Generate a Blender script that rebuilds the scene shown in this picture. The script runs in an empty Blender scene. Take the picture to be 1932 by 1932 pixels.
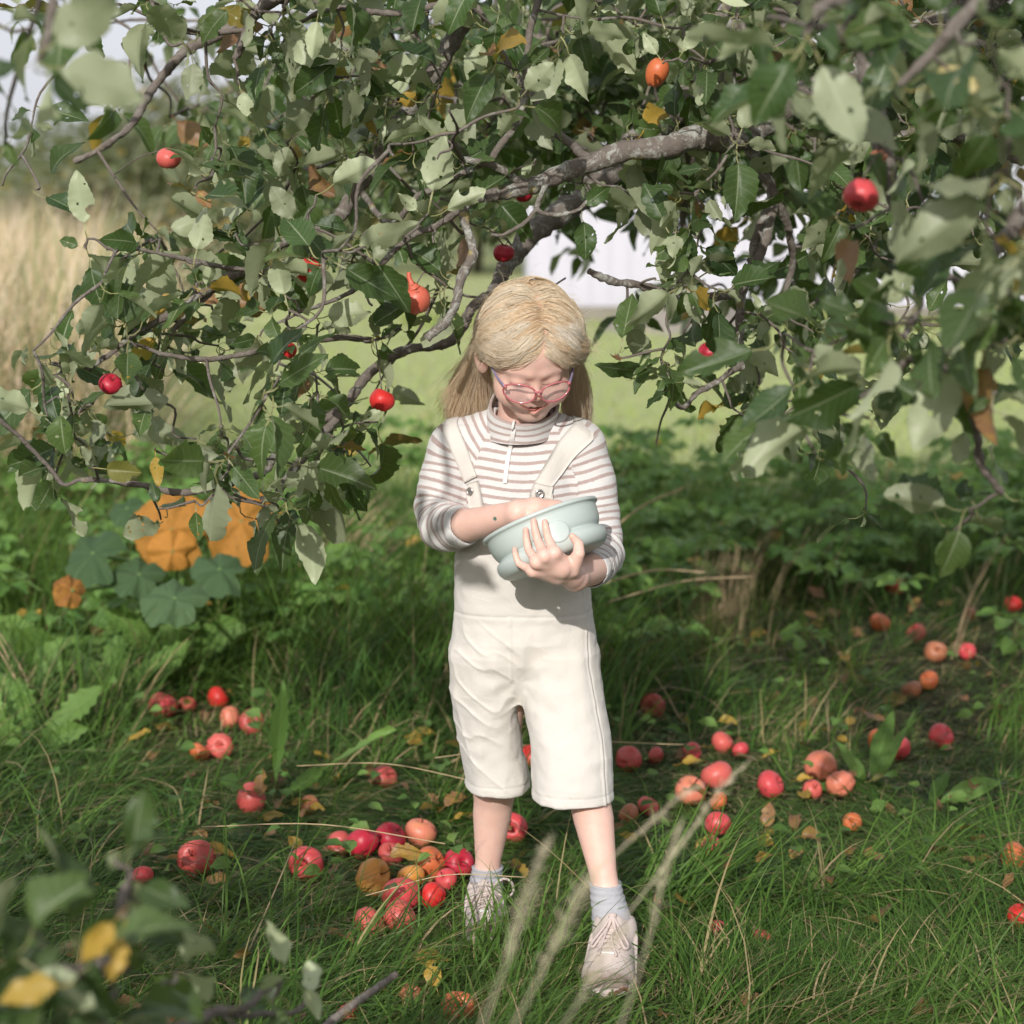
import bpy, math, random
import numpy as np
from mathutils import Vector, Matrix
from mathutils.bvhtree import BVHTree

# ------------------------------------------------------------------ camera, sky, sun, exposure
scn = bpy.context.scene
CAM_H = 1.32
PITCH = math.radians(8.7)
FPX = 4024.0                       # focal length in pixels of a 1932-pixel-wide frame
cam_d = bpy.data.cameras.new('camera'); cam = bpy.data.objects.new('camera', cam_d)
scn.collection.objects.link(cam); scn.camera = cam
cam.location = (0, 0, CAM_H); cam.rotation_euler = (math.radians(90) - PITCH, 0, 0)
cam_d.sensor_width = 36; cam_d.lens = 36 * FPX / 1932
cam_d.clip_start = 0.05; cam_d.clip_end = 2000
cam_d.dof.use_dof = True; cam_d.dof.focus_distance = 3.52; cam_d.dof.aperture_fstop = 4.0
cam_d.dof.aperture_blades = 9

world = bpy.data.worlds.new("World"); scn.world = world; world.use_nodes = True
wn = world.node_tree; wn.nodes.clear()
SUN_EL = 26.0
SUN_AZ = 192.0                      # clockwise from +Y: behind the camera and a little to its left
sky = wn.nodes.new('ShaderNodeTexSky'); sky.sky_type = 'NISHITA'; sky.sun_disc = False
sky.sun_elevation = math.radians(SUN_EL); sky.sun_rotation = math.radians(SUN_AZ)
sky.air_density = 1.0; sky.dust_density = 3.5; sky.ozone_density = 1.0
bg = wn.nodes.new('ShaderNodeBackground'); bg.inputs[1].default_value = 0.13
wo = wn.nodes.new('ShaderNodeOutputWorld')
wtc = wn.nodes.new('ShaderNodeTexCoord'); wno = wn.nodes.new('ShaderNodeTexNoise'); wno.inputs['Scale'].default_value = 2.2; wno.inputs['Detail'].default_value = 5
wmr = wn.nodes.new('ShaderNodeMapRange'); wmr.inputs[1].default_value = 0.30; wmr.inputs[2].default_value = 0.62; wmr.inputs[3].default_value = 0.72; wmr.inputs[4].default_value = 0.9
wmx = wn.nodes.new('ShaderNodeMix'); wmx.data_type = 'RGBA'; wmx.inputs[7].default_value = (7.2, 7.3, 8.0, 1)      # thin bright cloud
wn.links.new(wtc.outputs['Generated'], wno.inputs['Vector']); wn.links.new(wno.outputs['Fac'], wmr.inputs[0]); wn.links.new(wmr.outputs[0], wmx.inputs[0])
wn.links.new(sky.outputs[0], wmx.inputs[6]); wn.links.new(wmx.outputs[2], bg.inputs[0]); wn.links.new(bg.outputs[0], wo.inputs[0])

sun_d = bpy.data.lights.new('sun', 'SUN'); sun = bpy.data.objects.new('sun', sun_d)
scn.collection.objects.link(sun)
sun_d.energy = 4.2; sun_d.angle = math.radians(0.6); sun_d.color = (1.0, 0.955, 0.90)
_a, _e = math.radians(SUN_AZ), math.radians(SUN_EL)
SUN_DIR = Vector((math.sin(_a) * math.cos(_e), math.cos(_a) * math.cos(_e), math.sin(_e)))
sun.rotation_euler = (-SUN_DIR).to_track_quat('-Z', 'Y').to_euler()
scn.view_settings.view_transform = 'Standard'; scn.view_settings.look = 'None'
scn.view_settings.exposure = -0.08; scn.view_settings.gamma = 1
scn.cycles.max_bounces = 8; scn.cycles.transparent_max_bounces = 12
scn.cycles.caustics_reflective = False; scn.cycles.caustics_refractive = False

# ------------------------------------------------------------------ helpers
COL = scn.collection
rng = np.random.default_rng(7)
random.seed(7)
CP, SP = math.cos(PITCH), math.sin(PITCH)

def ray(px, py):
    """direction of the sight line through a pixel of the 1932 frame (y component is not normalised)"""
    a = (px - 966) / FPX; b = (966 - py) / FPX
    return np.array([a, CP + b * SP, -SP + b * CP])

def P(px, py, Y):
    d = ray(px, py)
    return np.array([0, 0, CAM_H]) + d * (Y / d[1])

def G(px, py, z=0.0):
    d = ray(px, py)
    return np.array([0, 0, CAM_H]) + d * ((z - CAM_H) / d[2])

gR = G(1137, 1886, 0.005); gL = G(914, 1792, 0.005)     # tips of the two shoes

def tag(o, label=None, cat=None, group=None, kind=None):
    if label: o['label'] = label
    if cat: o['category'] = cat
    if group: o['group'] = group
    if kind: o['kind'] = kind
    return o

def empty(name, loc, label, cat, group=None):
    o = bpy.data.objects.new(name, None); COL.objects.link(o)
    o.location = Vector(loc); o.empty_display_size = 0.05
    return tag(o, label, cat, group)

def mk(name, V, F, mat=None, parent=None, smooth=True, attrs=None, link=True):
    """V (n,3) world coordinates, F int array (m,k) or list of such arrays. attrs: name -> (n,) or (n,3) array"""
    V = np.asarray(V, dtype=np.float32).reshape(-1, 3)
    Fs = F if isinstance(F, (list, tuple)) else [F]
    Fs = [np.asarray(f, dtype=np.int32) for f in Fs if len(f)]
    if parent is not None:
        V = V - np.array(parent.location, dtype=np.float32)
    me = bpy.data.meshes.new(name)
    me.vertices.add(len(V)); me.vertices.foreach_set('co', V.ravel())
    lv = np.concatenate([f.ravel() for f in Fs])
    tot = np.concatenate([np.full(len(f), f.shape[1], np.int32) for f in Fs])
    st = np.concatenate([[0], np.cumsum(tot)[:-1]]).astype(np.int32)
    me.loops.add(len(lv)); me.loops.foreach_set('vertex_index', lv)
    me.polygons.add(len(tot)); me.polygons.foreach_set('loop_start', st)
    try: me.polygons.foreach_set('loop_total', tot)
    except Exception: pass
    me.polygons.foreach_set('use_smooth', np.full(len(tot), smooth))
    for k, a in (attrs or {}).items():
        a = np.asarray(a, dtype=np.float32)
        if a.ndim == 1:
            at = me.attributes.new(k, 'FLOAT', 'POINT'); at.data.foreach_set('value', a)
        else:
            at = me.attributes.new(k, 'FLOAT_VECTOR', 'POINT'); at.data.foreach_set('vector', a.ravel())
    me.update(calc_edges=True); me.validate()
    if mat is not None:
        for m in (mat if isinstance(mat, (list, tuple)) else [mat]): me.materials.append(m)
    o = bpy.data.objects.new(name, me)
    if link: COL.objects.link(o)
    if parent is not None: o.parent = parent
    return o

class Buf:
    """collects geometry for one mesh"""
    def __init__(s): s.V = []; s.F = {}; s.n = 0; s.A = {}
    def add(s, V, F, **attrs):
        V = np.asarray(V, float).reshape(-1, 3)
        for f in (F if isinstance(F, (list, tuple)) else [F]):
            f = np.asarray(f)
            if len(f): s.F.setdefault(f.shape[1], []).append(f + s.n)
        for k, a in attrs.items():
            a = np.asarray(a, float)
            if a.ndim == 0: a = np.full(len(V), float(a))
            elif a.ndim == 1 and len(a) == 3 and len(V) != 3: a = np.tile(a, (len(V), 1))
            s.A.setdefault(k, []).append(a)
        s.V.append(V); s.n += len(V)
    def build(s, name, mat, parent=None, smooth=True):
        return mk(name, np.concatenate(s.V), [np.concatenate(v) for v in s.F.values()], mat, parent, smooth,
                  {k: np.concatenate(v) for k, v in s.A.items()})

def catmull(pts, per=6):
    pts = np.asarray(pts, float)
    if len(pts) < 3:
        t = np.linspace(0, 1, per + 1)[:, None]
        return pts[0] * (1 - t) + pts[-1] * t
    Q = np.vstack([2 * pts[0] - pts[1], pts, 2 * pts[-1] - pts[-2]])
    out = []
    for i in range(len(pts) - 1):
        p0, p1, p2, p3 = Q[i], Q[i + 1], Q[i + 2], Q[i + 3]
        for k in range(per):
            t = k / per
            out.append(0.5 * (2 * p1 + (p2 - p0) * t + (2 * p0 - 5 * p1 + 4 * p2 - p3) * t * t + (3 * p1 - p0 - 3 * p2 + p3) * t ** 3))
    out.append(pts[-1])
    return np.array(out)

def nrm(v):
    v = np.asarray(v, float)
    return v / (np.linalg.norm(v, axis=-1, keepdims=True) + 1e-12)

def tube(C, R, ns=8, cap=True, squash=None):
    """a tube round the polyline C (n,3) with radii R"""
    C = np.asarray(C, float); n = len(C)
    R = np.full(n, float(R)) if np.ndim(R) == 0 else np.asarray(R, float)
    T = nrm(np.gradient(C, axis=0))
    u = np.cross(T[0], [0.31, 0.2, 0.93]); u = nrm(u)
    U = [u]
    for i in range(1, n):
        u = U[-1] - T[i] * np.dot(U[-1], T[i]); U.append(nrm(u))
    U = np.array(U); W = np.cross(T, U)
    a = np.arange(ns) * 2 * math.pi / ns
    V = C[:, None] + R[:, None, None] * (U[:, None] * np.cos(a)[None, :, None] + W[:, None] * np.sin(a)[None, :, None])
    i = np.arange(n - 1)[:, None] * ns; j = np.arange(ns)[None]; j2 = (j + 1) % ns
    F = np.stack([i + j, i + j2, i + ns + j2, i + ns + j], -1).reshape(-1, 4)
    Fs = [F]
    V = V.reshape(-1, 3)
    if cap:
        V = np.vstack([V, C[0], C[-1]])
        k = np.arange(ns); k2 = (k + 1) % ns
        Fs.append(np.concatenate([np.stack([k2, k, np.full(ns, n * ns)], -1), np.stack([(n - 1) * ns + k, (n - 1) * ns + k2, np.full(ns, n * ns + 1)], -1)]))
    return V, Fs

# --- value noise
def _h(i, j, k, s):
    n = (i * 374761393 + j * 668265263 + k * 2147483647 + s * 974634777) & 0xffffffff
    n = ((n ^ (n >> 13)) * 1274126177) & 0xffffffff
    return ((n ^ (n >> 16)) & 0xffff) / 65535.0

def vnoise(p, s=0):
    p = np.asarray(p, float); i = np.floor(p).astype(np.int64); f = p - i; f = f * f * (3 - 2 * f)
    r = 0
    for a in (0, 1):
        for b in (0, 1):
            for c in (0, 1):
                w = (f[..., 0] if a else 1 - f[..., 0]) * (f[..., 1] if b else 1 - f[..., 1]) * (f[..., 2] if c else 1 - f[..., 2])
                r = r + w * _h(i[..., 0] + a, i[..., 1] + b, i[..., 2] + c, s)
    return r * 2 - 1

# ------------------------------------------------------------------ materials
def mat(name):
    m = bpy.data.materials.new(name); m.use_nodes = True
    nt = m.node_tree; nt.nodes.clear()
    out = nt.nodes.new('ShaderNodeOutputMaterial')
    return m, nt, out

class NB:
    def __init__(s, nt): s.nt = nt
    def n(s, t, **kw):
        x = s.nt.nodes.new(t)
        for k, v in kw.items(): setattr(x, k, v)
        return x
    def link(s, a, b): s.nt.links.new(a, b)
    def put(s, sock, v):
        if hasattr(v, 'is_output') or isinstance(v, bpy.types.NodeSocket): s.nt.links.new(v, sock)
        else:
            if isinstance(v, (tuple, list)) and len(v) == 3 and sock.type == 'RGBA': v = (*v, 1)
            sock.default_value = v
    def math(s, op, a, b=0.0, c=None, clamp=False):
        x = s.n('ShaderNodeMath', operation=op, use_clamp=clamp); s.put(x.inputs[0], a); s.put(x.inputs[1], b)
        if c is not None: s.put(x.inputs[2], c)
        return x.outputs[0]
    def mix(s, f, a, b, t='RGBA', blend='MIX'):
        x = s.n('ShaderNodeMix', data_type=t)
        if t == 'RGBA':
            x.blend_type = blend; i = (0, 6, 7); o = 2
        else: i = (0, 2, 3); o = 0
        s.put(x.inputs[i[0]], f); s.put(x.inputs[i[1]], a); s.put(x.inputs[i[2]], b)
        return x.outputs[o]
    def attr(s, name, out='Fac'):
        x = s.n('ShaderNodeAttribute', attribute_name=name); return x.outputs[out]
    def noise(s, scale, detail=3, vec=None, rough=0.5, dist=0.0):
        x = s.n('ShaderNodeTexNoise'); s.put(x.inputs['Scale'], scale); x.inputs['Detail'].default_value = detail
        x.inputs['Roughness'].default_value = rough; x.inputs['Distortion'].default_value = dist
        if vec is not None: s.link(vec, x.inputs['Vector'])
        return x.outputs['Fac']
    def ramp(s, f, stops, interp='LINEAR'):
        x = s.n('ShaderNodeValToRGB'); x.color_ramp.interpolation = interp
        cr = x.color_ramp
        while len(cr.elements) < len(stops): cr.elements.new(0.5)
        for e, (p, c) in zip(cr.elements, stops):
            e.position = p; e.color = (*c, 1) if len(c) == 3 else c
        s.put(x.inputs[0], f); return x.outputs[0]
    def obj(s): return s.n('ShaderNodeTexCoord').outputs['Object']
    def pos(s): return s.n('ShaderNodeNewGeometry').outputs['Position']
    def bump(s, h, strength=0.3, dist=0.002):
        x = s.n('ShaderNodeBump'); x.inputs['Strength'].default_value = strength; x.inputs['Distance'].default_value = dist
        s.put(x.inputs['Height'], h); return x.outputs[0]
    def principled(s, color, rough=0.6, spec=0.4, normal=None, sss=0, sssr=(0.01, 0.004, 0.002), metal=0.0, coat=0.0, sheen=0.0, trans=0.0, alpha=None):
        x = s.n('ShaderNodeBsdfPrincipled'); s.put(x.inputs['Base Color'], color); s.put(x.inputs['Roughness'], rough)
        s.put(x.inputs['Specular IOR Level'], spec); s.put(x.inputs['Metallic'], metal)
        if normal is not None: s.link(normal, x.inputs['Normal'])
        if sss:
            x.inputs['Subsurface Weight'].default_value = sss; x.inputs['Subsurface Radius'].default_value = sssr
            x.inputs['Subsurface Scale'].default_value = 1.0
        x.inputs['Coat Weight'].default_value = coat; x.inputs['Sheen Weight'].default_value = sheen
        x.inputs['Transmission Weight'].default_value = trans
        return x.outputs[0]

def simple(name, color, rough=0.6, spec=0.4, bump=None, var=0.0, **kw):
    m, nt, out = mat(name); b = NB(nt)
    c = color
    if var: c = b.mix(b.noise(bump[0] * 0.3 if bump else 20, 3, b.obj()), tuple(x * (1 - var) for x in color), tuple(min(1, x * (1 + var)) for x in color))
    nm = b.bump(b.noise(bump[0], 3, b.obj()), bump[1], bump[2] if len(bump) > 2 else 0.002) if bump else None
    b.link(b.principled(c, rough, spec, nm, **kw), out.inputs[0])
    return m
# ------------------------------------------------------------------ where the windfalls lie (the grass is thinner over them)
GA = [ # px, py, width px, tone, shape, sink, label
 (578, 1630, 66, 'red', 'round', .1, 'glossy red apple lying alone on the grass left of the big pile'),
 (370, 1620, 72, 'dull', 'round', .25, 'red windfall with a pale dry leaf across its top, lower left'),
 (683, 1592, 62, 'deep', 'round', .05, 'dark red apple at the back left of the big pile'),
 (736, 1580, 60, 'deep', 'round', .05, 'dark red apple touching its twin at the back of the big pile'),
 (793, 1571, 60, 'pale', 'round', .05, 'upright yellow and pink striped apple at the back of the big pile'),
 (640, 1592, 48, 'dull', 'lumpy', .45, 'half hidden dull red apple at the left end of the big pile'),
 (703, 1655, 70, 'yellow', 'lumpy', .1, 'large orange brown rotting apple in front of the big pile'),
 (776, 1655, 52, 'yellow', 'dented', .15, 'soft brown yellow apple in the middle of the big pile'),
 (811, 1630, 64, 'orange', 'dented', .1, 'speckled red and yellow apple in the middle of the big pile'),
 (866, 1628, 58, 'deep', 'round', 0, 'crimson apple against the grey sock'),
 (757, 1690, 72, 'red', 'round', .1, 'large red apple beside the torn green leaf in the pile'),
 (818, 1690, 52, 'scarlet', 'dented', .15, 'red apple with its eye turned to the viewer, near the shoe lace'),
 (754, 1730, 66, 'pink', 'round', .15, 'pinkish red apple in the front row of the big pile'),
 (697, 1742, 64, 'pink', 'shrivelled', .3, 'orange red apple sunk in grass at the front left of the pile'),
 (842, 1660, 44, 'red', 'round', .2, 'small red apple wedged between the crimson and the speckled one'),
 (737, 1612, 46, 'dull', 'lumpy', .35, 'dull red apple under the curled brown leaf'),
 (725, 1468, 50, 'dull', 'round', .35, 'dark red apple half sunk in grass above the big pile'),
 (434, 1353, 42, 'pale', 'dented', .1, 'pale orange pink apple in the left windfall group'),
 (411, 1317, 44, 'scarlet', 'round', .2, 'bright red apple at the top of the left windfall group'),
 (306, 1332, 56, 'red', 'round', .2, 'red apple at the left end of the left windfall group'),
 (476, 1362, 48, 'dull', 'round', .25, 'dark red apple at the right end of the left windfall group'),
 (474, 1508, 62, 'dull', 'round', .35, 'dark red apple hidden at the foot of the broad toothed leaf'),
 (415, 1408, 50, 'pink', 'shrivelled', .3, 'faded pink apple below the left windfall group'),
 (376, 1420, 40, 'orange', 'shrivelled', .4, 'shrivelled orange apple below the left windfall group'),
 (582, 1520, 40, 'brown', 'lumpy', .45, 'brownish apple sunk in grass right of the toothed leaves'),
 (865, 1900, 66, 'orange', 'dented', .05, 'orange red apple with a dark stalk hole at the bottom edge'),
 (337, 1915, 66, 'orange', 'round', .1, 'red and yellow apple at the bottom edge, left of the stick'),
 (268, 1655, 44, 'red', 'round', .3, 'red apple behind the blurred low spray of leaves'),
 (353, 1330, 34, 'pink', 'round', .3, 'small pink apple between two red ones in the left group'),
 (188, 1190, 32, 'pink', 'round', .0, 'left of the two far pink apples among broad weeds'),
 (223, 1172, 30, 'pink', 'round', -.1, 'right of the two far pink apples among broad weeds'),
 (775, 1878, 44, 'brown', 'shrivelled', .3, 'brown rotten apple behind the grey stick'),
 (655, 1915, 46, 'red', 'round', .3, 'red apple under the grey stick at the bottom edge'),
 (966, 1562, 58, 'red', 'round', .1, 'red apple just behind the child\'s farther leg'),
 (1000, 1427, 46, 'scarlet', 'round', .1, 'bright red apple seen through the gap between the trouser legs'),
 (1186, 1433, 50, 'dull', 'round', .1, 'red apple beside the cream trouser leg, crossed by a straw'),
 (1237, 1426, 34, 'dull', 'round', .25, 'small dark apple right of the one crossed by a straw'),
 (1303, 1422, 44, 'red', 'round', .2, 'red apple in the litter left of the leaf covered one'),
 (1363, 1402, 44, 'pink', 'dented', .15, 'pinkish red apple under a brown leaf in the right litter'),
 (1397, 1415, 32, 'red', 'round', .25, 'small red apple at the right end of the leaf litter'),
 (1353, 1463, 60, 'pink', 'round', .0, 'big rosy apple above its pink neighbour, right of the child'),
 (1302, 1492, 58, 'pale', 'round', .1, 'pale pink apple left of the big rosy one'),
 (1453, 1481, 54, 'red', 'round', .15, 'red apple behind the broad plantain leaf'),
 (1550, 1446, 58, 'pale', 'long', .0, 'tall pink and yellow apple with dark specks, right of the child'),
 (1585, 1480, 54, 'pale', 'shrivelled', .15, 'pale washed out apple beside the tall speckled one'),
 (1532, 1490, 38, 'pink', 'round', .25, 'small pink apple in front of the tall speckled one'),
 (1664, 1400, 54, 'orange', 'dented', .1, 'orange red eaten apple behind the red one, right side'),
 (1693, 1412, 50, 'red', 'round', .1, 'red apple in front of the orange red eaten one'),
 (1775, 1389, 48, 'red', 'round', .1, 'red apple with a dark spot, alone to the right'),
 (1354, 1555, 50, 'red', 'round', .15, 'red apple deep in grass below the rosy ones'),
 (1356, 1512, 36, 'orange', 'shrivelled', .3, 'orange brown rotten apple just under the big rosy one'),
 (1340, 1597, 40, 'dull', 'lumpy', .4, 'dull apple buried under long green blades'),
 (1608, 1552, 36, 'orange', 'round', .35, 'small orange red apple alone in the right grass'),
 (1366, 1627, 38, 'red', 'shrivelled', .4, 'red apple scrap beside the curled grey leaf'),
 (1912, 1617, 54, 'orange', 'round', .05, 'glossy red and yellow apple at the right edge'),
 (1926, 1727, 50, 'scarlet', 'round', .1, 'red apple cut by the right edge, lower one'),
 (1186, 1537, 42, 'brown', 'round', .2, 'brownish pink apple beside the child\'s nearer leg'),
 (1223, 1522, 40, 'pink', 'lumpy', .2, 'faded pink apple right of the nearer leg'),
 (1232, 1332, 48, 'dull', 'round', .2, 'dull red apple in long grass right of the trousers'),
 (1753, 1284, 38, 'orange', 'round', .05, 'orange apple, upper one of a touching pair at the right'),
 (1719, 1301, 40, 'brown', 'shrivelled', .2, 'brown orange apple, lower one of a touching pair at the right'),
 (1661, 1176, 40, 'orange', 'round', .05, 'orange apple in shade at the foot of the undergrowth'),
 (1728, 1196, 38, 'red', 'lumpy', .15, 'red apple left of the ring shaped rotten one'),
 (1765, 1229, 42, 'brown', 'dented', .1, 'ring shaped rotten orange apple with a hollow'),
 (1826, 1229, 32, 'red', 'round', .2, 'small red apple right of the ring shaped rotten one'),
 (1690, 1108, 36, 'scarlet', 'round', .1, 'orange red apple farthest back among the weeds'),
 (1911, 1141, 34, 'scarlet', 'round', .1, 'orange red apple far back at the right edge'),
 (1356, 1757, 46, 'dull', 'round', .6, 'dark red apple almost covered by deep green grass'),
 (1435, 1772, 40, 'dull', 'round', .65, 'dark apple buried in deep grass right of the shoe'),
 (1830, 1160, 30, 'brown', 'shrivelled', .3, 'brown windfall between the two orange red far apples'),
]
APPLE_POS = []
for (px, py, wpx, tone, shape, sink, label) in GA:
    p = G(px, py, 0.025); APPLE_POS.append((p[0], p[1], wpx / 2 / FPX * np.linalg.norm(p - [0, 0, CAM_H]), max(sink, 0)))
# ------------------------------------------------------------------ ground and far setting
def m_ground():
    m, nt, out = mat('ground_soil'); b = NB(nt); p = b.pos()
    sep = b.n('ShaderNodeSeparateXYZ'); b.link(p, sep.inputs[0])
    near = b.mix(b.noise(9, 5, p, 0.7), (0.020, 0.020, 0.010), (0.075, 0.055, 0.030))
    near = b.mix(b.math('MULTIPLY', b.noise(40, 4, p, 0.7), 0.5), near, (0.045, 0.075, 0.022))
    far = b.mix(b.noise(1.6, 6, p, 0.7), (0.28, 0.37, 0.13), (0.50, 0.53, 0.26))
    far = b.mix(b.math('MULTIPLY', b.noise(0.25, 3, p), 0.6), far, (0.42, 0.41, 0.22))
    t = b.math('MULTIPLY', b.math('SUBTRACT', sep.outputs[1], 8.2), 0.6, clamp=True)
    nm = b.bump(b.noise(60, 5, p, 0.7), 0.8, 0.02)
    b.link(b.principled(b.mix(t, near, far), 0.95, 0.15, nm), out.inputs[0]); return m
M_ground = m_ground()
def terrain(x, y):
    x = np.asarray(x, float); y = np.asarray(y, float)
    return 0.012 * np.sin(x * 2.3 + 1) * np.cos(y * 1.9)
gx = np.concatenate([np.linspace(-400, -6, 24), np.linspace(-5.8, 5.8, 90), np.linspace(6, 400, 24)])
gy = np.concatenate([np.linspace(-40, 0.5, 8), np.linspace(0.8, 14, 100), np.linspace(15, 600, 50)])
XX, YY = np.meshgrid(gx, gy); ZZ = terrain(XX, YY) * np.clip(1 - (YY - 10) / 5, 0, 1) * np.clip((YY + 10) / 10, 0, 1)
nx, ny = len(gx), len(gy); i = np.arange(ny - 1)[:, None] * nx; j = np.arange(nx - 1)[None]
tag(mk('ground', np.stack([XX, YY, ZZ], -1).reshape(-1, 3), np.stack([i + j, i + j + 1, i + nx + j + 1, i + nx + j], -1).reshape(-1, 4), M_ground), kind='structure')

# --- leaf material shared by every plant
def m_leaf(name, top0, top1, under, yellow=(0.46, 0.30, 0.055), dry=(0.26, 0.135, 0.07), veins=True, rough=0.45, transl=0.35, spec=0.4):
    m, nt, out = mat(name); b = NB(nt)
    r = b.n('ShaderNodeSeparateXYZ'); b.link(b.attr('rnd', 'Vector'), r.inputs[0])     # x tint, y ageing, z lightness
    uv = b.n('ShaderNodeSeparateXYZ'); b.link(b.attr('uvp', 'Vector'), uv.inputs[0])
    geo = b.n('ShaderNodeNewGeometry')
    top = b.mix(r.outputs[0], top0, top1)
    sp = b.noise(70, 3, b.pos())
    top = b.mix(b.math('MULTIPLY', sp, 0.5), top, tuple(c * 0.6 for c in top0))
    und = b.mix(b.math('MULTIPLY', r.outputs[2], 0.6), under, tuple(min(1, c * 1.35) for c in under))
    c = b.mix(geo.outputs['Backfacing'], top, und)
    if veins:
        v = b.math('ABSOLUTE', uv.outputs[1])
        mid = b.math('MULTIPLY', b.math('SUBTRACT', 0.07, v), 14.0, clamp=True)
        side = b.math('SINE', b.math('MULTIPLY', b.math('SUBTRACT', uv.outputs[0], b.math('MULTIPLY', v, 0.22)), 52.0))
        side = b.math('MULTIPLY', b.math('SUBTRACT', side, 0.80), 2.2, clamp=True)
        vein = b.math('MAXIMUM', mid, b.math('MULTIPLY', side, 0.45))
        c = b.mix(b.math('MULTIPLY', vein, 0.55), c, tuple(min(1, x * 1.25 + 0.04) for x in under))
    c = b.mix(b.math('MULTIPLY', uv.outputs[2], 0.9), c, (0.36, 0.35, 0.17))
    age = r.outputs[1]
    blot = b.noise(55, 4, b.pos(), 0.7)
    yl = b.math('MULTIPLY', b.math('SUBTRACT', age, 0.45), 5.0, clamp=True)
    c = b.mix(yl, c, b.mix(blot, yellow, tuple(x * 0.75 for x in yellow)))
    dr = b.math('MULTIPLY', b.math('ADD', b.math('SUBTRACT', age, 0.80), b.math('MULTIPLY', b.math('SUBTRACT', blot, 0.5), 0.5)), 7.0, clamp=True)
    c = b.mix(dr, c, dry)
    edge = b.math('MULTIPLY', b.math('SUBTRACT', b.noise(95, 3, b.pos(), 0.7), 0.66), 9.0, clamp=True)
    c = b.mix(b.math('MULTIPLY', edge, 0.7), c, (0.13, 0.07, 0.035))
    hsv = b.n('ShaderNodeHueSaturation'); b.link(c, hsv.inputs['Color']); b.put(hsv.inputs['Value'], b.math('ADD', 0.72, b.math('MULTIPLY', r.outputs[2], 0.56)))
    c = hsv.outputs[0]
    nm = b.bump(b.noise(130, 2, b.pos()), 0.25, 0.002)
    ps = b.principled(c, rough, spec, nm)
    tr = b.n('ShaderNodeBsdfTranslucent'); b.link(b.mix(0.5, c, (0.25, 0.38, 0.04)), tr.inputs[0])
    ms = b.n('ShaderNodeMixShader'); ms.inputs[0].default_value = transl; b.link(ps, ms.inputs[1]); b.link(tr.outputs[0], ms.inputs[2])
    b.link(ms.outputs[0], out.inputs[0]); return m
M_apple_leaf = m_leaf('apple_leaf', (0.034, 0.076, 0.022), (0.095, 0.150, 0.042), (0.31, 0.345, 0.215))
M_weed = m_leaf('weed_leaf', (0.085, 0.195, 0.038), (0.20, 0.33, 0.075), (0.17, 0.28, 0.09), rough=0.55, transl=0.4)
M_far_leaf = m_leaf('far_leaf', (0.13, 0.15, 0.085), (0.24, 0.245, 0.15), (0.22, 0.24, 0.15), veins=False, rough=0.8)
M_grass = m_leaf('grass_blade', (0.040, 0.105, 0.018), (0.135, 0.24, 0.045), (0.09, 0.17, 0.038), yellow=(0.42, 0.34, 0.17), dry=(0.40, 0.30, 0.18), veins=False, rough=0.5, transl=0.35, spec=0.22)
M_straw = simple('dry_straw', (0.46, 0.35, 0.21), 0.8, 0.2, bump=(300, 0.3, 0.001), var=0.3)

M_turf = m_leaf('turf_blade', (0.30, 0.40, 0.12), (0.44, 0.52, 0.20), (0.36, 0.45, 0.17), yellow=(0.5, 0.45, 0.22), veins=False, rough=0.7, transl=0.4, spec=0.2)
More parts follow.
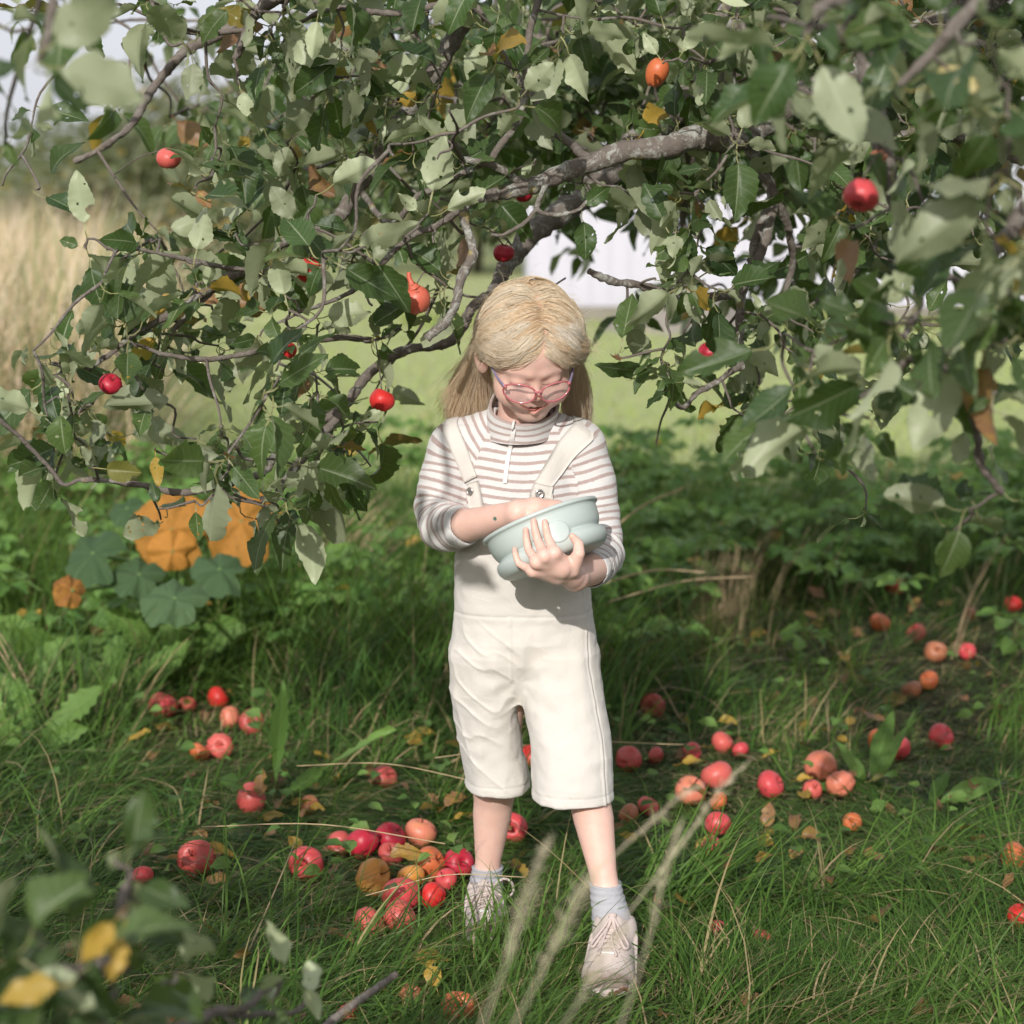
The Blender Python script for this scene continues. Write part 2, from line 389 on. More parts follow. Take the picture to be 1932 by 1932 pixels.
# --- leaf shapes
def leaf_shape(seed, nu=12, nv=8, holes=3, aspect=0.56, bend=0.35, fold=0.35, wavy=0.10, serr=0.03, petiole=0.28, chew=2, tipw=0.85):
    g = np.random.default_rng(seed)
    u = np.linspace(0, 1, nu + 1); v = np.linspace(-1, 1, nv + 1)
    U, Vv = np.meshgrid(u, v, indexing='ij')
    w = aspect / 2 * np.maximum(np.sin(np.pi * U ** tipw), 0) ** 0.75
    jag = 1 + serr * (np.arange(nu + 1) % 2 * 2 - 1)[:, None] * (np.abs(Vv) > 0.95)
    # bite marks and holes: cells inside a circle are cut out and the cut edge is drawn onto the circle
    idx = np.arange((nu + 1) * (nv + 1)).reshape(nu + 1, nv + 1)
    F = np.stack([idx[:-1, :-1], idx[1:, :-1], idx[1:, 1:], idx[:-1, 1:]], -1).reshape(-1, 4)
    x = (U + 0 * Vv).ravel(); y = (Vv * w * jag * (1 + 0.07 * np.sin(U * g.uniform(9, 17) + g.uniform(0, 6)) * (np.abs(Vv) > 0.5))).ravel()
    cen = []
    for _ in range(g.integers(0, chew + 1)): cen.append((g.uniform(0.2, 1.0), g.choice([-1, 1]) * g.uniform(0.85, 1.15), g.uniform(0.06, 0.15)))
    for _ in range(g.integers(0, holes + 1)): cen.append((g.uniform(0.2, 0.85), g.uniform(-0.7, 0.7), g.uniform(0.012, 0.045)))
    for cu, cv, rr in cen:
        cy = cv * aspect / 2 * max(math.sin(math.pi * min(cu, 1) ** tipw), 0.05) ** 0.75
        fx, fy = x[F].mean(1), y[F].mean(1); inside = (fx - cu) ** 2 + (fy - cy) ** 2 < (rr * 1.0) ** 2
        if not inside.any(): inside[np.argmin((fx - cu) ** 2 + (fy - cy) ** 2)] = True
        cut = np.unique(F[inside]); F = F[~inside]; rim = np.intersect1d(cut, F)
        dx, dy = x[rim] - cu, y[rim] - cy; d = np.sqrt(dx ** 2 + dy ** 2) + 1e-6
        ok = d < rr * 2.2; x[rim[ok]] = cu + (dx / d * rr)[ok]; y[rim[ok]] = cy + (dy / d * rr)[ok]
    U0, V0 = U, Vv; U = x; Vv = V0.ravel()
    z = fold * np.abs(y) - bend * x ** 2 + wavy * aspect * np.sin(U * g.uniform(8, 14) + g.uniform(0, 6)) * np.abs(Vv) ** 2 * 0.5 + 0.05 * np.sin(U * 5 + g.uniform(0, 6)) * Vv
    curl = g.uniform(-1.1, 1.1); y2 = y * np.cos(curl * U) ; z = z + y * np.sin(curl * U)
    z = z + 0.012 * np.sin(x * 40 + seed) * np.abs(V0.ravel())
    V = np.stack([x + petiole, y2, z], -1).reshape(-1, 3)
    uvp = np.stack([U0.ravel(), V0.ravel(), np.zeros(U0.size)], -1)
    if petiole > 0:
        t = np.linspace(0, 1, 4); pz = -0.10 * np.sin(t * math.pi)
        pc = np.stack([t * petiole, 0 * t, pz], -1); r_ = 0.014
        P1 = np.concatenate([pc + [0, r_, 0], pc - [0, r_, 0], pc + [0, 0, r_], pc - [0, 0, r_]])
        n0 = len(V); k = np.arange(3)
        F = np.concatenate([F, np.stack([n0 + k, n0 + 4 + k, n0 + 5 + k, n0 + 1 + k], -1), np.stack([n0 + 8 + k, n0 + 12 + k, n0 + 13 + k, n0 + 9 + k], -1)])
        V = np.concatenate([V, P1]); uvp = np.concatenate([uvp, np.tile([0.0, 0.0, 1.0], (16, 1))])
    return V, F, uvp

class Leaves:
    def __init__(s, shapes): s.sh = shapes; s.items = [[] for _ in shapes]
    def add(s, pos, dirv, nor, size, rnd, k=None):
        k = random.randrange(len(s.sh)) if k is None else k
        s.items[k].append((*pos, *dirv, *nor, size, *rnd))
    def build(s, name, m, parent=None):
        bf = Buf()
        for (V, F, uvp), it in zip(s.sh, s.items):
            if not it: continue
            A = np.array(it); n = len(A)
            D = nrm(A[:, 3:6]); Nn = A[:, 6:9]; Nn = nrm(Nn - D * (D * Nn).sum(1, keepdims=True)); S = np.cross(Nn, D)
            W = A[:, None, 0:3] + A[:, 9][:, None, None] * (V[None, :, 0:1] * D[:, None] + V[None, :, 1:2] * S[:, None] + V[None, :, 2:3] * Nn[:, None])
            Fa = (F[None] + (np.arange(n) * len(V))[:, None, None]).reshape(-1, 4)
            bf.add(W.reshape(-1, 3), Fa, rnd=np.repeat(A[:, 10:13], len(V), 0), uvp=np.tile(uvp, (n, 1)))
        return bf.build(name, m, parent)
SH_NEAR = [leaf_shape(100 + i, nu=18, nv=10, aspect=0.48 + 0.035 * (i % 6), bend=[0.1, 0.3, -0.15, 0.45, 0.2][i % 5], fold=0.1 + 0.16 * (i % 4), wavy=0.16, chew=3 if i % 2 else 1, holes=[5, 1, 2, 0][i % 4], petiole=0.30 + 0.05 * (i % 4), serr=0.035) for i in range(24)]
SH_MID = [leaf_shape(200 + i, nu=6, nv=4, holes=0, chew=1, serr=0.0, bend=0.2 + 0.15 * (i % 3)) for i in range(8)]
SH_FAR = [leaf_shape(300 + i, nu=3, nv=2, holes=0, chew=0, serr=0, petiole=0.1) for i in range(4)]

# --- blades of grass
def blades(name, base, az, lean, length, width, droop, rnd, m, seg=5, parent=None):
    """base (n,3); az: heading of the lean; lean: start angle from upright; droop: extra bend along the blade"""
    n = len(base); t = np.linspace(0, 1, seg + 1)
    th = lean[:, None] + droop[:, None] * t[None] ** 1.3
    dl = (length / seg)[:, None]
    hx = np.cumsum(np.sin(th) * dl, 1) - np.sin(th[:, :1]) * dl; hz = np.cumsum(np.cos(th) * dl, 1) - np.cos(th[:, :1]) * dl
    curv = az[:, None] + (rng.normal(size=n) * 0.35)[:, None] * t
    C = np.stack([base[:, 0:1] + hx * np.sin(curv), base[:, 1:2] + hx * np.cos(curv), base[:, 2:3] + hz], -1)
    C[..., 2] = np.maximum(C[..., 2], 0.006 + 0.02 * rng.random((n, 1)))
    tw = (az + math.pi / 2 + rng.normal(size=n) * 0.6)[:, None] * np.ones_like(t)
    S = np.stack([np.sin(tw), np.cos(tw), 0.25 * np.sin(tw * 3)], -1)
    w = width[:, None] * (1 - t[None] ** 2.2) * 0.5 + 0.0001
    V = np.stack([C - S * w[..., None], C + S * w[..., None]], 2).reshape(-1, 3)
    k = (np.arange(n) * (seg + 1) * 2)[:, None]; i = (np.arange(seg) * 2)[None]
    F = np.stack([k + i, k + i + 1, k + i + 3, k + i + 2], -1).reshape(-1, 4)
    return mk(name, V, F, m, parent, attrs={'rnd': np.repeat(rnd, (seg + 1) * 2, 0), 'uvp': np.zeros((len(V), 3))})

def in_shoe(x, y):
    r = np.zeros(len(x), bool)
    for (tx, ty), ln in (((gR[0] + 0.012, gR[1] + 0.02), 0.16), ((gL[0], gL[1] + 0.02), 0.15)):
        r |= (np.abs(x - tx - 0.01) < 0.048) & (y > ty - 0.03) & (y < ty + ln)
    return r

def clear(x, y, L):
    """thin and shorten the grass where apples lie in it and in front of the shoes"""
    k = np.ones(len(x), bool); L = L.copy()
    for ax, ay, ar, sk in APPLE_POS:
        d = ((x - ax) / (ar + 0.012)) ** 2 + ((y - (ay - 0.045)) / 0.085) ** 2
        m = d < 1; k &= ~(m & (rng.random(len(x)) < (0.62 - 0.5 * sk)))
        L = np.where(d < 2.2, L * (0.62 + 0.3 * sk), L)
        if ay > 4.1:
            d = ((x - ax * 0.97) / (ar + 0.03)) ** 2 + ((y - (ay - 0.30)) / 0.36) ** 2; L = np.where(d < 1, np.minimum(L, 0.055 + 0.02 * sk), L)
    for (tx, ty), dep in (((gR[0] + 0.012, gR[1]), 1.0), ((gL[0], gL[1]), 0.6)):
        d = ((x - tx) / 0.085) ** 2 + ((y - (ty - 0.05)) / 0.20) ** 2; m = d < 1
        k &= ~(m & (rng.random(len(x)) < 0.55 * dep)); L = np.where(d < 2.2, L * (1 - 0.65 * dep), L)
    return k, L
def gfield(n, x0, x1, y0, y1):
    return rng.uniform(x0, x1, n), y0 + (y1 - y0) * rng.random(n)
# zone list: number, x range (scaled by distance), y range, length, width, lean, age chance
def lawn(name, n, ya, yb, Lm, Ls, wd, lean0, dry, kind_label, xs=0.30, seg=5, az_f=None, keep=None, upright=0.35):
    y = ya + (yb - ya) * rng.random(n) ** 0.8; x = rng.uniform(-xs, xs, n) * y
    if keep is not None:
        k = keep(x, y); x, y = x[k], y[k]
    k = ~in_shoe(x, y); x, y = x[k], y[k]; n = len(x)
    q = np.stack([x, y, 0 * x], -1)
    az = 1.2 + 2.2 * vnoise(q * 1.4, 51) + rng.normal(size=n) * 0.75
    if az_f: az = az_f(x, y, az)
    ln = lean0 * (1 + 0.4 * vnoise(q * 3, 52)) + rng.normal(size=n) * 0.3
    patch_ = 1 + 0.45 * vnoise(q * 2.2, 53)
    L = np.clip(rng.normal(Lm, Ls, n) * patch_, 0.03, 1.5)
    L = np.where((x > 0.10 * y) & (y > 4.2) & (y < 6.7), L * 0.5, L)
    kk, L = clear(x, y, L); x, y, az, ln, L, q = x[kk], y[kk], az[kk], ln[kk], L[kk], q[kk]; n = len(x)
    age = np.where(rng.random(n) < dry * (1 + 0.9 * vnoise(q * 1.7, 54)), rng.uniform(0.6, 1.0, n), rng.uniform(0, 0.42, n))
    rnd = np.stack([np.clip(0.45 + 0.35 * vnoise(q * 2.5, 55) + rng.normal(size=n) * 0.25, 0, 1), age, np.clip(rng.normal(0.45, 0.22, n) + 0.2 * vnoise(q * 1.1, 56), 0, 1)], -1)
    base = np.stack([x, y, terrain(x, y) - 0.004], -1)
    o = blades(name, base, az, np.abs(ln), L, wd * rng.uniform(0.5, 1.4, n), rng.uniform(0.3, 1.5, n), rnd, M_grass, seg)
    return tag(o, kind='stuff')
lawn('grass', 95000, 2.35, 4.9, 0.115, 0.04, 0.0026, 1.05, 0.09, '', xs=0.30)
lawn('thatch', 17000, 2.35, 5.2, 0.10, 0.05, 0.0018, 1.35, 0.80, '', xs=0.30, seg=3)
lawn('long_grass', 15000, 2.4, 5.6, 0.25, 0.07, 0.0042, 1.12, 0.08, '', xs=0.30, seg=6, keep=lambda x, y: (vnoise(np.stack([x, y, 0 * x], -1) * 1.9, 60) > -0.1 + 0.35 * np.exp(-((x - 0.45) ** 2 + (y - 4.3) ** 2) / 0.3)))
lawn('meadow_grass', 42000, 4.8, 8.6, 0.20, 0.08, 0.0038, 0.55, 0.24, '', xs=0.31, seg=4)
lawn('rough_grass', 15000, 4.8, 8.2, 0.34, 0.10, 0.0055, 0.40, 0.05, '', xs=0.31, seg=5, keep=lambda x, y: (x < 0.1) | (vnoise(np.stack([x, y, 0 * x], -1) * 1.4, 61) > 0.1))
# tussocks of longer blades springing from one root
B_, AZ_, LE_, L_, W_, DR_, RN_ = [], [], [], [], [], [], []
for _ in range(210):
    y = 2.6 + 4.2 * rng.random() ** 0.8; x = rng.uniform(-0.30, 0.29) * y
    if (abs(x - 0.03) < 0.16 and y < 3.75) or any((x - a[0]) ** 2 + ((y + 0.08) - a[1]) ** 2 < 0.11 ** 2 for a in APPLE_POS): continue
    if x > 0.08 * y and y > 4.3 and rng.random() < 0.6: continue
    m = int(rng.integers(35, 80)); sc = rng.uniform(0.6, 1.25) * (1.15 if x < -0.1 else 0.9); mainaz = rng.normal(0.9, 0.9); tint = rng.uniform(0.15, 0.95); lt = rng.uniform(0.15, 0.95)
    B_.append(np.stack([rng.normal(x, 0.022, m), rng.normal(y, 0.022, m), np.full(m, -0.004)], -1)); AZ_.append(rng.normal(mainaz, 0.7, m)); LE_.append(np.abs(rng.normal(0.75, 0.3, m)))
    L_.append(np.clip(rng.normal(0.21, 0.06, m), 0.06, 0.4) * sc); W_.append(rng.uniform(0.0022, 0.005, m)); DR_.append(rng.uniform(0.5, 1.9, m))
    RN_.append(np.stack([np.clip(rng.normal(tint, 0.15, m), 0, 1), np.where(rng.random(m) < 0.13, rng.uniform(0.6, 1, m), 0.2), np.clip(rng.normal(lt, 0.15, m), 0, 1.2)], -1))
tag(blades('tussock_grass', np.concatenate(B_), np.concatenate(AZ_), np.concatenate(LE_), np.concatenate(L_), np.concatenate(W_), np.concatenate(DR_), np.concatenate(RN_), M_grass, 6), kind='stuff')
# short mown turf beyond
n = 30000; y = 8.5 + 14 * rng.random(n) ** 1.3; x = rng.uniform(-0.32, 0.32, n) * y
q = np.stack([x, y, 0 * x], -1)
tag(blades('turf', np.stack([x, y, 0 * x], -1), rng.uniform(0, 6.28, n), rng.uniform(0.1, 0.7, n), rng.uniform(0.04, 0.12, n), rng.uniform(0.006, 0.014, n), rng.uniform(0, 0.8, n),
    np.stack([np.clip(0.9 + 0.3 * vnoise(q, 3), 0, 1), np.where(rng.random(n) < 0.2, 0.7, 0.2), rng.uniform(0.5, 1.0, n)], -1), M_turf, 2), kind='stuff')
# tall bleached grass standing at the left, behind the tree
n = 16000; y = 8.0 + 12 * rng.random(n); x = -0.30 * y + rng.random(n) ** 1.5 * (0.125 * y)
k = rng.random(n) < np.clip((-(x / y) - 0.165) / 0.035, 0.03, 1); x, y = x[k], y[k]; n = len(x)
tall = mk('reed_grass', [(0, 0, 0), (0, 0, 0.001), (0, 0.001, 0)], np.array([[0, 1, 2]]), M_straw, link=False)
def m_reed():
    m, nt, out = mat('bleached_reed'); b = NB(nt)
    r = b.n('ShaderNodeSeparateXYZ'); b.link(b.attr('rnd', 'Vector'), r.inputs[0])
    c = b.ramp(r.outputs[0], [(0.0, (0.14, 0.20, 0.07)), (0.28, (0.30, 0.28, 0.12)), (0.45, (0.55, 0.42, 0.24)), (0.75, (0.68, 0.54, 0.38)), (1.0, (0.78, 0.68, 0.54))])
    b.link(b.principled(c, 0.8, 0.2), out.inputs[0]); return m
M_reed = m_reed()
tag(blades('tall_dry_grass', np.stack([x, y, 0 * x], -1), rng.normal(0.9, 1.6, n), rng.uniform(0.0, 0.55, n), np.clip(rng.normal(1.0, 0.26, n) * (1 + 0.25 * vnoise(np.stack([x * 1.1, y * 0.8, 0 * x], -1), 9)), 0.3, 1.5), rng.uniform(0.004, 0.012, n), rng.uniform(0, 1.3, n),
    np.stack([np.clip(rng.random(n) + 0.35 * vnoise(np.stack([x * 1.5, y, 0 * x], -1), 10), 0, 1), rng.random(n), rng.random(n)], -1), M_reed, 4), kind='stuff')

# ------------------------------------------------------------------ leafy undergrowth behind the child (ground elder and the like)
lv = Leaves([leaf_shape(400 + i, nu=6, nv=4, holes=0, chew=0, aspect=0.7, serr=0.10, petiole=0.10, bend=0.25) for i in range(6)])
st = Buf(); nst = 0
for _ in range(1150):
    y = 5.6 + 3.2 * random.random(); x = random.uniform(-0.30, 0.30) * y
    if x > 0.09 * y and y < 6.6 and random.random() < 0.93: continue
    if x < -0.04 * y and random.random() < 0.45: continue
    hgt = random.uniform(0.12, 0.36) * (0.75 + 0.30 * (y - 5.6) / 3.0); a0 = random.uniform(0, 6.28); top = np.array([x + 0.06 * math.cos(a0), y + 0.06 * math.sin(a0), hgt])
    v, f = tube(np.array([[x, y, 0], [x + 0.02 * math.cos(a0), y, hgt * 0.5], top]), 0.0022, 3, cap=False)
    st.add(v, f, rnd=(0.5, 0.2, 0.5), uvp=(0, 0, 0))
    li = random.uniform(0, 1)
    for j in range(3):
        a = a0 + j * 2.09 + random.uniform(-0.3, 0.3); d = np.array([math.cos(a), math.sin(a), random.uniform(-0.1, 0.35)])
        b0 = top + d * 0.02
        for k in range(3):
            aa = a + (k - 1) * 0.9; dd = nrm(np.array([math.cos(aa), math.sin(aa), random.uniform(-0.25, 0.15)]))
            lv.add(b0 + dd * 0.012, dd, np.array([random.gauss(0, 0.3), random.gauss(-0.15, 0.3), 1.0]), random.uniform(0.040, 0.075), (random.random(), random.random() * 0.3 if random.random() < 0.985 else 0.7, min(1.3, 0.45 + li * 0.8)))
tag(lv.build('undergrowth', M_weed), kind='stuff')
tag(st.build('undergrowth_stems', M_weed), kind='stuff')
# clover-like low leaves in the near grass
lv = Leaves([leaf_shape(450 + i, nu=4, nv=4, holes=0, chew=0, aspect=0.75, petiole=0.15, serr=0.05) for i in range(4)])
for _ in range(330):
    y = random.uniform(3.7, 5.8); x = random.uniform(-0.29, 0.0) * y if random.random() < 0.6 else random.uniform(-0.05, 0.3) * y
    a = random.uniform(0, 6.28)
    lv.add((x, y, random.uniform(0.03, 0.13)), np.array([math.cos(a), math.sin(a), random.uniform(-0.1, 0.6)]), np.array([random.gauss(0, 0.3), random.gauss(-0.2, 0.3), 1]), random.uniform(0.02, 0.045), (random.random(), random.random() * 0.4, random.random()))
tag(lv.build('low_weeds', M_weed), kind='stuff')
# small litter of dead leaves deep in the grass
lv = Leaves(SH_NEAR)
for _ in range(420):
    y = random.uniform(2.7, 6.6); x = random.uniform(-0.29, 0.29) * y; a = random.uniform(0, 6.28)
    lv.add((x, y, random.uniform(0.01, 0.05)), np.array([math.cos(a), math.sin(a), random.uniform(-0.4, 0.6)]), np.array([random.gauss(0, 0.5), random.gauss(-0.2, 0.5), 1]), random.uniform(0.03, 0.06), (random.random(), random.choice([0.66, 0.88, 0.92, 0.95, 0.97, 1.0]), random.random() * 0.8))
tag(lv.build('leaf_litter', M_apple_leaf), kind='stuff')

# ------------------------------------------------------------------ far hedge trees, one object each
M_bark = None
def m_bark():
    m, nt, out = mat('bark'); b = NB(nt); p = b.pos()
    c = b.mix(b.noise(60, 4, p, 0.7), (0.12, 0.098, 0.082), (0.25, 0.215, 0.185))
    li = b.math('MULTIPLY', b.math('SUBTRACT', b.noise(38, 5, p, 0.75, 0.6), 0.50), 9.0, clamp=True)
    c = b.mix(b.math('MULTIPLY', li, b.attr('lichen')), c, b.mix(b.noise(150, 2, p), (0.36, 0.37, 0.33), (0.50, 0.50, 0.45)))
    yl = b.math('MULTIPLY', b.math('SUBTRACT', b.noise(24, 3, p, 0.6), 0.64), 12.0, clamp=True)
    c = b.mix(b.math('MULTIPLY', b.math('MULTIPLY', yl, b.attr('lichen')), 0.8), c, (0.42, 0.34, 0.09))
    nm = b.bump(b.noise(150, 5, p, 0.75), 0.9, 0.006)
    b.link(b.principled(c, 0.9, 0.2, nm), out.inputs[0]); return m
M_bark = m_bark()
far_labels = ['olive green tree at the far left edge behind the dry grass', 'dusty green tree behind the hanging red apple, upper left', 'brownish bush low in the far hedge', 'tall pale green tree under the open sky at the left',
              'dark far tree left of the white house', 'far tree close beside the white house wall', 'small round bush in front of the far hedge', 'far tree between the two tallest ones']
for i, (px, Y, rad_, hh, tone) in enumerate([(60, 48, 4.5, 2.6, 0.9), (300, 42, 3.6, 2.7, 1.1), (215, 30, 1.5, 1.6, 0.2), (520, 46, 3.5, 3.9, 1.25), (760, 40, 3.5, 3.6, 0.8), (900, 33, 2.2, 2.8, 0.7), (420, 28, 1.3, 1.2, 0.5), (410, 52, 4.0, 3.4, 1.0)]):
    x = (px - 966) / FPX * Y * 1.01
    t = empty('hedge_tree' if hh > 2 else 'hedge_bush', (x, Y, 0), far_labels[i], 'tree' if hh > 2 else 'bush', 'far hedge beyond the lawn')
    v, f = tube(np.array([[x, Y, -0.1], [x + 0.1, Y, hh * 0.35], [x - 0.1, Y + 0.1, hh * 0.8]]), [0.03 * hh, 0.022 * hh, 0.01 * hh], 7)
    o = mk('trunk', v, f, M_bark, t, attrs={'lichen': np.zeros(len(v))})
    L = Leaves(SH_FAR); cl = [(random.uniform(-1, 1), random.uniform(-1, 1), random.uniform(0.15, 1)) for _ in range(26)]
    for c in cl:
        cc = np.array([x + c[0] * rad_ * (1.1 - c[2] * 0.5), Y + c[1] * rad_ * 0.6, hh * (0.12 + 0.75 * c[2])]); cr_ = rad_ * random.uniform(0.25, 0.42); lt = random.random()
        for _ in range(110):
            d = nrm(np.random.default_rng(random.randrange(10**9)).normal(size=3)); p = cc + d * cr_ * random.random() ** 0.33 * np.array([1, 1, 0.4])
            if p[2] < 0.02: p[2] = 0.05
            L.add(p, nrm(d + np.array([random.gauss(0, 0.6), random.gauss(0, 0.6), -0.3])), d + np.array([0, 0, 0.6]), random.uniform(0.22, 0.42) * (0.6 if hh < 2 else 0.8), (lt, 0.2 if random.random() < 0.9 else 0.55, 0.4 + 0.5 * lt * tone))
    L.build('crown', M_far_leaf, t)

# ------------------------------------------------------------------ white boarded house behind the tree
M_white = simple('white_paint', (0.52, 0.515, 0.58), 0.7, 0.3, bump=(6, 0.15, 0.01), var=0.05)
M_slate = simple('grey_roof', (0.16, 0.15, 0.155), 0.8, 0.3, bump=(12, 0.6, 0.03), var=0.2)
M_plinth = simple('plinth_stone', (0.24, 0.22, 0.19), 0.9, 0.2, bump=(14, 0.6, 0.02), var=0.25)
M_pane = simple('window_glass', (0.30, 0.36, 0.42), 0.15, 0.7)
M_grey = simple('grey_board', (0.42, 0.44, 0.50), 0.7, 0.3, bump=(8, 0.2, 0.01), var=0.08)
hx0, hx1, hy, hH = 0.15, 9.5, 21.0, 3.4
house = empty('white_house', ((hx0 + hx1) / 2, hy + 3, 0), 'white house with upright boards, blurred behind the apple tree at the right', 'house')
def box(bf, x0, x1, y0, y1, z0, z1):
    V = [(x, y, z) for z in (z0, z1) for y in (y0, y1) for x in (x0, x1)]
    bf.add(V, np.array([[0, 2, 3, 1], [4, 5, 7, 6], [0, 1, 5, 4], [2, 6, 7, 3], [0, 4, 6, 2], [1, 3, 7, 5]]))
wins = [(1.22, 1.95, 0.9, 2.2), (4.05, 4.9, 0.9, 2.3), (6.6, 7.4, 0.9, 2.2)]
w = Buf(); x = hx0
cuts = sorted([hx0, hx1] + [c for a in wins for c in a[:2]])
for a, b_ in zip(cuts[:-1], cuts[1:]):
    wi = [q for q in wins if abs(q[0] - a) < 1e-6]
    if wi: box(w, a, b_, hy, hy + 0.15, 0.15, wi[0][2]); box(w, a, b_, hy, hy + 0.15, wi[0][3], hH)
    else: box(w, a, b_, hy, hy + 0.15, 0.15, hH)
box(w, hx0, hx0 + 0.15, hy + 0.15, hy + 6, 0.15, hH); box(w, hx1 - 0.15, hx1, hy + 0.15, hy + 6, 0.15, hH); box(w, hx0 + 0.15, hx1 - 0.15, hy + 5.85, hy + 6, 0.15, hH)
nb = int((hx1 - hx0) / 0.19)
for k in range(nb):
    xx = hx0 + 0.02 + k * 0.19
    if any(q[0] - 0.06 < xx < q[1] + 0.06 for q in wins): 
        box(w, xx, xx + 0.03, hy - 0.022, hy - 0.001, 2.45, hH); continue
    box(w, xx, xx + 0.03, hy - 0.022, hy - 0.001, 0.15, hH)
w.build('wall', M_white, house, smooth=False)
w = Buf(); box(w, hx0 - 0.03, hx1 + 0.03, hy - 0.05, hy + 6.05, -0.05, 0.148); w.build('plinth', M_plinth, house, smooth=False)
w = Buf(); w.add([(hx0 - 0.4, hy - 0.45, hH - 0.05), (hx1 + 0.4, hy - 0.45, hH - 0.05), (hx1 + 0.4, hy + 3, hH + 2), (hx0 - 0.4, hy + 3, hH + 2), (hx0 - 0.4, hy + 6.45, hH - 0.05), (hx1 + 0.4, hy + 6.45, hH - 0.05),
       (hx0 - 0.4, hy - 0.45, hH + 0.05), (hx1 + 0.4, hy - 0.45, hH + 0.05), (hx1 + 0.4, hy + 3, hH + 2.12), (hx0 - 0.4, hy + 3, hH + 2.12), (hx0 - 0.4, hy + 6.45, hH + 0.05), (hx1 + 0.4, hy + 6.45, hH + 0.05)],
       [np.array([[0, 3, 2, 1], [3, 4, 5, 2], [6, 7, 8, 9], [9, 8, 11, 10], [0, 1, 7, 6], [4, 10, 11, 5], [0, 6, 9, 3], [3, 9, 10, 4], [1, 2, 8, 7], [2, 5, 11, 8]])])
w.build('roof', M_slate, house, smooth=False)
for a, b_, c, d in wins:
    w = Buf()
    for (x0, x1, z0, z1) in ((a, a + 0.07, c, d), (b_ - 0.07, b_, c, d), (a + 0.07, b_ - 0.07, c, c + 0.07), (a + 0.07, b_ - 0.07, d - 0.07, d), ((a + b_) / 2 - 0.025, (a + b_) / 2 + 0.025, c + 0.07, d - 0.07)):
        box(w, x0, x1, hy - 0.035, hy + 0.10, z0, z1)
    fr_ = w.build('window', M_grey, house, smooth=False)
    w = Buf(); box(w, a + 0.07, b_ - 0.07, hy + 0.05, hy + 0.07, c + 0.07, d - 0.07)
    pz = w.build('pane', M_pane, None, smooth=False); pz.parent = fr_
    pz.location = -Vector(house.location)
# rough growth along the foot of the wall
n = 5000; x = rng.uniform(hx0 - 1.2, hx1, n); y = hy - 0.15 - 0.9 * rng.random(n) ** 1.5
tag(blades('wall_foot_grass', np.stack([x, y, 0 * x], -1), rng.uniform(0, 6.28, n), rng.uniform(0, 0.5, n), rng.uniform(0.15, 0.5, n) * (0.6 + 0.6 * vnoise(np.stack([x * 1.3, 0 * x, 0 * x], -1), 8)), rng.uniform(0.01, 0.03, n), rng.uniform(0, 0.9, n), np.stack([rng.random(n), np.where(rng.random(n) < 0.3, 0.7, 0.2), rng.random(n)], -1), M_turf, 3), kind='stuff')
# brown heap of earth at the foot of the wall
ex, ey = P(1290, 580, 19.5)[0], 19.5
th_ = np.linspace(0, 2 * math.pi, 25)[:-1]; V = []; 
for q, h in ((1, 0), (0.8, 0.14), (0.55, 0.27), (0.25, 0.36)):
    for a in th_: V.append((ex + 0.75 * q * math.cos(a) * (1 + 0.1 * math.sin(3 * a)), ey + 0.5 * q * math.sin(a), h + 0.02 * math.sin(5 * a) * (q < 1)))
V.append((ex, ey, 0.38)); k = np.arange(24)
heap = mk('earth_heap', V, [np.concatenate([np.stack([i * 24 + k, i * 24 + (k + 1) % 24, (i + 1) * 24 + (k + 1) % 24, (i + 1) * 24 + k], -1) for i in range(3)]), np.stack([72 + k, 72 + (k + 1) % 24, np.full(24, 96)], -1)], M_plinth)
tag(heap, 'low brown earth heap on the lawn before the white house wall', 'earth heap')
# ------------------------------------------------------------------ the apple tree
TX, TY = 2.35, 5.4
tree = empty('apple_tree', (TX, TY, 0), 'old apple tree whose lichened boughs and eaten leaves hang over the child', 'tree')
NODES = []; NR = []
def bough(name, pts, r0, r1, lich=0.6, per=7, part=True, wob=0.006, register=True, parent=None):
    pts = [P(*p) if p[2] is not None else p for p in pts] if len(pts[0]) == 3 and pts[0][2] > 1.55 and abs(pts[0][0]) > 3 else [np.array(p, float) for p in pts]
    C = catmull(pts, per); n = len(C); t = np.linspace(0, 1, n)
    R = r0 * (1 - t) + r1 * t
    C = C + np.stack([vnoise(C * 16 + k * 9, 70) for k in range(3)], 1) * np.minimum(R * 1.4, wob)[:, None]
    Cf = catmull(C, 3); Rf = np.interp(np.linspace(0, 1, len(Cf)), t, R)
    Rf = Rf * (1 + 0.16 * vnoise(Cf * 55, 71) + 0.10 * vnoise(Cf * 120, 72))
    v, f = tube(Cf, Rf, 10 if r0 > 0.006 else 7)
    v = v + np.stack([vnoise(v * 150 + k * 5, 73) for k in range(3)], 1) * np.minimum(0.0022, r0 * 0.18)
    if register:
        NODES.extend(Cf[::2].tolist()); NR.extend(Rf[::2].tolist())
    if part: return mk(name, v, f, M_bark, parent or tree, attrs={'lichen': np.full(len(v), lich)})
    return v, f, lich
def lab(o, l): o['label'] = l; return o
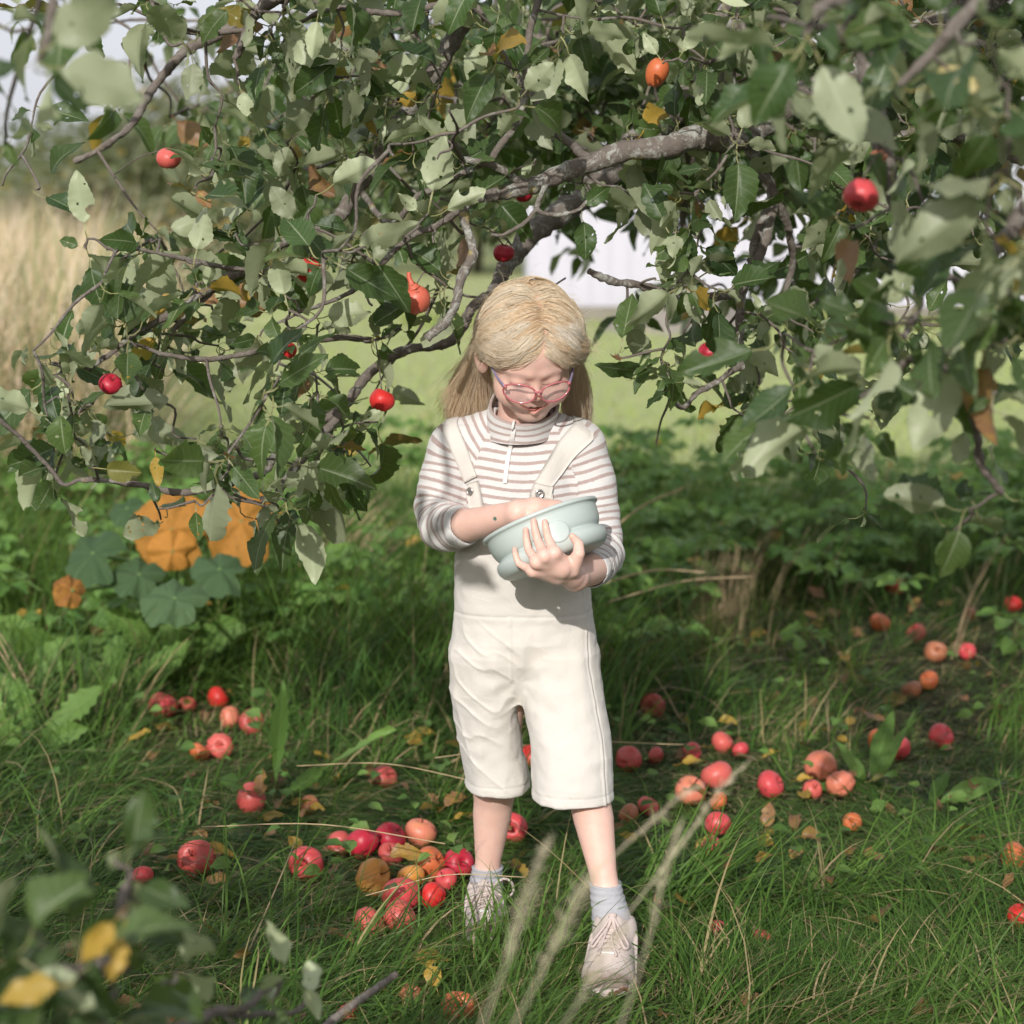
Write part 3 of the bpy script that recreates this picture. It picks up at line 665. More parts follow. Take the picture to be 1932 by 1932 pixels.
# trunk and great limbs (the trunk stands outside the picture, to the right)
bough('trunk', [(TX, TY, -0.05), (TX - 0.03, TY, 0.5), (TX + 0.02, TY + 0.03, 1.0), (TX - 0.05, TY, 1.45)], 0.16, 0.12, 0.5, register=False)
top_ = (TX - 0.05, TY, 1.40)
def w(px, py, Y): return tuple(P(px, py, Y))
bough('limb', [top_, (1.9, 5.2, 1.75), (1.5, 5.0, 2.0), w(1500, 40, 4.7), w(1400, 110, 4.6), w(1290, 190, 4.5), w(1244, 233, 4.4), w(1175, 300, 4.3), w(1094, 377, 4.2), w(1010, 433, 4.1), w(970, 477, 4.05), w(944, 520, 4.0), w(930, 555, 3.95)], 0.055, 0.011, 0.7)
bough('limb', [top_, (1.8, 5.5, 1.9), (1.2, 5.5, 2.3), w(1144, -20, 5.2), w(1044, 60, 5.1), w(964, 113, 5.0), w(844, 187, 4.9), w(780, 240, 4.8)], 0.05, 0.014, 0.2)
bough('limb', [top_, (1.9, 4.7, 1.8), (1.5, 4.3, 2.1), (1.0, 4.0, 2.15), (0.4, 3.9, 2.05), w(900, -40, 3.9), w(877, 33, 3.9), w(824, 127, 3.88), w(790, 187, 3.86), w(740, 253, 3.84), w(704, 320, 3.82), w(680, 350, 3.80), w(620, 425, 3.75), w(540, 455, 3.7), w(480, 500, 3.68), w(427, 523, 3.65), w(367, 560, 3.6), w(300, 603, 3.6), w(240, 640, 3.6), w(170, 700, 3.6)], 0.024, 0.004, 0.5)
bough('branch', [(1.5, 4.3, 2.1), (1.0, 3.9, 1.75), w(1480, 200, 3.75), w(1400, 258, 3.7), w(1340, 262, 3.65), w(1288, 267, 3.62), w(1177, 290, 3.6), w(1077, 320, 3.58), w(1004, 350, 3.55), w(944, 363, 3.53), w(904, 367, 3.5)], 0.030, 0.0095, 1.0)
bough('branch', [w(1004, 350, 3.55), w(977, 337, 3.54), w(930, 313, 3.52), w(864, 300, 3.5)], 0.009, 0.005, 1.0)
bough('branch', [w(1020, -60, 3.6), w(1014, 0, 3.58), w(1004, 50, 3.56), w(994, 133, 3.55), w(989, 207, 3.54), w(964, 247, 3.53), w(935, 280, 3.52), w(922, 305, 3.52)], 0.006, 0.0065, 0.7)
bough('branch', [w(860, -40, 3.9), w(884, 0, 3.88), w(927, 67, 3.86), w(977, 140, 3.82), w(1007, 187, 3.78), w(1044, 247, 3.72), w(1077, 280, 3.68), w(1117, 302, 3.6)], 0.0055, 0.0085, 0.2)
bough('branch', [w(904, 365, 3.5), w(870, 387, 3.47), w(877, 433, 3.45), w(890, 477, 3.45), w(870, 517, 3.44), w(860, 567, 3.42), w(844, 600, 3.42), w(807, 637, 3.42)], 0.0085, 0.0065, 1.0)
bough('branch', [w(930, 555, 3.95), w(900, 570, 3.9), w(850, 640, 3.85), w(760, 662, 3.8), w(700, 702, 3.75), w(644, 767, 3.7), w(600, 795, 3.68), w(563, 813, 3.65), w(522, 850, 3.62), w(500, 887, 3.62), w(433, 917, 3.6), w(343, 930, 3.58), w(267, 920, 3.58), w(190, 908, 3.58), w(147, 905, 3.58)], 0.0105, 0.004, 0.55)
bough('branch', [w(640, 780, 3.68), w(590, 840, 3.66), w(560, 880, 3.66), w(525, 930, 3.65), w(493, 942, 3.65)], 0.008, 0.006, 0.7)
bough('branch', [w(433, 917, 3.6), w(420, 925, 3.59), w(460, 940, 3.6), w(500, 950, 3.62)], 0.0035, 0.002, 0.1)
bough('branch', [w(-60, 735, 3.5), w(0, 790, 3.52), w(57, 843, 3.55), w(90, 880, 3.56), w(117, 912, 3.57), w(147, 905, 3.58)], 0.0045, 0.0035, 0.1)
bough('branch', [w(620, 425, 3.75), w(520, 505, 3.7), w(450, 510, 3.62), w(370, 496, 3.58), w(297, 480, 3.56), w(200, 470, 3.55)], 0.006, 0.003, 0.2)
bough('branch', [w(427, 523, 3.65), w(385, 560, 3.62), w(350, 598, 3.6), w(325, 625, 3.6)], 0.006, 0.004, 0.3)
bough('branch', [w(700, 640, 3.7), w(620, 640, 3.65), w(500, 655, 3.6), w(430, 672, 3.58), w(370, 678, 3.56), w(310, 670, 3.55), w(280, 655, 3.55)], 0.006, 0.0035, 0.15)
bough('branch', [w(922, 305, 3.52), w(800, 360, 3.55), w(730, 420, 3.6), w(680, 350, 3.80)], 0.005, 0.006, 0.8)
bough('branch', [w(870, 387, 3.47), w(820, 425, 3.5), w(770, 450, 3.5), w(700, 520, 3.5), w(640, 560, 3.52), w(560, 590, 3.55)], 0.006, 0.003, 0.5)
bough('branch', [w(1060, 330, 3.58), w(1030, 350, 3.54), w(1015, 392, 3.5), w(1045, 405, 3.5), w(1085, 398, 3.5), w(1110, 378, 3.5)], 0.0055, 0.003, 0.9)
bough('branch', [w(1015, 392, 3.5), w(990, 425, 3.5), w(950, 445, 3.5), w(925, 442, 3.5)], 0.004, 0.0025, 0.3)
bough('branch', [w(1455, 380, 3.8), w(1440, 470, 3.75), w(1390, 545, 3.7), w(1330, 560, 3.66), w(1288, 567, 3.64), w(1250, 548, 3.62), w(1210, 540, 3.6), w(1154, 533, 3.58), w(1114, 508, 3.56)], 0.009, 0.006, 0.9)
bough('branch', [(1.0, 4.3, 2.2), w(1400, -30, 3.9), w(1395, 60, 3.85), w(1380, 150, 3.82), w(1405, 253, 3.8), w(1428, 313, 3.8), w(1455, 373, 3.8), w(1431, 433, 3.78), w(1418, 500, 3.76), w(1403, 560, 3.75), w(1398, 640, 3.74), w(1402, 695, 3.74)], 0.014, 0.0065, 0.7)
bough('branch', [w(1455, 373, 3.8), w(1485, 430, 3.85), w(1492, 500, 3.9), w(1480, 580, 3.9)], 0.009, 0.004, 0.3)
bough('branch', [w(1400, 690, 3.74), w(1370, 705, 3.72), w(1320, 740, 3.7), w(1290, 770, 3.68), w(1262, 740, 3.66), w(1250, 700, 3.65)], 0.0065, 0.003, 0.8)
bough('branch', [(1.1, 3.2, 2.1), w(1640, -60, 2.75), w(1640, 80, 2.75), w(1652, 200, 2.72), w(1678, 317, 2.7), w(1701, 400, 2.7), w(1718, 480, 2.7), w(1728, 535, 2.68), w(1722, 590, 2.6), w(1705, 640, 2.55)], 0.019, 0.004, 0.3)
bough('branch', [w(1718, 480, 2.7), w(1780, 520, 2.65), w(1830, 550, 2.6), w(1900, 620, 2.55)], 0.006, 0.003, 0.2)
bough('branch', [w(1985, 350, 2.5), w(1900, 440, 2.5), w(1855, 520, 2.5), w(1820, 600, 2.5), w(1785, 690, 2.5), w(1830, 784, 2.52), w(1855, 876, 2.55), w(1891, 930, 2.58)], 0.010, 0.0045, 0.3)
bough('branch', [w(1785, 690, 2.5), w(1719, 680, 2.5), w(1660, 730, 2.52), w(1600, 760, 2.55)], 0.006, 0.003, 0.3)
bough('branch', [(0.2, 4.4, 2.1), w(520, -60, 4.3), w(460, 30, 4.25), w(360, 93, 4.2), w(320, 127, 4.2), w(287, 173, 4.2), w(247, 233, 4.15), w(193, 277, 4.1), w(140, 303, 4.1)], 0.014, 0.005, 0.2)
bough('branch', [(0.3, 3.9, 2.06), w(640, -60, 3.7), w(510, 0, 3.6), w(467, 50, 3.6), w(440, 110, 3.58)], 0.014, 0.006, 0.3)
bough('branch', [w(880, 0, 3.6), w(830, 12, 3.6), w(760, 27, 3.62), w(700, 22, 3.62), w(644, 15, 3.62), w(560, 40, 3.62)], 0.006, 0.004, 0.2)
bough('branch', [(0.4, 3.9, 2.05), (-0.1, 3.0, 2.12), (-0.45, 2.4, 1.9), w(160, -140, 2.15), w(115, -30, 2.12), w(92, 60, 2.1), w(70, 112, 2.1)], 0.008, 0.0035, 0.2)
bough('branch', [(1.1, 3.2, 2.1), (0.9, 2.6, 1.9), w(1700, -80, 2.35), w(1560, 10, 2.3), w(1520, 75, 2.3)], 0.012, 0.005, 0.2)
bough('branch', [(0.9, 2.6, 1.9), w(1900, -60, 2.3), w(1760, 100, 2.28), w(1700, 160, 2.28)], 0.010, 0.004, 0.2)
bough('branch', [(1.8, 5.5, 1.9), (1.6, 5.6, 2.0), w(1700, 120, 5.4), w(1600, 190, 5.3), w(1500, 280, 5.2), w(1480, 400, 5.2)], 0.03, 0.01, 0.2)
bough('branch', [w(1290, 190, 4.5), w(1300, 300, 4.6), w(1290, 420, 4.7), w(1310, 520, 4.7)], 0.012, 0.005, 0.2)
bough('branch', [w(1932, 300, 4.2), w(1860, 270, 4.2), w(1770, 245, 4.2), w(1700, 262, 4.2), w(1600, 300, 4.2)], 0.02, 0.008, 0.4)
NODES = np.array(NODES); NR = np.array(NR)

twigs = Buf()
tn_ = [NODES]
def shades_child(c):
    """true where a leaf would stand between the low sun and the child"""
    t = (3.55 - c[1]) / -SUN_DIR[1]
    if t < 0.06: return False
    x = c[0] - SUN_DIR[0] * t; z = c[2] - SUN_DIR[2] * t
    return abs(x - 0.03) < 0.27 and 0.25 < z < 1.32
def attach(c, rad=0.0022, jit=0.02):
    """grow a twig from the nearest wood to the point c; returns its direction at the tip"""
    global NODES
    d2 = np.sum((NODES - c) ** 2, 1) + 0.6 * np.maximum(c[2] - NODES[:, 2], 0) ** 2
    k = int(np.argmin(d2)); a = NODES[k]; L = np.linalg.norm(c - a)
    if L < 0.012: return nrm(rng.normal(size=3))
    m1 = a + (c - a) * 0.4 + rng.normal(size=3) * min(0.012, L * 0.08); m2 = a + (c - a) * 0.75 + rng.normal(size=3) * min(0.009, L * 0.07)
    C = catmull([a, m1, m2, c], 4); R = np.linspace(min(rad * (1 + L * 3), 0.0045), rad * 0.8, len(C)) * (1 + 0.15 * vnoise(C * 120, 4))
    v, f = tube(C, R, 5); twigs.add(v, f, lichen=0.35 if rng.random() < 0.5 else 0.0)
    if L > 0.03: NODES = np.vstack([NODES, C[3:]])
    return nrm(C[-1] - C[-3])

def rnd_leaf(pale=0.5):
    u = random.random()
    age = 0.55 + 0.25 * random.random() if u < 0.022 else (0.95 if u < 0.04 else random.random() * 0.40)
    return (random.random(), age, min(1.2, max(0, random.gauss(0.5, 0.28))))
def rosette(LV, c, n, size, tipdir, spread=1.0, face=0.0, droop=0.25, gate=None):
    if shades_child(c): return
    for i in range(n):
        a = 2 * math.pi * (i + random.random() * 0.7) / n
        out = nrm(np.cross(tipdir, [0.1, 0.3, 1.0])); o2 = np.cross(tipdir, out)
        d = nrm(tipdir * random.uniform(-0.1, 0.8) + spread * (out * math.cos(a) + o2 * math.sin(a)) + np.array([0, 0, -droop * random.random() * 1.6]))
        nn = nrm(np.array([random.gauss(0, 0.65), random.gauss(-0.25, 0.65), random.gauss(0.75, 0.45)])) + face * np.array([0, 1.0, 0.0]) * random.choice([1, 1, -0.7])
        if gate is not None:
            e = c + d * size; q = (e - [0, 0, CAM_H]); dep = q[1] * CP - q[2] * SP
            ex, ey = 966 + FPX * q[0] / dep, 966 - FPX * (q[1] * SP + q[2] * CP) / dep
            ci, ri = int(ex // 60), int(ey // 60)
            g_ = int(gate[ri][ci]) if 0 <= ri < len(gate) and 0 <= ci < 32 else (5 if ri < 0 else 0)
            if random.random() > min(1, g_ / 5.0) or (870 < ex < 1150 and ey > 425): continue
        LV.add(c + rng.normal(size=3) * 0.004, d, nn, size * random.choice([0.5, 0.7, 0.85, 1.0, 1.15, 1.35, 1.5]), rnd_leaf())

HANG = [(318, 299, 3.95), (208, 725, 3.55), (585, 510, 3.6), (787, 567, 3.5), (720, 755, 3.6), (950, 478, 3.75), (988, 367, 3.75), (1239, 137, 3.55), (1339, 665, 4.3)]
NEARMAP = """
35555566888888877777777788888888
12343344876677788777777888888888
01232222877788887777777888888888
23221233667787777777666678888888
87654453578887766667777465888866
26523166788878535567578775665568
00331385678775785266663775776526
01886486887887542185267425637127
00286567788877430341888774326325
00287667888885200024776887344334
11677686888775100005555785676645
57776554888752000006787677665454
78764213887631000002567876333433
57865434686940000000413675201232
36556565577300000000003645520003
17432232675200000000002330310002
02522332542000000000000001121001
""".split()
GATE = NEARMAP
LV = Leaves(SH_NEAR)
for r_, row_ in enumerate(NEARMAP):
    for c_, ch in enumerate(row_):
        d = int(ch)
        if d == 0: continue
        x0, y0 = c_ * 60, r_ * 60
        right = x0 > 700 and y0 < 520
        mean = (d / 9) ** 1.5 * (0.80 if right else 1.18)
        if x0 > 1320: mean *= 0.75
        for _ in range(rng.poisson(mean)):
            px, py = x0 + 60 * random.random(), y0 + 60 * random.random()
            Y = 3.62 + 0.22 * math.sin(px * 0.011 + py * 0.007) + random.gauss(0, 0.16)
            if 850 < px < 1160 and py > 470: Y = max(Y, 3.85)
            if px > 1100: Y = max(Y, 3.5)
            if any(abs(px - h[0]) < 30 and -45 < py - h[1] < 26 and Y < h[2] + 0.12 for h in HANG): continue
            c = P(px, py, max(Y, 3.2)); td = attach(c)
            rosette(LV, c, random.choice([3, 4, 4, 5, 6]), 0.070 if px < 1000 else 0.062, nrm(td + np.array([0, -0.2, 0])), face=0.55, gate=GATE)
            if random.random() < 0.5:      # a few single leaves along the twig
                q = c - td * random.uniform(0.02, 0.05)
                rosette(LV, q, 2, 0.055, td, face=0.3, gate=GATE)
# above the frame
for _ in range(70):
    c = P(random.uniform(100, 2000), random.uniform(-260, -10), random.uniform(3.3, 4.4)); td = attach(c)
    rosette(LV, c, 5, 0.06, td)
def hero(bx, by, tx, ty, Y, under, age=0.2, tint=0.5, lt=0.9):
    a = P(bx, by, Y); b_ = P(tx, ty, Y - 0.02 + 0.04 * random.random()); td = attach(a)
    n_ = (random.uniform(-.3, .3), 0.9 if under else -0.9, random.uniform(0.05, 0.45)); LV.add(a, b_ - a, n_, np.linalg.norm(b_ - a) / 1.35, (tint, age, lt), random.randrange(24))
for h_ in [(808, 403, 838, 256, 3.42, 1), (812, 408, 910, 368, 3.42, 1), (800, 408, 752, 366, 3.42, 1), (640, 472, 802, 425, 3.42, 1), (596, 368, 708, 298, 3.45, 1), (690, 466, 772, 585, 3.40, 0, .1, .3, .5), (545, 585, 520, 495, 3.45, 1), (590, 600, 700, 586, 3.45, 1, .2),
           (562, 640, 566, 738, 3.42, 0, .1, .1, .4), (583, 755, 600, 856, 3.48, 1), (165, 450, 140, 315, 3.5, 1), (163, 470, 190, 590, 3.5, 0, .1, .2, .5), (160, 468, 110, 450, 3.5, 0, .3, .8, .6), (90, 785, -40, 735, 3.4, 1, .35), (112, 752, 120, 855, 3.42, 0, .25, .9, 1.0), (365, 505, 388, 392, 3.5, 1),
           (1236, 528, 1316, 532, 3.55, 1), (1170, 598, 1222, 672, 3.6, 1, .1, .2, .2), (1098, 398, 1112, 490, 3.5, 0, .1, .3, .8), (1092, 396, 1150, 350, 3.5, 0, .1, .4, .8), (368, 945, 374, 1014, 3.5, 0, .3, .9, 1.0), (392, 950, 412, 1012, 3.5, 0, .2, .8, .8), (292, 845, 300, 920, 3.5, 0, .62, .5, .9), (172, 882, 256, 892, 3.5, 0, .5, .5, 1),
           (602, 10, 588, 112, 3.5, 1, .3, .9, 1.1), (452, 160, 470, 225, 3.55, 1), (700, 880, 640, 905, 3.6, 0, .2, .4, .6), (590, 880, 578, 1000, 3.5, 0, .3, .8, .9), (300, 960, 285, 905, 3.5, 0, .1, .3, .4), (1360, 250, 1440, 215, 3.7, 1), (1280, 110, 1330, 40, 3.4, 1), (1250, 120, 1215, 60, 3.4, 1), (1010, 300, 985, 330, 3.5, 1)]:
    hero(*h_)
LV.build('leaves', M_apple_leaf, tree)

# deep part of the crown, behind
BACKMAP = """
11111222346777888899999999999999
00111112245677888899999999999999
00011111225667788888999999999999
00011111225677888888889999999999
00011122235667777665667899999999
00011111233345545554566776666888
00000000122222112334433345542237
00000000000000000012432133320014
00000000000000000001432244320012
00000000000000000000222243210011
""".split()
LM = Leaves(SH_MID)
for r_, row_ in enumerate(BACKMAP):
    for c_, ch in enumerate(row_):
        d = int(ch)
        for _ in range(rng.poisson(d / 9 * (4.4 if c_ > 14 and r_ < 5 else 2.9))):
            px, py = c_ * 60 + 60 * random.random(), r_ * 60 + 60 * random.random()
            Y = random.uniform(4.3, 6.6); c = P(px, py, Y); td = attach(c, 0.003)
            rosette(LM, c, random.choice([5, 6, 7]), 0.072, td)
for _ in range(200):
    Y = random.uniform(4.2, 6.5); c = P(random.uniform(1000, 2400), random.uniform(-500, 0), Y); td = attach(c, 0.003)
    rosette(LM, c, 6, 0.078, td)
for _ in range(380):       # unseen crown leaves added above the picture to shade the right canopy
    c = np.array([random.uniform(0.5, 1.7), random.uniform(2.4, 4.4), random.uniform(1.8, 2.5)]); td = attach(c, 0.003)
    rosette(LM, c, 6, 0.07, td)
bough('branch', [(0.9, 2.6, 1.9), (0.95, 2.2, 1.5), (0.92, 1.9, 1.1), (0.85, 1.75, 0.7)], 0.012, 0.004, 0.3, register=False)
NODES = np.vstack([NODES, [(0.95, 2.2, 1.5), (0.92, 1.9, 1.1), (0.85, 1.75, 0.7)]])
for _ in range(90):        # low sprays outside the picture at the right, added to shade the corner
    c = np.array([random.uniform(0.66, 1.25), random.uniform(1.45, 2.2), random.uniform(0.4, 1.2)]); td = attach(c, 0.003)
    rosette(LM, c, 6, 0.07, td)
LM.build('inner_leaves', M_apple_leaf, tree)

# sprays close to the camera, out of focus
LF = Leaves(SH_NEAR)
def spray(px, py, Y, n, size, face=0.6, droop=0.3, sp=1.0):
    c = P(px, py, Y); td = attach(c, 0.0022); rosette(LF, c, n, size, nrm(td + np.array([0, -0.1, -0.1])), sp, face, droop)
def big(px, py, Y, px2, py2, Y2, nor, rnd, k=0):
    """a single leaf from its stalk to its tip"""
    a = P(px, py, Y); b_ = P(px2, py2, Y2); LF.add(a, b_ - a, nor, np.linalg.norm(b_ - a) / 1.22, rnd, k)
big(70, 112, 2.1, 275, 178, 2.05, (0.2, 0.9, 0.35), (0.4, 0.2, 0.45), 0)
big(70, 110, 2.1, 215, -10, 2.1, (0.2, 0.8, 0.1), (0.3, 0.2, 0.4), 4)
big(72, 116, 2.1, 160, 205, 2.12, (0.2, -0.8, 0.5), (0.1, 0.1, 0.2), 5)
big(72, 118, 2.12, 130, 205, 2.2, (0.9, 0.5, 0.1), (0.5, 0.2, 1.0), 8)
big(66, 114, 2.1, -50, 145, 2.1, (0.1, -0.7, 0.6), (0.1, 0.1, 0.1), 1)
big(75, 100, 2.12, 95, 20, 2.2, (0.5, 0.5, 0.1), (0.6, 0.3, 0.7), 2)
for a in [(10, 270, 2.6, 4, .06), (-20, 40, 2.4, 4, .06), (120, 0, 2.4, 3, .06),
          (1520, 75, 2.3, 6, .068), (1450, 40, 2.4, 5, .065), (1590, 60, 2.35, 5, .068), (1700, 160, 2.28, 5, .068), (1640, 40, 2.4, 5, .065), (1780, 60, 2.3, 5, .07), (1870, 80, 2.2, 5, .07),
          (1900, 210, 2.2, 5, .07), (1830, 190, 2.3, 5, .066), (1560, 180, 2.5, 4, .066), (1470, 150, 2.6, 4, .065), (1620, 260, 2.6, 4, .066), (1700, 300, 2.6, 4, .068), (1900, 330, 2.2, 5, .07),
          (1860, 430, 2.3, 4, .066), (1920, 450, 2.2, 5, .07), (1750, 400, 2.6, 3, .068), (1600, 430, 2.7, 3, .066), (1910, 560, 2.3, 4, .06),
          (1640, 590, 2.5, 5, .064), (1700, 610, 2.45, 6, .066), (1760, 600, 2.4, 5, .066), (1830, 640, 2.4, 5, .066), (1900, 640, 2.35, 5, .066), (1590, 640, 2.6, 4, .06), (1480, 640, 2.7, 3, .064), (1530, 700, 2.6, 4, .064),
          (1660, 700, 2.5, 5, .064), (1740, 700, 2.5, 4, .060), (1880, 740, 2.45, 4, .062), (1580, 780, 2.6, 5, .062), (1640, 790, 2.6, 4, .06), (1470, 790, 2.7, 3, .062), (1540, 860, 2.7, 3, .06), (1430, 850, 2.8, 2, .058),
          (1830, 800, 2.55, 2, .055), (1890, 930, 2.6, 3, .056), (1830, 960, 2.6, 4, .056), (1790, 1010, 2.65, 3, .056)]:
    spray(*a)
LF.build('near_leaves', M_apple_leaf, tree)
tag(twigs.build('twigs', M_bark, tree), kind='stuff')

# ------------------------------------------------------------------ a second, low tree whose tips enter at the lower left
t2 = empty('young_apple_tree', (-1.05, 1.75, 0), 'low leafy sprays, out of focus, with some yellow leaves at the bottom left', 'tree')
save = NODES; NODES = np.zeros((0, 3)); NODES = np.array([[-1.05, 1.75, 0.3]])
def b2(pts, r0, r1):
    global NODES
    v, f, _ = bough('b', pts, r0, r1, 0.1, part=False, register=False); NODES = np.vstack([NODES, catmull([np.array(p) for p in pts], 6)]); return v, f
class TwigParts:
    def add(s, v, f, **k): mk('twig', v, f, M_bark, t2, attrs={'lichen': np.full(len(v), 0.1)})
twigs = TwigParts()
v, f = b2([(-1.05, 1.75, -0.05), (-1.04, 1.76, 0.5), (-1.06, 1.73, 1.0), (-1.0, 1.8, 1.35)], 0.045, 0.025)
mk('trunk', v, f, M_bark, t2, attrs={'lichen': np.full(len(v), 0.2)})
for pts, r0, r1 in (([(-1.04, 1.76, 0.5), (-0.8, 1.78, 0.62), w(-60, 1880, 1.8), w(60, 1850, 1.82), w(160, 1830, 1.86), w(225, 1790, 1.9), w(232, 1700, 1.92), w(250, 1650, 1.95)], 0.018, 0.003),
                    ([(-1.04, 1.76, 0.35), (-0.8, 1.85, 0.45), w(0, 1990, 1.95), w(200, 1960, 2.0), w(420, 1915, 2.2), w(530, 1850, 2.35)], 0.014, 0.003),
                    ([w(420, 1915, 2.2), w(560, 1905, 2.4), w(600, 1840, 2.45)], 0.004, 0.003)):
    v, f = b2(pts, r0, r1); mk('branch', v, f, M_bark, t2, attrs={'lichen': np.full(len(v), 0.1)})
LF = Leaves(SH_NEAR)
for a in [(240, 1650, 1.95, 3, .050), (215, 1620, 1.95, 2, .045), (255, 1700, 1.95, 3, .05), (235, 1790, 1.9, 4, .055), (160, 1790, 1.85, 4, .055), (90, 1800, 1.84, 4, .055), (60, 1850, 1.8, 5, .058), (150, 1850, 1.86, 5, .058), (20, 1890, 1.8, 5, .058),
          (110, 1900, 1.84, 5, .058), (220, 1880, 1.95, 5, .056), (300, 1900, 2.05, 4, .055), (20, 1810, 1.8, 3, .05), (420, 1910, 2.2, 4, .052), (520, 1880, 2.35, 4, .052), (-40, 1860, 1.8, 5, 0.06), (330, 1830, 2.1, 2, .05), (60, 1940, 1.8, 5, .06), (200, 1940, 1.9, 5, .06), (460, 1950, 2.2, 4, .055)]:
    spray(*a, face=-0.5)
big(240, 1710, 1.80, 165, 1800, 1.78, (0.2, -0.9, 0.3), (0.5, 0.70, 0.7), 3)
big(240, 1730, 1.82, 210, 1835, 1.80, (0.3, -0.9, 0.2), (0.5, 0.66, 0.8), 7)
big(140, 1850, 1.70, 0, 1880, 1.70, (0.1, -0.6, 0.8), (0.5, 0.62, 0.9), 0)
big(250, 1760, 1.95, 255, 1830, 1.95, (0.3, -0.9, 0.2), (0.1, 0.1, 0.2), 5)
big(545, 1850, 2.4, 515, 1740, 2.42, (0.2, 0.9, 0.2), (0.4, 0.2, 1.0), 1)
big(560, 1850, 2.4, 600, 1900, 2.42, (0.2, 0.9, 0.2), (0.4, 0.2, 1.1), 6)
big(580, 1790, 2.45, 590, 1870, 2.42, (0.3, 0.9, 0.2), (0.6, 0.3, 1.1), 9)
twigs = Buf()
for _ in range(70):        # crown leaves added outside the picture at the left to shade the ground
    c = np.array([random.uniform(-1.4, -0.66), random.uniform(1.3, 2.2), random.uniform(0.4, 1.25)]); td = attach(c, 0.003); rosette(LF, c, 6, 0.065, td)
LF.build('leaves', M_apple_leaf, t2)
tag(twigs.build('twigs', M_bark, t2), kind='stuff')
NODES = save
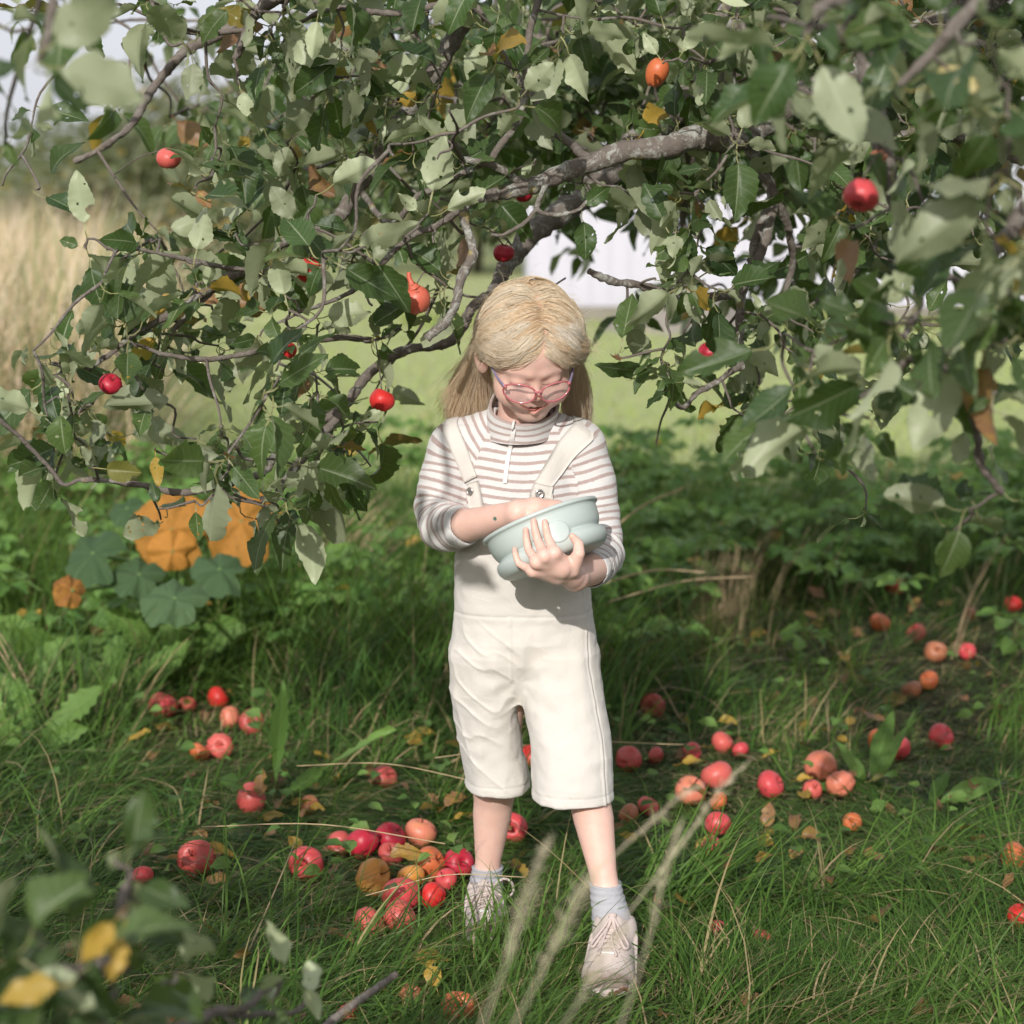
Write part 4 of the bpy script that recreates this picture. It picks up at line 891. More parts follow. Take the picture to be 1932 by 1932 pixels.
# ------------------------------------------------------------------ implicit surfaces
class Field:
    def __init__(s, lo, hi, h, init=0.04):
        s.h = h; s.lo = np.array(lo, float); s.n = np.ceil((np.array(hi) - s.lo) / h).astype(int) + 1
        s.f = np.full(s.n, init, np.float32)
    def win(s, lo, hi):
        a = np.maximum(np.floor((np.array(lo) - s.lo) / s.h).astype(int), 0)
        b = np.minimum(np.ceil((np.array(hi) - s.lo) / s.h).astype(int) + 1, s.n)
        if np.any(b <= a): return None
        sl = tuple(slice(i, j) for i, j in zip(a, b))
        ax = [(s.lo[k] + s.h * np.arange(a[k], b[k])).astype(np.float32) for k in range(3)]
        return sl, np.meshgrid(*ax, indexing='ij', sparse=True)
    def join(s, sl, d, k, mode):
        f = s.f[sl]
        if mode == 'sub':
            d = -d; h = np.maximum(k - np.abs(f - d), 0) / k
            s.f[sl] = np.maximum(f, d) + h * h * k * 0.25
        else:
            h = np.maximum(k - np.abs(f - d), 0) / k
            s.f[sl] = np.minimum(f, d) - h * h * k * 0.25
    def cone(s, a, b, ra, rb, k=0.01, mode='add'):
        a = np.array(a, float); b = np.array(b, float); m = max(ra, rb) + k + 0.012
        w = s.win(np.minimum(a, b) - m, np.maximum(a, b) + m)
        if not w: return
        sl, (X, Y, Z) = w; ba = b - a; L = max(ba @ ba, 1e-12)
        t = np.clip(((X - a[0]) * ba[0] + (Y - a[1]) * ba[1] + (Z - a[2]) * ba[2]) / L, 0, 1)
        d = np.sqrt((X - a[0] - t * ba[0]) ** 2 + (Y - a[1] - t * ba[1]) ** 2 + (Z - a[2] - t * ba[2]) ** 2) - (ra + t * (rb - ra))
        s.join(sl, d.astype(np.float32), k, mode)
    def chain(s, pts, rs, k=0.01):
        pts = np.array(pts, float); m = max(rs) + k + 0.012
        w = s.win(pts.min(0) - m, pts.max(0) + m)
        if not w: return
        sl, (X, Y, Z) = w; best = None
        for i in range(len(pts) - 1):
            a, b = pts[i], pts[i + 1]; ba = b - a; L = max(ba @ ba, 1e-12)
            t = np.clip(((X - a[0]) * ba[0] + (Y - a[1]) * ba[1] + (Z - a[2]) * ba[2]) / L, 0, 1)
            d = np.sqrt((X - a[0] - t * ba[0]) ** 2 + (Y - a[1] - t * ba[1]) ** 2 + (Z - a[2] - t * ba[2]) ** 2) - (rs[i] + t * (rs[i + 1] - rs[i]))
            best = d if best is None else np.minimum(best, d)
        s.join(sl, best.astype(np.float32), k, 'add')
    def ell(s, c, semi, M=None, k=0.01, mode='add'):
        """ellipsoid; the rows of M are its axes"""
        c = np.array(c, float); M = np.eye(3) if M is None else np.array(M); m = max(semi) + k + 0.012
        w = s.win(c - m, c + m)
        if not w: return
        sl, (X, Y, Z) = w; X = X - c[0]; Y = Y - c[1]; Z = Z - c[2]
        q = [(X * M[i, 0] + Y * M[i, 1] + Z * M[i, 2]) for i in range(3)]
        k0 = np.sqrt(sum((q[i] / semi[i]) ** 2 for i in range(3))); k1 = np.sqrt(sum((q[i] / semi[i] ** 2) ** 2 for i in range(3))) + 1e-6
        s.join(sl, (k0 * (k0 - 1) / k1).astype(np.float32), k, mode)
    def loft(s, rows, k=0.01, mode='add', p=2.0, pad=0.02):
        """rows of (z, cx, cy, ax, ay): an upright tube of elliptical section"""
        rows = sorted(rows); R = np.array(rows, float); m = 0.03
        lo = [(R[:, 1] - R[:, 3]).min() - m, (R[:, 2] - R[:, 4]).min() - m, R[0, 0] - pad]
        hi = [(R[:, 1] + R[:, 3]).max() + m, (R[:, 2] + R[:, 4]).max() + m, R[-1, 0] + pad]
        w = s.win(lo, hi)
        sl, (X, Y, Z) = w
        g = [np.interp(Z, R[:, 0], R[:, i]) for i in range(1, 5)]
        q = (np.abs((X - g[0]) / g[2]) ** p + np.abs((Y - g[1]) / g[3]) ** p) ** (1 / p)
        d = (q - 1) * np.minimum(g[2], g[3])
        d = np.maximum(d, np.maximum(R[0, 0] - Z, Z - R[-1, 0]))
        s.join(sl, d.astype(np.float32), k, mode)
    def mesh(s):
        f = s.f; n = s.n; ins = (f < 0)
        c = np.zeros(n - 1, np.uint8)
        for a in (0, 1):
            for b in (0, 1):
                for e in (0, 1):
                    c += ins[a:n[0] - 1 + a, b:n[1] - 1 + b, e:n[2] - 1 + e]
        I = np.argwhere((c > 0) & (c < 8)); del c
        key = (I[:, 0] * n[1] + I[:, 1]) * n[2] + I[:, 2]
        cor = np.array([(a, b, e) for a in (0, 1) for b in (0, 1) for e in (0, 1)])
        v = np.stack([f[I[:, 0] + a, I[:, 1] + b, I[:, 2] + e] for a, b, e in cor], 1).astype(float)
        acc = np.zeros((len(I), 3)); cnt = np.zeros(len(I))
        for p in range(8):
            for q in range(p + 1, 8):
                if np.abs(cor[p] - cor[q]).sum() != 1: continue
                m = (v[:, p] < 0) != (v[:, q] < 0)
                t = v[m, p] / (v[m, p] - v[m, q])
                acc[m] += cor[p] + t[:, None] * (cor[q] - cor[p]); cnt[m] += 1
        V = s.lo + s.h * (I + acc / cnt[:, None])
        Fq = []
        for ax in range(3):
            sl0 = [slice(1, n[k] - 1) for k in range(3)]; sl1 = list(sl0)
            sl0[ax] = slice(0, n[ax] - 1); sl1[ax] = slice(1, n[ax])
            A = ins[tuple(sl0)]; B = ins[tuple(sl1)]
            E = np.argwhere(A != B); flip = A[tuple(E.T)]
            off = np.array([1, 1, 1]); off[ax] = 0; E = E + off
            u, w = [(1, 2), (2, 0), (0, 1)][ax]
            q = []
            for du, dw in ((-1, -1), (0, -1), (0, 0), (-1, 0)):
                e = E.copy(); e[:, u] += du; e[:, w] += dw
                q.append(np.searchsorted(key, (e[:, 0] * n[1] + e[:, 1]) * n[2] + e[:, 2]))
            q = np.stack(q, 1); q[~flip] = q[~flip][:, ::-1]
            Fq.append(q)
        return V, np.concatenate(Fq)

def vnormals(V, F):
    a, b, c, d = (V[F[:, i]] for i in range(4))
    nf = np.cross(c - a, d - b); N = np.zeros_like(V)
    for i in range(4): np.add.at(N, F[:, i], nf)
    return nrm(N)

def bvh(V, F): return BVHTree.FromPolygons([tuple(v) for v in V], [tuple(int(i) for i in f) for f in F])

def hit(tree, px, py, off=0.0):
    o = Vector((0, 0, CAM_H)); d = Vector(ray(px, py)).normalized()
    h = tree.ray_cast(o, d)
    if h[0] is None:                                   # just past the outline: the nearest point of the surface
        q = Vector(P(px, py, 3.62)); h = tree.find_nearest(q)
        return np.array(h[0]) + nrm(np.array(q - h[0])) * off
    n = h[1] if h[1].dot(d) < 0 else -h[1]
    return np.array(h[0] + n * off)

# ------------------------------------------------------------------ head frame
def head_frame(yaw=11, pitch=33.5, roll=4):
    y, p, r = map(math.radians, (yaw, pitch, roll))
    def rot(v):
        x, yy, z = v
        yy, z = yy * math.cos(p) - z * math.sin(p), yy * math.sin(p) + z * math.cos(p)
        x, z = x * math.cos(r) + z * math.sin(r), -x * math.sin(r) + z * math.cos(r)
        return np.array([x, yy, z])
    X = rot((math.cos(y), math.sin(y), 0)); F = rot((math.sin(y), -math.cos(y), 0)); Z = rot((0, 0, 1))
    return np.array([X, F, Z])
HM = head_frame()
HC = P(998, 665, 3.56)
def H(x, f, z): return HC + x * HM[0] + f * HM[1] + z * HM[2]
def to_head(V): return (np.asarray(V) - HC) @ HM.T

person = empty('person', (0.03, 3.6, 0), 'blond child in pink glasses, striped jumper and cream overalls, looking down into a bowl', 'person')

# ------------------------------------------------------------------ materials of the figure
def m_skin():
    m, nt, out = mat('skin'); b = NB(nt)
    tint = b.attr('tint', 'Vector'); sep = b.n('ShaderNodeSeparateXYZ'); b.link(tint, sep.inputs[0])
    base = b.mix(b.noise(55, 3, b.obj()), (0.72, 0.44, 0.355), (0.77, 0.535, 0.455))
    c = b.mix(sep.outputs[0], base, (0.60, 0.16, 0.13))
    c = b.mix(sep.outputs[1], c, (0.16, 0.075, 0.05))
    c = b.mix(sep.outputs[2], c, (0.02, 0.16, 0.10))
    c = b.mix(b.attr('scalp'), c, (0.62, 0.44, 0.27))
    nm = b.bump(b.noise(900, 2, b.obj()), 0.12, 0.0006)
    b.link(b.principled(c, 0.48, 0.4, nm, sss=0.3, sssr=(0.012, 0.004, 0.002)), out.inputs[0])
    return m
M_skin = m_skin()

def m_cloth(name, striped):
    m, nt, out = mat(name); b = NB(nt)
    white = b.mix(b.noise(30, 3, b.obj()), (0.62, 0.605, 0.59), (0.68, 0.67, 0.66))
    if striped:
        t = b.attr('band')
        w = b.noise(40, 2, b.obj()); fuzz = b.noise(420, 2, b.obj())
        t2 = b.math('ADD', t, b.math('MULTIPLY', b.math('SUBTRACT', w, 0.5), 0.10))
        t2 = b.math('ADD', t2, b.math('MULTIPLY', b.math('SUBTRACT', fuzz, 0.5), 0.14))
        tri = b.math('ABSOLUTE', b.math('SUBTRACT', b.math('FRACT', t2), 0.5))
        s = b.math('MULTIPLY', b.math('SUBTRACT', 0.215, tri), 16.0, clamp=True)
        brown = b.mix(b.noise(160, 3, b.obj()), (0.36, 0.275, 0.255), (0.47, 0.375, 0.35))
        c = b.mix(s, white, brown)
        h = b.math('ADD', b.noise(700, 2, b.obj()), b.math('MULTIPLY', b.noise(60, 3, b.obj()), 1.5))
        nm = b.bump(h, 0.5, 0.0015)
        sh = b.principled(c, 0.95, 0.1, nm, sheen=0.25)
    else:
        white = b.mix(b.noise(9, 4, b.obj()), (0.62, 0.585, 0.535), (0.68, 0.65, 0.605))
        d = b.noise(4.5, 5, b.obj(), 0.6)
        white = b.mix(b.math('MULTIPLY', b.math('SUBTRACT', d, 0.52), 2.0, clamp=True), white, (0.70, 0.61, 0.50))
        h = b.math('ADD', b.noise(900, 2, b.obj()), b.math('MULTIPLY', b.noise(35, 4, b.obj(), 0.6, 0.6), 3.0))
        nm = b.bump(h, 0.35, 0.0022)
        sh = b.principled(white, 0.9, 0.15, nm, sheen=0.1)
    b.link(sh, out.inputs[0]); return m
M_shirt = m_cloth('striped_fleece', True); M_denim = m_cloth('cream_cotton', False)

# ------------------------------------------------------------------ bowl (built first: the hands rest on it)
B_C = P(1018, 981, 3.43)
_up = np.array([0, SP, CP]); _rt = np.array([1.0, 0, 0]); _fw = np.array([0, CP, -SP])
_ta, _tt = math.radians(21.5), math.radians(8)
B_AX = nrm(math.cos(_tt) * (-math.sin(_ta) * _rt + math.cos(_ta) * _up) + math.sin(_tt) * _fw)
B_U = nrm(np.cross(B_AX, _fw)); B_W = np.cross(B_AX, B_U)
prof = [(0.0875, -0.003), (0.0905, 0.0008), (0.0945, 0.002), (0.0985, 0.0010), (0.1000, -0.0018), (0.0992, -0.0046), (0.0962, -0.0056),
        (0.0950, -0.0068), (0.0945, -0.012), (0.0938, -0.020), (0.0928, -0.028), (0.0905, -0.035), (0.0880, -0.0398), (0.0858, -0.0415),
        (0.0856, -0.0432), (0.0872, -0.0442), (0.0915, -0.0465), (0.0942, -0.0510), (0.0948, -0.056), (0.0935, -0.062), (0.0895, -0.0690), (0.083, -0.0735), (0.065, -0.0755), (0.03, -0.0758), (0.0005, -0.0758)]
inner = [(0.0005, -0.0725), (0.05, -0.0725), (0.078, -0.070), (0.082, -0.060), (0.0822, -0.044), (0.0858, -0.036), (0.0875, -0.02)]
pr = np.array(prof + inner); ns = 96
ang = np.arange(ns) * 2 * math.pi / ns
pr2 = pr; nP = len(pr2)
BV = np.array([[B_C + r * (math.cos(a) * B_U + math.sin(a) * B_W) + z * B_AX for a in ang] for r, z in pr2]).reshape(-1, 3)
ii = np.arange(nP - 1)[:, None] * ns; jj = np.arange(ns)[None]; j2 = (jj + 1) % ns
keep = [i for i in range(nP - 1) if i != len(prof) - 1]
BF = np.stack([ii + jj, ii + ns + jj, ii + ns + j2, ii + j2], -1)[keep].reshape(-1, 4)
BF = np.concatenate([BF, np.stack([(nP - 1) * ns + jj[0], jj[0], j2[0], (nP - 1) * ns + j2[0]], -1)])
M_bowl = simple('sage_silicone', (0.49, 0.555, 0.53), 0.42, 0.45, bump=(500, 0.04, 0.0005))
bowl = mk('bowl', BV, BF, M_bowl)
tag(bowl, 'pale sage green silicone bowl with a double bulge, tilted in the child\'s hands', 'bowl')
T_bowl = bvh(BV, BF)
# round tab on the side
_h0 = hit(T_bowl, 1051, 1004) - B_C; _z0 = _h0 @ B_AX; _t0 = math.atan2(_h0 @ B_W, _h0 @ B_U)
rings = []
for q, off in ((1.06, -0.004), (1.0, 0.0005), (0.95, 0.0018), (0.8, 0.0023), (0.3, 0.0023)):
    ring = []
    for a in np.arange(28) * 2 * math.pi / 28:
        z = _z0 + 0.0185 * q * math.sin(a); th = _t0 + 0.0205 * q * math.cos(a) / 0.095
        rr_ = np.interp(z, [-0.062, -0.045, -0.02], [0.0950, 0.0940, 0.0935]) + off
        ring.append(B_C + z * B_AX + rr_ * (math.cos(th) * B_U + math.sin(th) * B_W))
    rings.append(ring)
TV = np.array(rings).reshape(-1, 3); k = np.arange(28); TF = []
for i in range(4): TF.append(np.stack([i * 28 + k, i * 28 + (k + 1) % 28, (i + 1) * 28 + (k + 1) % 28, (i + 1) * 28 + k], -1))
TV = np.vstack([TV, TV[-28:].mean(0)])
mk('tab', TV, [np.concatenate(TF), np.stack([112 + k, 112 + (k + 1) % 28, np.full(28, 140)], -1)], M_bowl).parent = bowl

# ------------------------------------------------------------------ body
HB = 0.0017
body = Field((-0.165, 3.265, 0.02), (0.215, 3.80, 1.185), HB)
# head
hp = lambda *a: H(*a)
MH = HM
body.ell(hp(0, -0.012, 0.026), (0.0745, 0.088, 0.074), MH, 0.01)
body.ell(hp(0, 0.030, -0.022), (0.061, 0.050, 0.064), MH, 0.02)
body.ell(hp(0, 0.040, 0.034), (0.055, 0.038, 0.045), MH, 0.02)
body.ell(hp(0, 0.052, -0.080), (0.026, 0.023, 0.020), MH, 0.030)
for s in (-1, 1):
    body.ell(hp(s * 0.035, 0.050, -0.038), (0.026, 0.027, 0.026), MH, 0.020)       # cheeks
    body.ell(hp(s * 0.026, 0.092, 0.001), (0.018, 0.014, 0.012), MH, 0.012, 'sub')  # sockets
    body.ell(hp(s * 0.026, 0.0655, -0.001), (0.0165, 0.0150, 0.0125), MH, 0.006)    # closed lids
    body.cone(hp(s * 0.012, 0.0765, 0.015), hp(s * 0.040, 0.066, 0.0165), 0.0035, 0.0025, 0.016)  # brow
    body.ell(hp(s * 0.0085, 0.0815, -0.0280), (0.0060, 0.0066, 0.0053), MH, 0.006)   # nose wings
    body.ell(hp(s * 0.079, -0.004, -0.010), (0.0085, 0.0190, 0.0300), nrm(MH + np.array([0.45 * s * MH[1], -0.45 * s * MH[0], MH[2] * 0])), 0.006)  # ears
    body.ell(hp(s * 0.088, 0.006, -0.006), (0.0065, 0.0100, 0.0175), MH, 0.004, 'sub')
body.chain([hp(0, 0.074, 0.004), hp(0, 0.081, -0.014), hp(0, 0.0880, -0.0235)], [0.0050, 0.0060, 0.0080], 0.009)
for s in (-1, 1): body.ell(hp(s * 0.0050, 0.0855, -0.0325), (0.0026, 0.0035, 0.0026), MH, 0.002, 'sub')
body.ell(hp(0, 0.066, -0.049), (0.026, 0.0135, 0.015), MH, 0.014)                   # muzzle
for s in (-1, 1):
    body.cone(hp(0, 0.0755, -0.0500), hp(s * 0.025, 0.0655, -0.0415), 0.0034, 0.0018, 0.005)   # upper lip
    body.cone(hp(0, 0.0790, -0.0625), hp(s * 0.020, 0.0700, -0.0520), 0.0048, 0.0026, 0.005)   # lower lip
    body.cone(hp(0, 0.0800, -0.0568), hp(s * 0.0265, 0.0705, -0.0430), 0.0040, 0.0014, 0.002, 'sub')
# neck and torso
NB_ = P(985, 806, 3.63)
body.cone(hp(0, -0.018, -0.055), NB_, 0.043, 0.042, 0.02)
body.cone(P(905, 838, 3.64), P(1060, 838, 3.64), 0.035, 0.035, 0.03)
body.loft([(P(980, y, 3.64)[2], P(x, y, 3.64)[0], 3.64, w, d) for y, x, w, d in
           ((850, 980, 0.085, 0.048), (950, 982, 0.09, 0.055), (1080, 986, 0.088, 0.058), (1200, 990, 0.098, 0.062), (1285, 992, 0.095, 0.06))], 0.03)
# legs
hipL, hipR = P(940, 1250, 3.645), P(1045, 1250, 3.635)
kneeL, kneeR = P(934, 1478, 3.68), P(1105, 1475, 3.56)
ankL, ankR = P(918, 1655, 3.725), P(1146, 1690, 3.505)
def leg(hip, knee, ank, calf):
    body.cone(hip, knee, 0.054, 0.037, 0.02)
    m1 = knee * 0.66 + ank * 0.34 + np.array(calf); m2 = knee * 0.2 + ank * 0.8
    body.chain([knee, m1, m2, ank], [0.036, 0.0345, 0.0235, 0.0225], 0.018)
leg(hipL, kneeL, ankL, (0.000, 0.006, 0)); leg(hipR, kneeR, ankR, (0.0015, 0.006, 0))
for ank, toe, z in ((ankL, P(912, 1775, 3.585), 0.03), (ankR, P(1140, 1858, 3.345), 0.03)):
    t = np.array([toe[0], toe[1] + 0.03, 0.045]); hl = np.array([ank[0], ank[1] + 0.02, 0.045])
    t = (hl + t) / 2; body.chain([ank, hl, t], [0.0225, 0.020, 0.015], 0.01)
# arms inside the sleeves
shL, shR = P(858, 845, 3.64), P(1098, 845, 3.64)
elL, elR = P(828, 975, 3.62), P(1138, 1045, 3.60)
cuL, cuR = P(884, 991, 3.50), P(1116, 1074, 3.455)
body.chain([shL, elL], [0.030, 0.026], 0.02); body.chain([shR, elR], [0.030, 0.026], 0.02)
wrL = P(978, 967, 3.40)
body.chain([elL, cuL, wrL], [0.029, 0.0275, 0.0195], 0.014)
# hand reaching behind the rim
pmL = P(1010, 962, 3.405)
body.cone(wrL, pmL, 0.0185, 0.018, 0.01); body.cone(pmL, P(1050, 962, 3.42), 0.0185, 0.0165, 0.01)
kn = [P(1060, 958, 3.375), P(1066, 964, 3.395), P(1070, 972, 3.415), P(1070, 980, 3.435)]
for i, q in enumerate(kn):
    tip = q + B_AX * -0.035 + B_U * 0.004 + np.array([0.012, 0, 0]); midp = q + np.array([0.013, 0, -0.010])
    body.chain([P(1048, 963, 3.395 + 0.012 * i), q, midp, tip], [0.009, 0.0075, 0.0068, 0.0055], 0.004)
body.chain([P(1005, 975, 3.385), P(1030, 988, 3.372), P(1045, 1000, 3.385)], [0.009, 0.0075, 0.006], 0.006)
# holding hand
wrR = P(1084, 1090, 3.375)
body.chain([elR, cuR, wrR], [0.030, 0.0265, 0.0205], 0.014)
def onb(px, py, off):
    p = hit(T_bowl, px, py, 0)
    return p + nrm(-ray(px, py)) * off if p is not None else None
def at_y(px, py, Y): return P(px, py, Y)
mcp = {'index': (1046, 1044, 3.302), 'middle': (1027, 1050, 3.296), 'ring': (1013, 1061, 3.300), 'pinky': (1006, 1077, 3.312)}
pip = {'index': (1034, 1014), 'middle': (1014, 1018), 'ring': (997, 1037), 'pinky': (979, 1064)}
dip = {'index': (1030, 997), 'middle': (1009, 998), 'ring': (993, 1017), 'pinky': (973, 1049)}
tip = {'index': (1028, 985), 'middle': (1007, 983), 'ring': (992, 1000), 'pinky': (971, 1037)}
rad = {'index': (0.0088, 0.0066, 0.0058, 0.0050), 'middle': (0.0088, 0.0068, 0.0060, 0.0051), 'ring': (0.0086, 0.0064, 0.0056, 0.0048), 'pinky': (0.0080, 0.0056, 0.0049, 0.0042)}
palm = P(1058, 1070, 3.322)
for f in mcp:
    m_ = P(*mcp[f]); p_ = onb(*pip[f], 0.0085); d_ = onb(*dip[f], 0.0060); t_ = onb(*tip[f], 0.0050)
    r = rad[f]
    body.chain([m_, p_, d_, t_], [r[0], r[1], r[2], r[3]], 0.0022)
    body.cone(palm, m_, 0.0135, r[0] + 0.0012, 0.006)
    body.cone(wrR + (palm - wrR) * 0.3, m_, 0.016, r[0] + 0.001, 0.007)
body.cone(wrR, palm, 0.0195, 0.0165, 0.012)
body.cone(P(1050, 1086, 3.335), P(1025, 1078, 3.325), 0.014, 0.011, 0.010)
th0, th1, th2, th3 = P(1078, 1073, 3.330), P(1092, 1045, 3.318), onb(1092, 1027, 0.0085), onb(1080, 1012, 0.0050)
body.chain([th0, th1, th2, th3], [0.0150, 0.0098, 0.0080, 0.0055], 0.005)
V, F = body.mesh(); del body
print('body verts', len(V))
L = to_head(V)
lip = np.zeros(len(V)); dark = np.zeros(len(V)); green = np.zeros(len(V))
m = (L[:, 1] > 0.050) & (np.abs(L[:, 0]) < 0.029)
zc = -0.0568 + 0.0138 * np.abs(L[:, 0] / 0.0265) ** 1.5
dz = L[:, 2] - zc
lip[m] = (np.clip(1 - np.abs(dz[m] + 0.0015) / 0.0066, 0, 1) ** 0.6) * np.clip((0.0270 - np.abs(L[m, 0])) / 0.007, 0, 1) * 0.75
dark[m] = np.maximum(dark[m], np.clip(1.3 - np.abs(dz[m]) / 0.0019, 0, 1) * np.clip((0.0265 - np.abs(L[m, 0])) / 0.004, 0, 1) * 0.85)
for s in (-1, 1):
    me_ = (L[:, 1] > 0.05)
    xx = (L[:, 0] - s * 0.026) / 0.0165
    zl = -0.0085 + 0.0035 * xx ** 2
    dark = np.maximum(dark, np.where(me_ & (np.abs(xx) < 1), np.clip(1 - np.abs(L[:, 2] - zl) / 0.0022, 0, 1) * 0.75, 0))
    zb = 0.0175 - 0.003 * xx ** 2                                   # faint brow
    dark = np.maximum(dark, np.where(me_ & (np.abs(xx) < 1.05), np.clip(1 - np.abs(L[:, 2] - zb) / 0.0030, 0, 1) * 0.16, 0))
    ck = np.exp(-(((L[:, 0] - s * 0.038) / 0.018) ** 2 + ((L[:, 2] + 0.034) / 0.016) ** 2)) * 0.15
    lip = np.maximum(lip, np.where(me_, ck, 0))
    er = np.exp(-(((L[:, 0] - s * 0.082) / 0.010) ** 2 + ((L[:, 1] - 0.002) / 0.013) ** 2 + ((L[:, 2] + 0.001) / 0.02) ** 2)) * 0.35
    lip = np.maximum(lip, er)
lip = np.maximum(lip, np.where(L[:, 1] > 0.07, np.exp(-((L[:, 0] / 0.012) ** 2 + ((L[:, 2] + 0.025) / 0.009) ** 2)) * 0.13, 0))
lip = np.maximum(lip, np.where((L[:, 2] > 0.05) & (L[:, 1] > -0.08), 0.10, 0))
for f in tip:
    q = onb(*tip[f], 0.006); lip = np.maximum(lip, np.exp(-np.sum((V - q) ** 2, 1) / 0.007 ** 2) * 0.22)
lip = np.maximum(lip, np.exp(-np.sum((V - th3) ** 2, 1) / 0.008 ** 2) * 0.22)
q = P(935, 978, 3.43); q[1] = V[np.argmin(np.sum((V - P(934, 977, 3.42)) ** 2, 1)), 1]
dd = np.sqrt((V[:, 0] - P(934, 978, q[1])[0]) ** 2 + (V[:, 2] - P(934, 978, q[1])[2]) ** 2)
green = np.where((dd < 0.003) & (V[:, 1] < 3.46), 0.9, 0)
sc_ = np.where(L[:, 1] > 0.02, 0.052, np.where(L[:, 1] > -0.03, 0.052 - (0.02 - L[:, 1]) * 1.2, -0.03))
scalp = np.clip((L[:, 2] - sc_) / 0.006, 0, 1) * np.clip(np.abs(L[:, 0] - 0.010) / 0.006 - 0.4, 0, 1) * (L[:, 2] > -0.04)
mk('body', V, F, M_skin, person, attrs={'tint': np.stack([lip, dark, green], 1), 'scalp': scalp})

# ------------------------------------------------------------------ jumper
def fold_noise(V, N, amp, sc, seed, squeeze=(1, 1, 1)):
    q = V * np.array(squeeze) / sc
    n = vnoise(q, seed); n2 = vnoise(q * 2.1 + 7, seed + 1)
    r = (1 - np.abs(n)) ** 2 - 0.5 + 0.4 * n2
    return V + N * (amp * r)[:, None]

sh = Field((-0.20, 3.41, 0.62), (0.225, 3.76, 1.03), 0.0021)
row = lambda y, x, w, d, Y=3.64: (P(x, y, Y)[2], P(x, y, Y)[0], Y, w, d)
sh.loft([row(822, 975, 0.075, 0.045), row(842, 976, 0.098, 0.062), row(880, 978, 0.103, 0.072), row(950, 982, 0.106, 0.077), row(1060, 985, 0.108, 0.078), row(1120, 985, 0.105, 0.076)], 0.03, p=2.3)
sh.cone(P(940, 812, 3.635), P(862, 842, 3.64), 0.040, 0.044, 0.03)
sh.cone(P(1020, 812, 3.635), P(1090, 842, 3.64), 0.040, 0.044, 0.03)
# sleeves
slL = [P(860, 848, 3.64), P(840, 905, 3.63), P(825, 962, 3.615), P(838, 996, 3.58), P(872, 993, 3.52)]
slLr = [0.044, 0.044, 0.041, 0.041, 0.0345]
slR = [P(1092, 848, 3.64), P(1116, 910, 3.63), P(1130, 985, 3.62), P(1138, 1045, 3.59), P(1117, 1074, 3.465)]
slRr = [0.044, 0.042, 0.038, 0.038, 0.0315]
sh.chain(slL[:2], slLr[:2], 0.02); sh.chain(slR[:2], slRr[:2], 0.02); sh.chain(slL, slLr, 0.006); sh.chain(slR, slRr, 0.006)
for a, b_, r in ((slL[-1], wrL, 0.0288), (slR[-1], wrR, 0.0275)):     # open the cuffs
    d = nrm(b_ - a); sh.cone(a - d * 0.02, a + d * 0.06, r, r, 0.004, 'sub')
    e = a + d * (0.006 + 0.05); sh.ell(e + d * 0.0, (0.05, 0.06, 0.06), nrm(np.array([d, np.cross(d, [0, 0, 1]), np.cross(d, np.cross(d, [0, 0, 1]))])), 0.002, 'sub')
sh.cone(NB_ + [0, 0.0, 0.0], P(985, 760, 3.60), 0.046, 0.046, 0.004, 'sub')
V, F = sh.mesh(); N = vnormals(V, F)
def along(V, pts):
    """arc length and distance of the nearest point on a polyline"""
    pts = np.array(pts); best = np.full(len(V), 9.0); arc = np.zeros(len(V)); s = 0
    for a, b_ in zip(pts[:-1], pts[1:]):
        ab = b_ - a; Lg = np.linalg.norm(ab); t = np.clip((V - a) @ ab / Lg ** 2, -0.3, 1.3 if b_ is pts[-1] else 1)
        d = np.linalg.norm(V - a - np.clip(t, 0, 1)[:, None] * ab, axis=1); m = d < best
        best[m] = d[m]; arc[m] = s + t[m] * Lg; s += Lg
    return arc, best
apL = [P(930, 800, 3.64)] + slL; apR = [P(1030, 800, 3.64)] + slR
cL = catmull(apL, 8); cR = catmull(apR, 8)
aL, dL = along(V, cL); aR, dR = along(V, cR)
V0 = V.copy()
# raglan seams run from the collar down to the armpits
def seam_side(V, p0, p1, sgn):
    (x0, y0), (x1, y1) = (p0[0], p0[2]), (p1[0], p1[2])
    return sgn * ((V[:, 0] - x0) * (y1 - y0) - (V[:, 2] - y0) * (x1 - x0))
A0, A1 = P(930, 790, 3.57), P(884, 905, 3.57)
B0, B1 = P(1046, 790, 3.57), P(1087, 905, 3.57)
sL = seam_side(V, A0, A1, 1); sR = seam_side(V, B0, B1, -1)
inL = (sL > 0) & (V[:, 2] > A1[2]) | ((V[:, 2] <= A1[2]) & (V[:, 0] < A1[0] - 0.004))
inR = (sR > 0) & (V[:, 2] > B1[2]) | ((V[:, 2] <= B1[2]) & (V[:, 0] > B1[0] + 0.004))
inR |= (aR > 0.26) & (dR < 0.05); inL |= (aL > 0.235) & (dL < 0.052)
